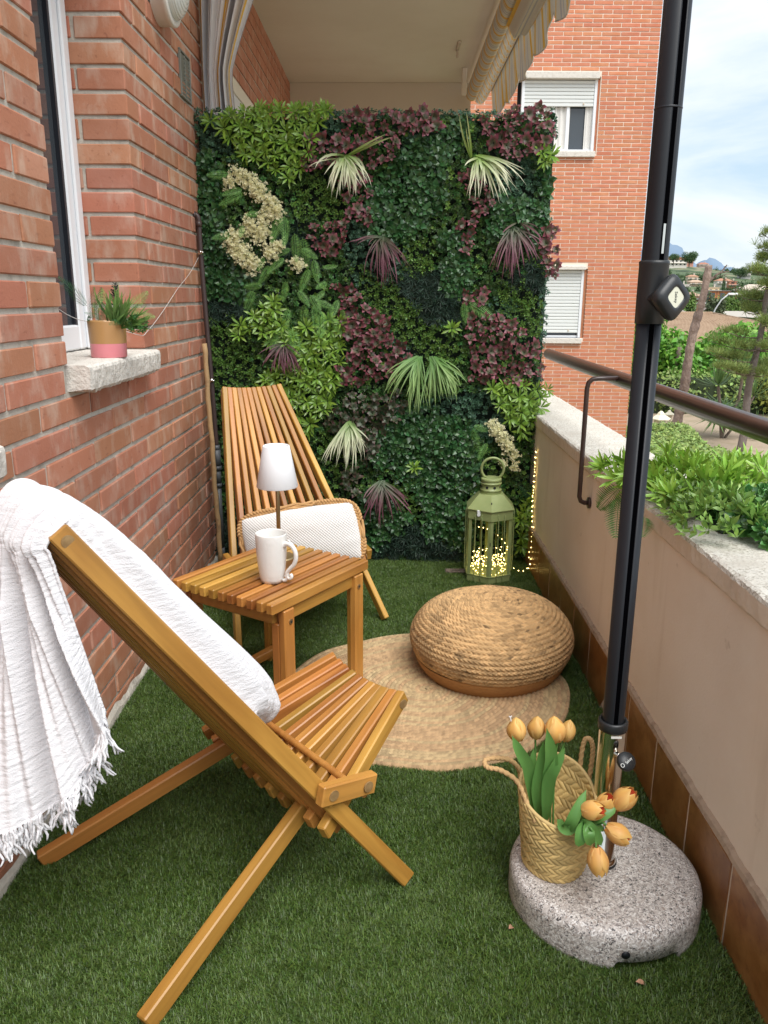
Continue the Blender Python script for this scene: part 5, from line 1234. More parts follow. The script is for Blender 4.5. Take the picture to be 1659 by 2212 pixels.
def pouf():
    t = empty('pouf', (.372, 2.625, .012), 0, 'round braided jute floor pouf with a plain tan base standing on the jute rug', 'pouf')
    s_, r, z, nr, nz = prof_interp([(.002, .262), (.06, .262), (.12, .258), (.18, .243), (.235, .212), (.272, .170), (.287, .125), (.280, .085), (.268, .062)], 174)
    rows_ = 25; rw = s_[-1] / rows_; nth = 700; th = np.linspace(0, 2 * PI, nth, endpoint=False)
    S_, TH = np.meshgrid(s_, th, indexing='ij'); Rr = np.repeat(r[:, None], nth, 1); row = np.clip(np.floor(S_ / rw), 0, rows_ - 1); v = S_ / rw - row
    rc = np.interp((row + .5) * rw, s_, r); ns = np.maximum(5, np.round(2 * PI * rc / .0165)); ph = TH / (2 * PI) * ns + row * .37
    h, sid = braid(np.clip(v, 0, 1), ph); h = h * np.clip(Rr / .03, .2, 1); dsp = h * .0084 - .0035 + .004 * (snoise(np.cos(TH) * 3 + 9, S_ * 12 + np.sin(TH) * 3 + 9, 4, 2, 1) - .5)
    wob = 1 + .012 * np.sin(TH * 3 + 1) + .01 * np.sin(TH * 2)
    X = (Rr * wob + nr[:, None] * -dsp * -1) * np.cos(TH); Y_ = (Rr * wob + nr[:, None] * dsp) * np.sin(TH); X = (Rr * wob + nr[:, None] * dsp) * np.cos(TH); Z_ = z[:, None] + nz[:, None] * dsp + .004 * np.sin(TH * 2 + .5) * (Rr / .28)
    hv = hashn(np.mod(sid, np.maximum(ns, 1)) + row * 13.3, row); base_ = .72 + .48 * hv; dk = np.where(hashn(sid * 1.7, row * 2.1) > .975, .45, 1.0)
    stain = 1 - .25 * (snoise(TH * 3 + 3, S_ * 30, 6, 3, 1) > .66)
    c = (base_ * dk * stain)[..., None] * np.array([1, .98, .94]) 
    o = np_obj('braided_cover', np.stack([X, Y_, Z_], 2).reshape(-1, 3), grid_faces(len(s_), nth), M['jute'], t, col=c.reshape(-1, 3), smooth=True)
    # close the seam
    me = o.data
    n2 = 160; F2 = []
    s2_, r2, z2, nr2, nz2 = prof_interp([(.272, .064), (.266, .045), (.255, .025), (.240, .008), (.225, .0), (.02, .0)], 40)
    th = np.linspace(0, 2 * PI, n2); S_, TH = np.meshgrid(s2_, th, indexing='ij'); d = .0016 * np.abs(np.sin(S_ / .012 * PI)); wob = 1 + .012 * np.sin(TH * 3 + 1) + .01 * np.sin(TH * 2)
    X = (r2[:, None] * wob + nr2[:, None] * d) * np.cos(TH); Y_ = (r2[:, None] * wob + nr2[:, None] * d) * np.sin(TH); Z_ = z2[:, None] + 0 * TH
    np_obj('base_cloth', np.stack([X, Y_, Z_], 2).reshape(-1, 3), grid_faces(40, n2), mat('tan_cloth', (.40, .20, .065), .9, noise=(60, (.30, .14, .045), .4, .7, (1, 1, 4)), bump=[(300, .5, .001, (1, 1, 3))]), t, smooth=True)
    return t
def close_wrap(o, nu, nv):
    """stitch last and first column of a polar grid"""
    me = o.data; V = np.empty(len(me.vertices) * 3, np.float32); me.vertices.foreach_get('co', V); V = V.reshape(-1, 3)
    return V
_gf = grid_faces
def polar_faces(nr_, nth):
    a, b_ = np.meshgrid(np.arange(nr_ - 1), np.arange(nth), indexing='ij'); a = a.ravel(); b_ = b_.ravel(); b2 = (b_ + 1) % nth
    return np.stack([a * nth + b_, (a + 1) * nth + b_, (a + 1) * nth + b2, a * nth + b2], 1)
def grid_faces(nu, nv, wrapu=False, off=0): return polar_faces(nu, nv) if nv in (700, 900, 420) else _gf(nu, nv, wrapu, off)
pouf()
def rug():
    rows_ = 33; per = 4; nr_ = rows_ * per + 1; nth = 900; RR = .475; th = np.linspace(0, 2 * PI, nth, endpoint=False); r = np.linspace(0.002, RR, nr_)
    R_, TH = np.meshgrid(r, th, indexing='ij'); rw = RR / rows_; q = R_ / rw + TH / (2 * PI); row = np.floor(q); v = q - row
    ns = np.maximum(4, np.round(2 * PI * (row + .5) * rw / .012)); ph = TH / (2 * PI) * ns; p_ = ph + v * .8; f_ = p_ - np.floor(p_)
    h = np.sin(PI * np.clip(v, 0, 1)) ** .5 * (.55 + .45 * np.sin(PI * f_) ** .6)
    shp = 1 + .030 * np.sin(TH * 2 + .6) + .014 * np.sin(TH * 5 + 1) + .006 * np.sin(TH * 11)
    hv = hashn(np.floor(p_) + row * 7.7, row); band = snoise(TH * 2.5 + 4, row * .8, 9, 2, 1)
    c = (.72 + .42 * hv + .15 * (band - .5))[..., None] * np.array([1, .97, .93]); c[..., 1:] *= (1 - .10 * (hashn(row, 3.) > .6))[..., None]
    Z_ = .012 + h * .0085 + .004 * (snoise(R_ * 8 * np.cos(TH) + 9, R_ * 8 * np.sin(TH) + 9, 3, 2, 1)); Z_[-1] = .004
    V = np.stack([R_ * shp * np.cos(TH), R_ * shp * np.sin(TH), Z_], 2).reshape(-1, 3)
    o = np_obj('jute_rug', V, grid_faces(nr_, nth), M['juterug'], col=c.reshape(-1, 3), smooth=True); o.location = (.135, 2.44, 0)
    tag(o, 'round natural jute rug lying on the artificial grass under the pouf', 'rug')
rug()

# ---------------- parasol: granite base, steel tube, dark pole, knobs
ps = empty('parasol', (.480, 1.508, 0), 0, 'closed parasol pole in dark metal standing in a round granite base by the parapet', 'parasol')
def granite():
    n = 120; prof = [(.203, .004), (.2055, .008), (.206, .02), (.206, .06), (.2055, .068), (.203, .077), (.198, .084), (.191, .089), (.182, .0915), (.170, .092), (.12, .092), (.03, .092), (.002, .092)]
    V = []; F = []
    for (r, z) in prof:
        for k in range(n):
            a = 2 * PI * k / n; deg = math.degrees(a) % 360; zz = z; dx = .005; 
            notch = 262 <= deg <= 302
            if notch and z < .027: zz = .027
            V.append((dx + r * math.cos(a), -.010 + r * math.sin(a), zz))
    m_ = len(prof)
    for i in range(m_ - 1):
        for k in range(n): F.append((i * n + k, i * n + (k + 1) % n, (i + 1) * n + (k + 1) % n, (i + 1) * n + k))
    q = MB(); q.add(V, F); q.lathe([(.03, .03), (.19, .03)], 60, (.005, -.010, -.002)); o = q.obj('granite_base', M['granite'], ps, True)
    q = MB(); a = math.radians(268); q.tube([(.005 + .200 * math.cos(a), -.01 + .200 * math.sin(a), .044), (.005 + .2068 * math.cos(a), -.01 + .2068 * math.sin(a), .044)], .009, 14); q.obj('rubber_plug', M['pole'], ps, True)
granite()
b = MB(); b.lathe([(.030, .092), (.0325, .094), (.0325, .100), (.0285, .104), (.0265, .106), (.0275, .430)], 40); b.obj('steel_tube', M['steel'], ps, True)
b = MB(); b.lathe([(.030, .092), (.034, .0925), (.034, .097), (.030, .099)], 40, capb=False); b.obj('foot_ring', M['plastic'], ps, True)
LEAN = Vector((-.006, .0, 1))
b = MB(); b.lathe([(.0280, .420), (.0305, .421), (.0310, .428), (.0310, .438), (.0290, .442), (.0245, .442), (.0240, .433)], 40, capb=False); b.obj('collar', M['plastic'], ps, True)
def polepart(name, z0, z1, r, gap, parent, m, twist=0.0):
    """tube with a deep slot running along it"""
    n = 40; V = []; F = []; prof = []
    for k in range(n + 1):
        a = gap + (2 * PI - 2 * gap) * k / n - PI / 2 + twist; prof.append((r * math.cos(a), r * math.sin(a)))
    a0 = -PI / 2 + twist; ins = r * .45
    prof += [(ins * math.cos(a0 - gap * 1.2), ins * math.sin(a0 - gap * 1.2)), (ins * math.cos(a0 + gap * 1.2), ins * math.sin(a0 + gap * 1.2))]
    nn = len(prof); V = [(x, y, z0) for x, y in prof] + [(x, y, z1) for x, y in prof]; F = [(i, (i + 1) % nn, (i + 1) % nn + nn, i + nn) for i in range(nn)] + [tuple(range(nn, 2 * nn))]
    q = MB(); q.add(V, F); return q.obj(name, m, parent, True)
tw = .22
p_low = polepart('lower_pole', .40, 1.33, .0225, .20, ps, M['pole'], -.05)
b = MB(); b.box(-.0043, .0043, -.0219, -.0115, .41, 1.26); o = b.obj('slot', M['black'], p_low); o.rotation_euler.z = -.05  # black strip fills the slot almost flush, painting in its shade
b = MB(); b.box(-.0044, .0044, -.0226, -.0115, 1.36, 2.7); o = b.obj('slot', M['black'], p_low); o.rotation_euler.z = .22  # same for the upper pole: slot shade as a black strip
polepart('upper_pole', 1.33, 2.75, .0232, .20, ps, M['pole'], .22)
b = MB(); b.lathe([(.0230, 1.253), (.0258, 1.254), (.0262, 1.30), (.0262, 1.356), (.0268, 1.358), (.0268, 1.362), (.0236, 1.364)], 40, capb=False); sl = b.obj('sleeve', M['plastic'], ps, True)
b = MB(); b.lathe([(.0234, 1.612), (.0238, 1.6125), (.0238, 1.6145), (.0234, 1.615)], 40, capb=False); b.obj('joint_ring', M['rubber'], ps, True)
b = MB(); b.box(-.0022, .0022, -.0238, -.0215, 1.375, 1.425); o = b.obj('steel_catch', M['steel'], ps); o.rotation_euler.z = tw
def text_obj(body, size, parent, mtx, m, name='lettering', ext=.0003):
    cu = bpy.data.curves.new(name, 'FONT'); cu.body = body; cu.size = size; cu.extrude = ext; cu.align_x = 'CENTER'; cu.align_y = 'CENTER'
    tmp = bpy.data.objects.new('tmp', cu); COL.objects.link(tmp); dg = bpy.context.evaluated_depsgraph_get(); me = bpy.data.meshes.new_from_object(tmp.evaluated_get(dg)); bpy.data.objects.remove(tmp)
    me.name = name; me.materials.clear(); me.materials.append(m); o = bpy.data.objects.new(name, me); link(o, parent); o.matrix_local = mtx; return o
# knob on the sleeve: rounded square cap on a stem, turned to the camera's left
kd = Vector((.30, -.95, .05)).normalized()
def knob_frame(c, d, roll=0.0):
    Z_ = Vector(d).normalized(); X = Vector((0, 0, 1)).cross(Z_).normalized(); Y_ = Z_.cross(X); m_ = Matrix([[X.x, Y_.x, Z_.x, c[0]], [X.y, Y_.y, Z_.y, c[1]], [X.z, Y_.z, Z_.z, c[2]], [0, 0, 0, 1]])
    return m_ @ Matrix.Rotation(roll, 4, 'Z')
kc = Vector((.004, 0, 1.297)) + kd * .026
def sqring(h, z, rr, n=32):
    pts_ = []
    for k in range(n):
        a = 2 * PI * k / n; c, s_ = math.cos(a), math.sin(a); e = .80; r = h / ((abs(c) ** (1 / (1 - e) if e < 1 else 2) + abs(s_) ** (1 / (1 - e))) ** (1 - e)); pts_.append((r * c, r * s_, z))
    return pts_
q = MB(); rings = [(.018, -.016), (.021, .004), (.030, .012), (.0325, .018), (.0325, .026), (.028, .032), (.020, .0345), (.0155, .0345), (.0145, .0325)]; n = 32
V = []; F = []
for (h, z) in rings: V += sqring(h, z, 0)
for i in range(len(rings) - 1):
    for k in range(n): F.append((i * n + k, i * n + (k + 1) % n, (i + 1) * n + (k + 1) % n, (i + 1) * n + k))
q.add(V, F); kn = q.obj('knob', M['plastic'], ps, True); kn.matrix_local = knob_frame(kc, (.42, -.90, .06), PI / 4)
q = MB(); q.add(sqring(.0148, .0332, 0), [tuple(range(n))]); kb = q.obj('badge', mat('cream_badge', (.62, .62, .50), .3), kn)
text_obj('Sekey', .0085, kn, Matrix.Translation((0, 0, .0334)) @ Matrix.Rotation(-PI / 2 - PI / 4, 4, 'Z'), M['dark'], ext=.0002)
# screw knob on the steel tube
d2 = Vector((.25, -.90, .10)).normalized(); c2 = Vector((.004, -.027, .375))
q = MB(); q.tube([c2, c2 + d2 * .030], [.0065, .0045], 12); q.tube([c2 + d2 * .010, c2 + d2 * .014], .0075, 12); q.obj('screw', M['steel'], ps, True)
q = MB(); q.lathe([(.004, 0), (.017, .002), (.0195, .005), (.0195, .010), (.0175, .0135), (.002, .0145)], 28, capt=True); o = q.obj('hand_screw', M['plastic'], ps, True); o.matrix_local = knob_frame(c2 + d2 * .026 + Vector((.004, 0, -.006)), (.10, -.62, .60))
text_obj('Sekey', .0075, o, Matrix.Translation((.003, 0, .0148)) @ Matrix.Rotation(.6, 4, 'Z'), M['shutter'])
q = MB(); q.lathe([(.0032, 0), (.0042, 0), (.0042, .0004), (.0032, .0004)], 14, capb=False); e_ = q.obj('emblem', M['shutter'], o); e_.matrix_local = Matrix.Translation((-.0125, -.0085, .0146))
q = MB(); q.box(-.011, .011, -.0316, -.0308, .4135, .4185); q.obj('label_strip', mat('white_label', (.75, .75, .70), .5), ps)

# ---------------- basket and tulips on the granite base
bk = empty('basket', (.374, 1.502, .0925), 0, 'round woven palm leaf basket with rope handles on the granite parasol base', 'basket')
def basket():
    nth = 420; nz_ = 110; th = np.linspace(0, 2 * PI, nth, endpoint=False); v = np.linspace(0, 1, nz_); V_, TH = np.meshgrid(v, th, indexing='ij')
    Hh = .180 + .040 * np.sin(TH) - .012 * np.cos(TH)          # back of the rim higher than the front
    R_ = .0655 + .010 * np.sin(np.clip(V_ * 1.5, 0, 1) * PI / 2) + .008 * V_ ** 2 + .002 * np.sin(TH * 3 + V_ * 4)
    rows_ = 11.; q = V_ * rows_; row = np.floor(q); w = q - row; ns = 32.; sl = np.where(np.mod(row, 2) == 0, w, 1 - w); p_ = TH / (2 * PI) * ns + sl * 1.0 + row * .25
    f_ = p_ - np.floor(p_); h = (np.sin(PI * np.clip(f_, 0, 1)) ** .4) * (.65 + .35 * np.sin(PI * w) ** .5); tilt = (f_ - .5) * .5
    d = .0046 * (h + tilt * .7)
    hv = hashn(np.floor(p_), row); c = (.70 + .55 * hv)[..., None] * np.array([1, .98, .88])
    for (sgn, nm) in ((1, 'woven_body'), (-1, 'lining')):
        Rf = R_ + (d if sgn > 0 else -.004 - d * .8); Z_ = V_ * Hh; V = np.stack([Rf * np.cos(TH), Rf * np.sin(TH), Z_], 2).reshape(-1, 3)
        np_obj(nm, V, grid_faces(nz_, nth), M['palm'], bk, col=c.reshape(-1, 3), smooth=True)
    q = MB(); q.lathe([(.001, .004), (.064, .003)], 40, capb=False); q.obj('bottom', M['rope'], bk)
    q = MB(); pts_ = []
    for k in range(90):
        a = 2 * PI * k / 90; R0 = .0655 + .010 + .008 + .002 * math.sin(a * 3 + 4) - .002; pts_.append((R0 * math.cos(a), R0 * math.sin(a), .180 + .040 * math.sin(a) - .012 * math.cos(a)))
    q.tube(pts_, .0042, 8, closed=True); q.obj('rim', mat('palm_rim', (.56, .40, .17), .8, bump=[(150, .6, .002)]), bk, True)
basket()
def rope(name, pts_, r, parent, turns=60, m=None):
    P_ = smooth_path(pts_, 10); q = MB(); n = len(P_); q.tube(P_, r * .8, 8)
    for s_ in range(2):
        V = []
        for i, p in enumerate(P_):
            t = (P_[min(n - 1, i + 1)] - P_[max(0, i - 1)]).normalized(); u = t.cross(Vector((.3, .9, .2))).normalized(); w = t.cross(u); a = i / n * turns + s_ * PI; V.append(p + (u * math.cos(a) + w * math.sin(a)) * r * .45)
        q.tube(V, r * .62, 6)
    return q.obj(name, m or M['rope'], parent, True)
rope('handle', [(-.058, -.060, .145), (-.075, -.035, .175), (-.095, -.020, .215), (-.130, -.015, .238), (-.158, -.012, .243), (-.160, .004, .250), (-.130, .015, .248), (-.100, .022, .236), (-.080, .030, .205), (-.078, .034, .170)], .0058, bk, 90)
rope('handle', [(.070, .046, .140), (.078, .048, .19), (.082, .052, .235), (.080, .058, .262), (.072, .064, .268), (.064, .066, .255), (.060, .064, .20), (.062, .062, .15)], .0058, bk, 80)
ins = []
def tulip(base_p, neck, head_dir, size, label, leaves, opened=.0, tint=1.0, seed=0, stalk=None):
    g_ = random.Random(seed); t = empty('tulip', tuple(base_p), 0, label, 'tulip', 'artificial tulips in the basket'); o3 = Vector(base_p)
    nk = Vector(neck) - o3; hd = Vector(head_dir).normalized()
    mids = [Vector((0, 0, 0))] + [Vector(p) - o3 for p in (stalk or [])] + [nk - hd * size * .25, nk]
    q = MB(); q.tube(smooth_path(mids, 8), .0022, 8); q.obj('stem', M['tulipleaf'], t, True)
    # petals: six cupped shells
    P_ = []
    for k in range(6):
        inner = k >= 3; a0 = 2 * PI * k / 3 + (PI / 3 if inner else 0) + g_.uniform(-.1, .1); nu, nv = 9, 9; V = []; C_ = []
        for i in range(nu):
            u = i / (nu - 1)
            prof_r = (math.sin(PI * min(1, u * (.93 if opened < .1 else .80) + .07)) ** .62) * ((.36 if opened < .1 else .39) if not inner else (.33 if opened < .1 else .35))
            if u > .55: prof_r *= 1 - (u - .55) * (.55 - .6 * opened)
            wid = (1.18 * (math.sin(PI * (u * .80 + .13)) ** .75)) * (1 if u < .8 else 1 - (u - .8) * 2.2)
            for j in range(nv):
                s_ = (j / (nv - 1) - .5) * 2; a = a0 + s_ * wid; rr = prof_r * (1 + .05 * abs(s_)) * (1 - .03 * math.cos(s_ * 3))
                V.append((rr * math.cos(a) * size, rr * math.sin(a) * size, (u * 1.0 - .04 * s_ * s_) * size))
                yy = .06 * math.sin(j * 4.7) + g_.uniform(-.015, .015); ed = abs(s_)
                C_.append(((.86 + yy * .4) * tint, (.50 + .08 * ed - .06 * (1 - u) + yy * .4) * tint, (.13 + .06 * ed) * tint))
        P_.append((np.array(V), _gf(nu, nv), np.array(C_)))
    r = combine(P_); me = np_mesh('blossom', r[0], r[1], M['tulip'], col=r[2], smooth=True); o = bpy.data.objects.new('blossom', me); link(o, t)
    X = hd.orthogonal().normalized(); Y_ = hd.cross(X); m_ = Matrix([[X.x, Y_.x, hd.x, nk.x], [X.y, Y_.y, hd.y, nk.y], [X.z, Y_.z, hd.z, nk.z], [0, 0, 0, 1]]); o.matrix_local = m_ @ Matrix.Rotation(g_.random() * 6, 4, 'Z')
    if opened > .05:
        q = MB(); q.lathe([(.001, .55 * size), (.16 * size, .70 * size), (.17 * size, .92 * size)], 10, capb=False); c_ = q.obj('throat', M_red, o)
    for lf in leaves:       # broad blades along the stem
        pts_ = smooth_path([Vector(p) - o3 for p in lf[0]], 6); wdt = lf[1]; V = []; F = []; n = len(pts_); fc = Vector(lf[2]) if len(lf) > 2 else Vector((0, -1, .3))
        for i, p in enumerate(pts_):
            t_ = i / (n - 1); w = wdt * .5 * (math.sin(PI * (t_ * .88 + .08)) ** .7) * (1 if t_ < .85 else max(.06, (1 - t_) / .15)); dr = (pts_[min(n - 1, i + 1)] - pts_[max(0, i - 1)]).normalized(); sd = dr.cross(fc).normalized(); nr_ = sd.cross(dr)
            V += [p + sd * w + nr_ * w * .45, p, p - sd * w + nr_ * w * .45]
            if i: a = 3 * (i - 1); F += [(a, a + 3, a + 4, a + 1), (a + 1, a + 4, a + 5, a + 2)]
        q = MB(); q.add(V, F); q.obj('leaf', M['tulipleaf'], t, True)
    return t
M_red = mat('red_throat', (.50, .06, .015), .7)
def W3(u, v, y): return Vector(at(u, v, 'y', y))
def RX(x, y, d): return W3(987.5 + .4048 * x, 1426.4 + .4048 * y, d)
tulip((.352, 1.495, .11), RX(322, 425, 1.50), (-.12, -.05, 1), .056, 'pale orange tulip bud with a white thread, leftmost of the upright ones', [([RX(420, 840, 1.50), RX(390, 650, 1.48), RX(375, 560, 1.47), RX(330, 480, 1.46), RX(293, 402, 1.46)], .026), ([RX(430, 840, 1.50), RX(405, 680, 1.49), RX(400, 560, 1.50), RX(408, 470, 1.51)], .016)], seed=1, stalk=[RX(400, 640, 1.50)])
tulip((.360, 1.505, .11), RX(420, 412, 1.52), (.02, 0, 1), .052, 'deep orange tulip bud, second of the four upright ones', [([RX(440, 840, 1.50), RX(425, 700, 1.48), RX(445, 560, 1.47), RX(460, 432, 1.46)], .026)], tint=.86, seed=2, stalk=[RX(425, 650, 1.51)])
tulip((.366, 1.500, .11), RX(528, 430, 1.50), (-.15, 0, 1), .060, 'peach coloured tulip bud, third of the four upright ones, behind a broad leaf', [([RX(470, 850, 1.50), RX(480, 680, 1.48), RX(500, 520, 1.46), RX(478, 362, 1.45)], .030)], seed=3, stalk=[RX(500, 640, 1.50)])
tulip((.372, 1.505, .11), RX(575, 425, 1.53), (.18, 0, 1), .050, 'dull orange tulip bud, rightmost of the four upright ones', [([RX(470, 850, 1.49), RX(480, 660, 1.47), RX(520, 570, 1.46), RX(575, 465, 1.46)], .026)], tint=.80, seed=4, stalk=[RX(520, 620, 1.52)])
tulip((.400, 1.490, .17), RX(665, 800, 1.405), (.50, -.35, .25), .050, 'yellow orange open tulip drooping over the basket rim, nearest to the rim', [([RX(560, 900, 1.44), RX(600, 880, 1.40), RX(640, 800, 1.40), RX(690, 690, 1.42)], .024, (-.3, -1, .5)), ([RX(545, 850, 1.44), RX(565, 895, 1.41), RX(610, 900, 1.40), RX(660, 830, 1.40)], .020, (0, -1, .5))], .5, seed=5)
tulip((.404, 1.500, .17), RX(760, 800, 1.43), (.30, -.2, .75), .048, 'orange open tulip between two others above the basket rim', [([RX(600, 860, 1.43), RX(680, 840, 1.40), RX(780, 835, 1.40)], .022, (0, -.6, 1))], .5, seed=6)
tulip((.404, 1.485, .17), RX(845, 785, 1.42), (.45, -.1, .62), .056, 'orange open tulip reaching furthest right, in front of the steel tube', [([RX(640, 880, 1.43), RX(760, 840, 1.40), RX(850, 785, 1.41)], .024, (0, -.6, 1)), ([RX(640, 900, 1.43), RX(720, 890, 1.40), RX(790, 905, 1.40)], .020, (0, -.6, 1))], .5, seed=7)
tulip((.400, 1.480, .17), RX(795, 890, 1.39), (.62, -.35, -.22), .052, 'orange open tulip pointing sideways just under the topmost drooping ones', [([RX(650, 870, 1.42), RX(690, 880, 1.38), RX(740, 930, 1.38), RX(770, 990, 1.38)], .024, (0, -1, .5))], .6, seed=8)
tulip((.396, 1.475, .17), RX(742, 1000, 1.365), (.10, -.42, -.75), .054, 'lowest tulip hanging down in front of the basket side', [([RX(690, 850, 1.41), RX(665, 900, 1.38), RX(655, 950, 1.37), RX(648, 995, 1.37)], .026, (0, -1, .3)), ([RX(690, 860, 1.41), RX(700, 920, 1.37), RX(710, 990, 1.37)], .024, (0, -1, .3))], .5, seed=9, stalk=[RX(700, 890, 1.38)])
b = MB(); b.tube([RX(288, 325, 1.50), RX(284, 305, 1.50), RX(278, 298, 1.50)], .0012, 6); b.tube([RX(284, 305, 1.50), RX(291, 297, 1.50)], .0012, 6); o = b.obj('thread', mat('white_thread', (.8, .8, .8), .7)); tag(o, 'tiny white thread sticking up from the leftmost upright tulip', 'thread')

# ---------------- lantern
ln = empty('lantern', (.481, 3.592, .004), math.radians(-4), 'tall hexagonal pale green metal lantern with fairy lights inside, by the parapet', 'lantern')
def hexa(R_, z, rot=0): return [(R_ * math.cos(math.radians(-90 + 60 * k) + rot), R_ * math.sin(math.radians(-90 + 60 * k) + rot), z) for k in range(6)]
def hexring(rings, name, m, parent, closed_b=False, closed_t=False):
    V = []; F = []
    for (R_, z) in rings: V += hexa(R_, z)
    for i in range(len(rings) - 1):
        for k in range(6): F.append((i * 6 + k, i * 6 + (k + 1) % 6, (i + 1) * 6 + (k + 1) % 6, (i + 1) * 6 + k))
    if closed_b: F.append(tuple(range(6))[::-1])
    if closed_t: F.append(tuple((len(rings) - 1) * 6 + k for k in range(6)))
    q = MB(); q.add(V, F); return q.obj(name, m, parent)
hexring([(.113, .0), (.115, .001), (.115, .036), (.118, .037), (.118, .040), (.108, .040), (.106, .012), (.002, .012)], 'base', M['lantern'], ln)
hexring([(.117, .306), (.118, .308), (.118, .348), (.121, .349), (.121, .352), (.110, .352), (.110, .306), (.117, .306)], 'top_band', M['lantern'], ln)
hexring([(.124, .352), (.124, .355), (.108, .372), (.066, .415), (.064, .417), (.002, .417)], 'roof', M['lantern'], ln)
H0 = hexa(.1135, 0)
for k in range(6):
    a = Vector(H0[k]); n0 = a.normalized(); tdir = n0.cross(Vector((0, 0, 1))); q = MB()
    for s_ in (-1, 1):
        e = (Vector(H0[(k + s_) % 6]) - a).normalized(); p = [a, a + e * .014, a + e * .014 - n0 * .002, a - n0 * .002]; p = p if s_ > 0 else p[::-1]
        vs = [Vector((w.x, w.y, z)) for z in (.038, .308) for w in p]; q.add(vs, [(0, 1, 2, 3), (7, 6, 5, 4), (0, 4, 5, 1), (1, 5, 6, 2), (2, 6, 7, 3), (3, 7, 4, 0)])
    q.obj('corner_post', M['lantern'], ln)
    b0, b1 = a, Vector(H0[(k + 1) % 6]); nn = ((b0 + b1) / 2).normalized()
    gl = MB(); x0_ = b0.lerp(b1, .12) - nn * .004; x1_ = b0.lerp(b1, .88) - nn * .004; gl.add([(x0_.x, x0_.y, .04), (x1_.x, x1_.y, .04), (x1_.x, x1_.y, .306), (x0_.x, x0_.y, .306)], [(0, 1, 2, 3)])
    for f_ in (.33, .62):
        c = b0.lerp(b1, f_) + nn * .006; q = MB()
        q.tube(smooth_path([c + Vector((0, 0, .014)) - nn * .001, c + Vector((.003, 0, .024)), c + Vector((0, 0, .034)) + nn * .002, c + Vector((0, 0, .05)), c + Vector((0, 0, .30)), c + Vector((-.003, 0, .318)) + nn * .002, c + Vector((0, 0, .335)) - nn * .001], 4), .0019, 6); q.obj('wire_bar', M['lantern'], ln, True)
for s_ in (-1, 1):
    q = MB(); q.tube(smooth_path([(s_ * .104, .0, .352), (s_ * .111, -.01, .335), (s_ * .112, -.01, .30), (s_ * .112, -.01, .08), (s_ * .108, -.01, .045), (s_ * .102, 0, .036)], 5), .0022, 6); q.obj('wire_bar', M['lantern'], ln, True)
q = MB(); q.lathe([(.047, .417), (.047, .430), (.0495, .432), (.0495, .436), (.045, .438), (.045, .460), (.0485, .462), (.0485, .467), (.045, .469), (.045, .474), (.047, .476), (.047, .487), (.044, .489), (.030, .486), (.001, .485)], 36, capb=False); nk = q.obj('neck', M['lantern'], ln, True)
for k in range(8):
    a = 2 * PI * k / 8 + .32; q = MB(); q.tube([(.0440 * math.cos(a), .0440 * math.sin(a), .449), (.0457 * math.cos(a), .0457 * math.sin(a), .449)], .0062, 14); q.obj('vent_hole', M['rubber'], nk)
pts_ = [(.050 * math.cos(a) * 1.02 + .004, .0 - .006 * math.sin(a), .530 + .052 * math.sin(a)) for a in np.linspace(-.95, PI + .95, 40)]
q = MB(); q.tube([(-.046, 0, .478)] + pts_[::-1] + [(.044, 0, .470)], .0062, 12); q.obj('handle', M['lantern'], ln, True)
q = MB(); q.bbox(-.052, -.036, -.1115, -.108, .336, .352, .002); q.tube([(-.044, -.1125, .330), (-.044, -.1085, .330)], .008, 14); o = q.obj('latch', M['shutter'], ln); o.location = (-.012, .018, .004)
q = MB()
for (p, s3) in [((.0, -.0945, .385), (.0025, .001, .008)), ((-.0, -.1155, .20), (.0016, .001, .009)), ((-.038, -.047, .4745), (.006, .001, .0015))]:
    q.box(p[0] - s3[0], p[0] + s3[0], p[1] - s3[1] - .001, p[1] + s3[1], p[2] - s3[2], p[2] + s3[2])
q.obj('paint_chip', M['chip'], ln)
bulb_me = MB().lathe([(.0002, -.0016), (.0015, -.0008), (.0015, .0008), (.0002, .0016)], 6, capt=True).mesh('bulb', M['bulb'])
def lights(name, paths, step, label, parent_thing=None, jit=.003, r=.00045):
    t = empty(name, tuple(paths[0][0]), 0, label, 'fairy lights'); o3 = Vector(paths[0][0]); q = MB(); bb = MB(); n = 0
    g_ = random.Random(hash(label) % 1000)
    for P_ in paths:
        S_ = smooth_path(P_, 6); q.tube([p - o3 for p in S_], r, 4); acc = 0
        for a, c in zip(S_[:-1], S_[1:]):
            acc += (c - a).length
            if acc > step:
                acc = 0; p = c - o3 + Vector((g_.uniform(-jit, jit), g_.uniform(-jit, jit), g_.uniform(-jit, jit)))
                o = bpy.data.objects.new('bulb', bulb_me); link(o, t); o.location = p; n += 1
    q.obj('wire', M['wire'], t, True); return n
g_ = random.Random(77); paths = []
for k in range(9):
    P_ = []; a = g_.random() * 6; z = g_.uniform(.03, .09)
    for i in range(9):
        a += g_.uniform(.5, 1.0); r_ = g_.uniform(.045, .090); z += g_.uniform(-.02, .045 if k < 5 else .02); z = min(max(.022, z), .23)
        P_.append(Vector((.481 + r_ * math.cos(a), 3.592 + r_ * math.sin(a), z + .004)))
    paths.append(P_)
print('bulbs', lights('fairy_lights', paths, .0205, 'tangle of warm fairy lights heaped inside the green lantern'))
fy = [(1390, 20), (1385, 100), (1362, 250), (1362, 500), (1350, 700), (1345, 940), (1340, 1150), (1300, 1290), (1270, 1400), (1275, 1560), (1240, 1700), (1215, 1790), (1130, 1855), (1040, 1820), (985, 1780)]
yy = [3.74, 3.74, 3.74, 3.74, 3.74, 3.74, 3.73, 3.72, 3.70, 3.68, 3.66, 3.65, 3.65, 3.66, 3.66]
EP = lambda x, y, d: Vector(at(960.06 + x * .14881, 960.06 + y * .14881, 'y', d))
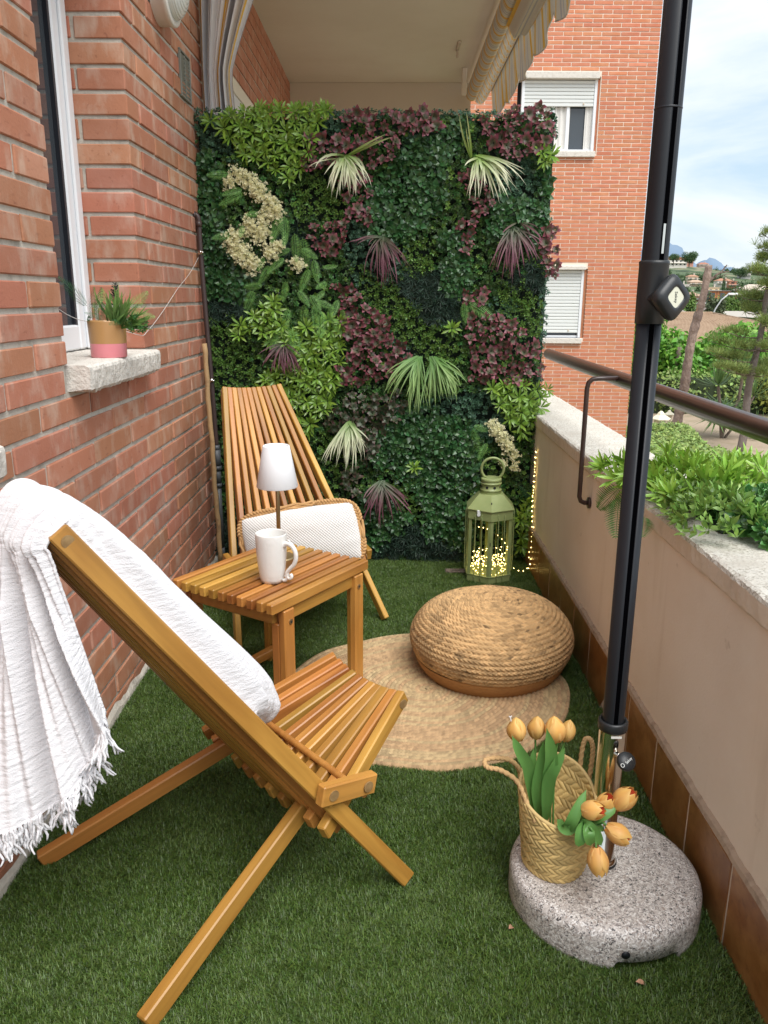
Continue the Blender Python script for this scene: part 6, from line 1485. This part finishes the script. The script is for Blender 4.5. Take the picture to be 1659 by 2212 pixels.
PA = [EP(x, y, d) for (x, y), d in zip(fy, yy)]
fy2 = [(1355, 30), (1355, 160), (1330, 300), (1358, 440), (1325, 565), (1290, 720), (1278, 830), (1290, 930), (1312, 1040), (1295, 1200), (1275, 1350), (1255, 1470), (1228, 1590), (1245, 1750), (1215, 1800)]
PB = [EP(x, y, 3.735 if y < 1200 else 3.70) for (x, y) in fy2]
for P_ in (PA, PB):
    for p in P_: p.z = max(p.z, .012); p.x = min(p.x, .706)
lights('fairy_lights', [PA, PB], .0215, 'strands of warm fairy lights hanging in the corner between green wall and parapet')
q = MB(); q.bbox(-.05, .05, -.02, .02, 0, .014, .003); o = q.obj('wood_offcut', M['bark'], loc=(.335, 3.66, .004)); tag(o, 'small dark wood offcut lying on the grass left of the lantern', 'wood block')

# ---------------- cushion
cs = empty('cushion', (-.325, 2.845, .475), 0, 'rectangular white woven cushion with a braided jute border on the rear chair', 'cushion')
TL_, TR_, BR_, BL_ = (at(515, 1118, 'y', 2.80), at(765, 1078, 'y', 2.84), at(797, 1200, 'y', 2.80), at(545, 1200, 'y', 2.78))
nu, nv = 330, 150; u = np.linspace(-1, 1, nu); v = np.linspace(-1, 1, nv); U, V_ = np.meshgrid(u, v, indexing='ij')
exu = np.sign(U) * np.abs(U) ** 1.0; kx = 1 - .05 * V_ ** 2; kyv = 1 - .08 * U ** 2
a = (exu * kx + 1) / 2; c = (V_ * kyv + 1) / 2
BRx = np.array(BR_) + np.array([-.015, -.01, -.012]); BLx = np.array(BL_) + np.array([-.01, 0, -.055])
C0 = (BLx[None, None] * ((1 - a) * (1 - c))[..., None] + BRx[None, None] * (a * (1 - c))[..., None] + np.array(TL_) * ((1 - a) * c)[..., None] + np.array(TR_) * (a * c)[..., None])
nrm = np.cross(np.array(BRx) - np.array(BLx), np.array(TL_) - np.array(BLx)); nrm /= np.linalg.norm(nrm)
if nrm[1] > 0: nrm = -nrm
th_ = .038 * ((1 - np.abs(U) ** 3.2) * (1 - np.abs(V_) ** 2.6)) ** .55; wv = .0016 * (np.sin(U * PI * 40) * np.sin(V_ * PI * 18)) ; dent = .006 * snoise(U * 2 + 4, V_ * 2 + 4, 8, 2, 1)
o3 = np.array([-.325, 2.845, .475])
for sg in (1, -1):
    V3 = C0 + nrm * ((th_ + (wv + dent if sg > 0 else 0)) * sg)[..., None] - o3; np_obj('cover', V3.reshape(-1, 3), _gf(nu, nv), M['cushion'], cs, smooth=True)
def plait(name, pts_, r, pitch, parent, m, normal, closed=True):
    P_ = [Vector(p) for p in pts_]; n = len(P_); q = MB(); L_ = 0
    acc = [0]
    for i in range(1, n): acc.append(acc[-1] + (P_[i] - P_[i - 1]).length)
    for s_ in range(3):
        V = []
        for i, p in enumerate(P_):
            t = (P_[(i + 1) % n] - P_[i - 1]).normalized() if closed else (P_[min(n - 1, i + 1)] - P_[max(0, i - 1)]).normalized(); w = t.cross(normal).normalized(); ph = acc[i] / pitch * 2 * PI + s_ * 2 * PI / 3
            V.append(p + w * math.sin(ph) * r + normal * math.sin(2 * ph) * r * .42)
        q.tube(V, r * .62, 6, closed=closed)
    return q.obj(name, m, parent, True)
edge = []
for k in range(420):
    a_ = 2 * PI * k / 420; cc, ss = math.cos(a_), math.sin(a_); e = .30; uu = math.copysign(abs(cc) ** e, cc); vv = math.copysign(abs(ss) ** e, ss); uu *= 1.035; vv *= 1.07
    kx_, ky_ = 1 - .05 * vv ** 2, 1 - .08 * uu ** 2; A_, B_ = (uu * kx_ + 1) / 2, (vv * ky_ + 1) / 2
    edge.append(BLx * (1 - A_) * (1 - B_) + BRx * A_ * (1 - B_) + np.array(TL_) * (1 - A_) * B_ + np.array(TR_) * A_ * B_ - o3)
plait('braided_border', edge, .0088, .034, cs, mat('jute_border', (.56, .33, .14), .85, noise=(40, (.40, .22, .08), .4, .7), bump=[(240, .6, .002)]), Vector(nrm))

# ---------------- throw over the front chair
def throw():
    t = empty('throw', tuple(cw(fT, 0, zT)), 0, 'white crinkled cotton throw with fringed ends draped over the front chair back', 'throw'); o3 = np.array(cw(fT, 0, zT))
    nu = 210; st = []
    E_ = np.array([.565, -.825]); Nn = np.array([.825, .565]); P0_ = np.array([fT, zT])
    def fz(t_, d): q = P0_ + E_ * t_ + Nn * d; return q
    u = np.linspace(0, 1, nu)
    # stations from the seat end, up the front of the back, over the top and down behind
    cols = []
    S_in = [(.645, .036, .92), (.640, .070, 1.0), (.610, .090, 1.0), (.550, .106, 1.0), (.465, .102, .98), (.308, .086, .95), (.172, .080, .92), (.08, .070, .92), (.025, .058, .92), (-.018, .042, .92), (-.042, .010, .95)]
    for (t_, d, w) in S_in:
        tn_ = t_ * .78 if t_ > 0 else max(t_, -.024); s_near = .125 + .19 * max(0, tn_) / 1.09 - .004; s_far = -.088 - .03 * max(0, t_); bul = np.clip(np.sin(PI * u), 0, 1) ** .5
        lo = .0205; dd = lo + (d * .84 - lo) * bul; ss = s_near + (s_far - s_near) * u; kb = np.clip(u * 2.2, 0, 1); kb = kb * kb * (3 - 2 * kb); tt_ = tn_ + (t_ - tn_) * kb; q = np.array([cw(*(lambda p: (p[0], s1, p[1]))(fz(t1, d1))) for s1, d1, t1 in zip(ss, dd, tt_)]); cols.append(q)
    # top back line and hem
    topb = np.array([cw(-.402 - .018 * min(1, a * 4), .121 + (-.095 - .121) * a, .898 - .006 * a) for a in u])
    hem_c = [W3(222, 1530, 1.265), W3(219, 1555, 1.258), W3(202, 1625, 1.245), W3(165, 1700, 1.235), W3(125, 1738, 1.23), W3(60, 1775, 1.225), W3(0, 1795, 1.22), W3(-70, 1812, 1.22), W3(-150, 1820, 1.24)]
    hc = np.array([tuple(p) for p in smooth_path(hem_c, 12)]); d_ = np.r_[0, np.cumsum(np.linalg.norm(np.diff(hc, axis=0), axis=1))]; d_ /= d_[-1]; hem = np.stack([np.interp(u, d_, hc[:, i]) for i in range(3)], 1)
    cols.append(topb)
    for k in range(1, 25):
        a = k / 24; cols.append(topb * (1 - a) + hem * a)
    C_ = np.array(cols); nvv = 420; tt = np.linspace(0, len(cols) - 1, nvv); out_ = np.zeros((nvv, nu, 3))
    i0 = np.clip(np.floor(tt).astype(int), 0, len(cols) - 2); f_ = (tt - i0)[:, None, None]
    a0 = C_[np.clip(i0 - 1, 0, None)]; a1 = C_[i0]; a2 = C_[i0 + 1]; a3 = C_[np.clip(i0 + 2, None, len(cols) - 1)]
    out_ = .5 * (2 * a1 + (a2 - a0) * f_ + (2 * a0 - 5 * a1 + 4 * a2 - a3) * f_ ** 2 + (3 * a1 - a0 - 3 * a2 + a3) * f_ ** 3)
    du = np.gradient(out_, axis=1); dv = np.gradient(out_, axis=0); n_ = np.cross(du, dv); n_ /= np.linalg.norm(n_, axis=2, keepdims=True) + 1e-9
    if n_[90, 100] @ np.array([math.cos(A1), math.sin(A1), .5]) < 0: n_ = -n_
    UU = u[None, :] + 0 * tt[:, None]; TT = tt[:, None] / (len(cols) - 1) + 0 * UU; hang = np.clip((tt[:, None] - 10) / 8, 0, 1)
    warp = UU + .035 * np.sin(TT * 7 + 1) * (1 - hang) + .02 * np.sin(TT * 13 + UU * 4)
    def ridge(x): f = x - np.floor(x); return np.sin(PI * f) ** .7
    fold = .030 * ridge(warp * 3.6 + .2) + .012 * ridge(warp * 7.3 + .6) + .004 * ridge(warp * 14.1 + .1) - .016
    foldh = .030 * np.sin(UU * 2 * PI * 3.2 + 2.2 * UU + .4) + .014 * np.sin(UU * 2 * PI * 6.7 + TT * 5) + .006 * np.sin(UU * 2 * PI * 13 + TT * 9)
    cr_ = .0014 * (snoise(UU * 9, TT * 120, 5, 2, 1) - .5) * 2 + .0010 * (snoise(UU * 60, TT * 40, 6, 2, 1) - .5)
    edge_ = np.clip(np.minimum(UU, 1 - UU) * 18, 0, 1)
    ends = np.clip(tt[:, None] / 1.5, .25, 1)
    disp = fold * edge_ * (1 - hang) * ends + foldh * hang * (.25 + .75 * hang) * .8 * edge_ + cr_
    out_ = out_ + n_ * disp[..., None]
    np_obj('cloth', (out_ - o3).reshape(-1, 3), _gf(nvv, nu), M['throw'], t, smooth=True)
    # rolled selvedge along both long edges
    for col_ in (0, nu - 1):
        q = MB(); q.tube([Vector(p - o3) for p in out_[::2, col_]], .0032, 6); q.obj('selvedge', M['throw'], t, True)
    # under layer of the bunched cloth near the beam
    g_ = random.Random(3)
    for k in range(76):
        iu = int((k + g_.uniform(-.3, .3)) / 76 * (nu - 1)); iu = max(0, min(nu - 1, iu)); p = Vector(out_[-1, iu] - o3); L_ = g_.uniform(.035, .066); q = MB(); lean = Vector((g_.gauss(0, .012), g_.gauss(0, .012), 0))
        for m_ in range(4):
            dx, dy = g_.gauss(0, .005), g_.gauss(0, .005); P5 = [p + Vector((0, 0, .003))] + [p + lean * (f_ ** 1.5) + Vector((dx * f_ + g_.gauss(0, .0022), dy * f_ + g_.gauss(0, .0022), -L_ * f_ * (1 - .1 * m_ * .5))) for f_ in (.2, .4, .6, .8, 1.0)]; q.tube(smooth_path(P5, 2), [.0024] * 9 + [.0018, .0014], 5)
        q.obj('tassel', M['throw'], t, True)
    for k in range(18):
        iu = int(k / 18 * (nu - 1)); p = Vector(out_[0, iu] - o3); q = MB(); q.tube([p, p + Vector((.004, -.006, -.012)), p + Vector((g_.uniform(-.01, .01), -.01, -.024))], [.0024, .002, .0009], 5); q.obj('tassel', M['throw'], t, True)
throw()

# ---------------- potted plant on the sill
pp = empty('potted_plant', (-.852, 2.47, 1.1145), 0, 'tan and pink glazed pot with fern and grass on the white window sill', 'potted plant')
b = MB(); b.lathe([(.040, 0), (.0515, .001), (.053, .004), (.0535, .042)], 44); b.obj('pink_band', M['potpink'], pp, True)
b = MB(); b.lathe([(.0536, .0422), (.0545, .06), (.0560, .106), (.0558, .109), (.0535, .109), (.052, .104), (.051, .085), (.001, .083)], 44, capb=False); b.obj('pot', M['pot'], pp, True)
Q4 = lambda x, y, d: at(x / 3.0, 493.75 + y / 3.0, 'y', d)
po = np.array([-.852, 2.47, 1.1145])
for (a, b_, c, d, y1, dk) in [(560, 500, 405, 325, 2.36, 1), (600, 590, 590, 385, 2.42, 1), (640, 600, 640, 395, 2.40, 1), (680, 590, 560, 540, 2.40, 1), (820, 560, 950, 405, 2.44, 0), (840, 560, 1000, 565, 2.44, 0), (780, 600, 730, 600, 2.36, 1), (760, 590, 860, 500, 2.38, 1), (620, 560, 640, 370, 2.50, 0), (590, 590, 540, 570, 2.38, 1), (700, 600, 660, 500, 2.38, 1), (840, 580, 940, 620, 2.42, 0)]:
    put_frond(Q4(a, b_, 2.44), Q4(c, d, y1), ferndk if dk else fern_me[0], pp, po, (random.gauss(0, .3), -1, .35))
tuft_obj(250, 700, [(222, 650), (230, 635), (245, 632), (258, 640), (272, 655), (285, 668)], (.10, .22, .05), (.20, .34, .09), 'grass_tuft', 40, .009, -.05, 31, 2.45, pp, po, .05)
tuft_obj(270, 700, [(290, 675), (305, 685), (312, 700), (300, 715)], (.10, .22, .05), (.16, .30, .07), 'grass_tuft', 30, .008, .05, 32, 2.45, pp, po, .05)
q = MB()
b0 = Vector(Q4(740, 580, 2.47)) - Vector(po); b1 = Vector(Q4(745, 355, 2.47)) - Vector(po); q.tube([b0, b1], .0012, 5)
for i in range(90):
    f_ = .35 + .65 * random.random(); p = b0.lerp(b1, f_); a = random.random() * 6.3; L_ = .018 * (1.25 - f_ * .8); e = p + Vector((math.cos(a) * L_, math.sin(a) * L_, L_ * .6)); q.tube([p, e], .0009, 4)
q.obj('twig', lm('dark_twig', (.04, .06, .04)), pp)
V, F = scatter(T_box[0], T_box[1], np.array([Q4(880 + random.uniform(-60, 70), 600 + random.uniform(-30, 70), 2.42 + random.uniform(-.02, .02)) for _ in range(26)]) - po, RNG.normal(size=(26, 3)), np.full(26, .010), RNG.random(26) * 6); np_obj('trailing_sprig', V, F, M['boxg'], pp)

# ---------------- downpipe, cane, cable, vent, wall lamp
dp = empty('downpipe', (-.83, 3.74, 0), 0, 'thin brown downpipe with an elbow at its top, between brick and green wall', 'pipe')
rel = lambda p: Vector(p) - Vector((-.83, 3.74, 0))
b = MB(); b.tube(smooth_path([rel((-.878, 3.74, 1.640)), rel((-.858, 3.74, 1.642)), rel((-.847, 3.74, 1.634)), rel((-.843, 3.74, 1.61)), rel((-.842, 3.74, 1.49)), rel((-.832, 3.74, 1.18)), rel((-.822, 3.74, .90)), rel((-.815, 3.74, .60))], 8), .0115, 14); b.obj('pipe', M['pipe'], dp, True)
b = MB(); b.tube([rel((-.867, 3.74, 1.641)), rel((-.855, 3.74, 1.641))], .0145, 14); b.tube([rel((-.8432, 3.74, 1.615)), rel((-.843, 3.74, 1.59))], .0142, 14); b.obj('elbow', M['pipe'], dp, True)
b = MB()
for (z0_, z1_, r) in [(.585, .61, .0165), (.50, .588, .019), (.49, .51, .021), (.42, .492, .0165), (.405, .425, .019), (.09, .41, .0155), (.05, .10, .0175)]: b.tube([rel((-.8145, 3.735, z0_)), rel((-.815, 3.735, z1_))], r, 14)
b.obj('adaptor', M['pipegrey'], dp, True)
for (x_, z_) in ((-.8425, 1.482), (-.822, .915)):
    b = MB(); b.tube([rel((x_, 3.74, z_ - .008)), rel((x_, 3.74, z_ + .008))], .0135, 14); b.tube([rel((x_, 3.725, z_)), rel((x_ + .018, 3.715, z_))], .004, 8); b.obj('clip', M['steel'], dp, True)
b = MB(); pts_ = []; 
for i in range(26):
    t_ = i / 25; pts_.append(Vector(at(441, 742, 'y', 3.69)).lerp(Vector(at(477, 1212, 'y', 3.69)), t_) + Vector((.0016 * math.sin(i * 1.9) + .0016 * math.sin(i * .7), 0, 0)))
b.tube(pts_, [.0115 * (1 + .07 * math.sin(i * 2.3)) for i in range(26)], 10); o = b.obj('cane', M['stick'], None, True); tag(o, 'long bare wooden cane leaning upright in front of the downpipe', 'stick')
wr = [Q4(385, 525, 2.64), Q4(440, 560, 2.60), Q4(510, 590, 2.58), Q4(570, 605, 2.56), Q4(700, 650, 2.58), Q4(820, 668, 2.62), Q4(900, 690, 2.70), Q4(930, 692, 2.84)]
wr += [at(u_, v_, 'x', -.852) for (u_, v_) in [(316, 718), (330, 702), (345, 682), (360, 660), (385, 622), (410, 590), (433, 548)]]
b = MB(); b.tube(smooth_path([Vector(p) for p in wr], 6), .0011, 6); o = b.obj('cable', M['whitewire']); tag(o, 'thin pale cable strung behind the pot from the window to the downpipe', 'cable')
vt = empty('vent_grille', (-.86, 3.69, 2.18), 0, 'small grey rectangular vent grille set in the brick wall beside the striped curtain', 'vent')
b = MB(); b.bbox(-.004, .008, -.085, .085, -.09, -.082, .002); b.bbox(-.004, .008, -.085, .085, .082, .09, .002); b.bbox(-.004, .008, -.085, -.075, -.082, .082, .002); b.bbox(-.004, .008, .075, .085, -.082, .082, .002); b.obj('frame', mat('grey_plastic', (.22, .23, .20), .6), vt)
b = MB(); b.box(-.004, -.001, -.075, .075, -.082, .082); b.obj('mesh', M['dark'], vt)
sm_ = MB(); sm_.add([(-.002, -.074, -.006), (.006, -.074, .003), (.006, .074, .003), (-.002, .074, -.006), (-.001, -.074, -.007), (.007, -.074, .002), (.007, .074, .002), (-.001, .074, -.007)], [(0, 1, 2, 3), (7, 6, 5, 4), (0, 4, 5, 1), (1, 5, 6, 2), (2, 6, 7, 3)]); me = sm_.mesh('slat', mat('grey_slat', (.26, .27, .24), .6))
for i in range(10): o = bpy.data.objects.new('slat', me); link(o, vt); o.location = (0, 0, -.072 + i * .016)
b = MB(); b.bbox(-.001, .0065, -.003, .003, -.08, .08, .001); b.obj('bar', mat('grey_bar', (.22, .23, .20), .6), vt)
wl = empty('wall_lamp', (-.86, 3.325, 2.405), 0, 'round white bulkhead wall lamp with a ribbed glass dome, high on the brick wall', 'wall lamp')
def xl(prof, n=48):
    q = MB(); q.lathe(prof, n, capb=False); q.v = [(z, x, y) for (x, y, z) in q.v]; return q
xl([(.140, .0), (.140, .040), (.143, .044), (.143, .056), (.138, .060), (.122, .060), (.120, .052)]).obj('housing', mat('lamp_plastic', (.72, .70, .65), .4), wl, True)
dome = xl([(.122 - .0001, .055)] + [(.121 * math.cos(a) + .0006 * math.sin(a * 60), .055 + .062 * math.sin(a) + .0012 * math.sin(a * 44)) for a in np.linspace(.05, PI / 2 - .02, 60)])
dome.obj('glass_dome', mat('frosted_glass', (.68, .72, .70), .16, spec=.6), wl, True)

long_me = [rosette_mesh('leaf_tuft', 13, .078, .0145, .45, 1.35, lm('mat_leaf_long', (.27, .46, .06), .32, .3, .012, .25, .6), 40 + i, .10, .5, .3, seg=4) for i in range(3)]
fern_pl = frond_mesh('fern_frond', 17, lm('fern_leaf_planter', (.13, .30, .08), .45, .2, .01), 1, .34, .12, 5, pw=.72)
# ---------------- planter greenery lying on the parapet
pg = empty('faux_plant_mat', (.80, 2.0, .757), 0, 'bushy strip of artificial greenery lying on the stone coping behind the pole', 'plants')
po = np.array([.80, 2.0, .757])
b = MB(); b.bbox(-.01, .14, -.19, .27, .001, .010, .004); b.obj('mat', mat('green_mesh', (.02, .04, .02), .9), pg)
def mound(n, y0, y1, x0, x1, hh, g):
    y = g.uniform(y0, y1, n); x = g.uniform(x0, x1, n); xc = (x0 + x1) / 2; r = np.clip(1 - ((x - xc) / ((x1 - x0) / 2)) ** 2, 0, 1); ye = np.clip(np.minimum(y - y0, y1 - y) / .05, 0, 1)
    z = hh * r ** .5 * (.4 + .6 * ye) * g.uniform(.75, 1.1, n); d = np.stack([(x - xc) * 9, (y - (y0 + y1) / 2) * .8, .8 + 0 * x], 1) + g.normal(size=(n, 3)) * .35; return np.stack([x, y, z], 1), d
g = np.random.default_rng(4)
p1_, d1_ = mound(150, -.30, .02, -.10, .10, .075, g); T_m = sprig(5, 1, .42, .75, .5, .15, 3, .5)
V, F = scatter(T_m[0], T_m[1], p1_, d1_, .030 * g.uniform(.8, 1.2, 150), g.random(150) * 6); np_obj('leaves', V, F, lm('mat_leaf_mid', (.22, .38, .08), .35, .4, .015, .2, .6), pg)['kind'] = 'stuff'
p1_, d1_ = mound(170, -.31, -.02, .03, .24, .075, g); T_m = sprig(5, 1, .80, .6, .5, .1, 3, .6)
V, F = scatter(T_m[0], T_m[1], p1_, d1_, .026 * g.uniform(.8, 1.2, 170), g.random(170) * 6); np_obj('leaves', V, F, lm('mat_leaf_round', (.09, .24, .06), .25, .6, .02, .15, .7), pg)['kind'] = 'stuff'
for i in range(110):
    if i < 30: x, y = random.uniform(-.15, .02), random.uniform(.14, .36); d = (-1.2 + random.gauss(0, .3), -.1 + random.gauss(0, .4), .3 + random.random() * .7); z = .02 + .05 * random.random()
    elif i < 62: x, y = random.uniform(-.09, .06), random.uniform(-.08, .20); d = (random.gauss(-.2, .4), random.gauss(-.4, .4), 1); z = .02 + .04 * random.random()
    else: x, y = random.uniform(-.02, .22), random.uniform(-.04, .32); d = (random.gauss(.2, .3), random.gauss(0, .4), 1); z = .05 + .05 * random.random()
    put('leaf_tuft', long_me[i % 3], np.array([x, y, z]), d, random.random() * 6, random.uniform(.62, .90), pg)
for (a, b_, c, d, y1) in [(390, 370, 175, 585, 2.32), (385, 450, 355, 775, 2.30), (600, 620, 580, 760, 2.1)]:
    f0 = at(1239.8 + a * .25264, 960.06 + b_ * .25264, 'x', .69); f1 = at(1239.8 + c * .25264, 960.06 + d * .25264, 'x', .655)
    put_frond(f0, f1, fern_pl, pg, po, (-.35, -.9, .15))
# dry leaves on the grass
for (x, y, a) in ((.261, 1.384, .9), (.488, 1.253, .2)):
    Vl, Fl = leaf(.026, .011, .3, .5, 3); q = MB(); q.add([tuple(p) for p in Vl], [tuple(f_) for f_ in Fl]); o = q.obj('dry_leaf', mat('dry_leaf', (.45, .25, .16), .8), loc=(x, y, .020)); o.rotation_euler = (.3, .2, a)
    tag(o, 'small curled dry leaf on the grass left of the granite base' if x < .3 else 'small flat dry leaf on the grass in front of the granite base', 'leaf')
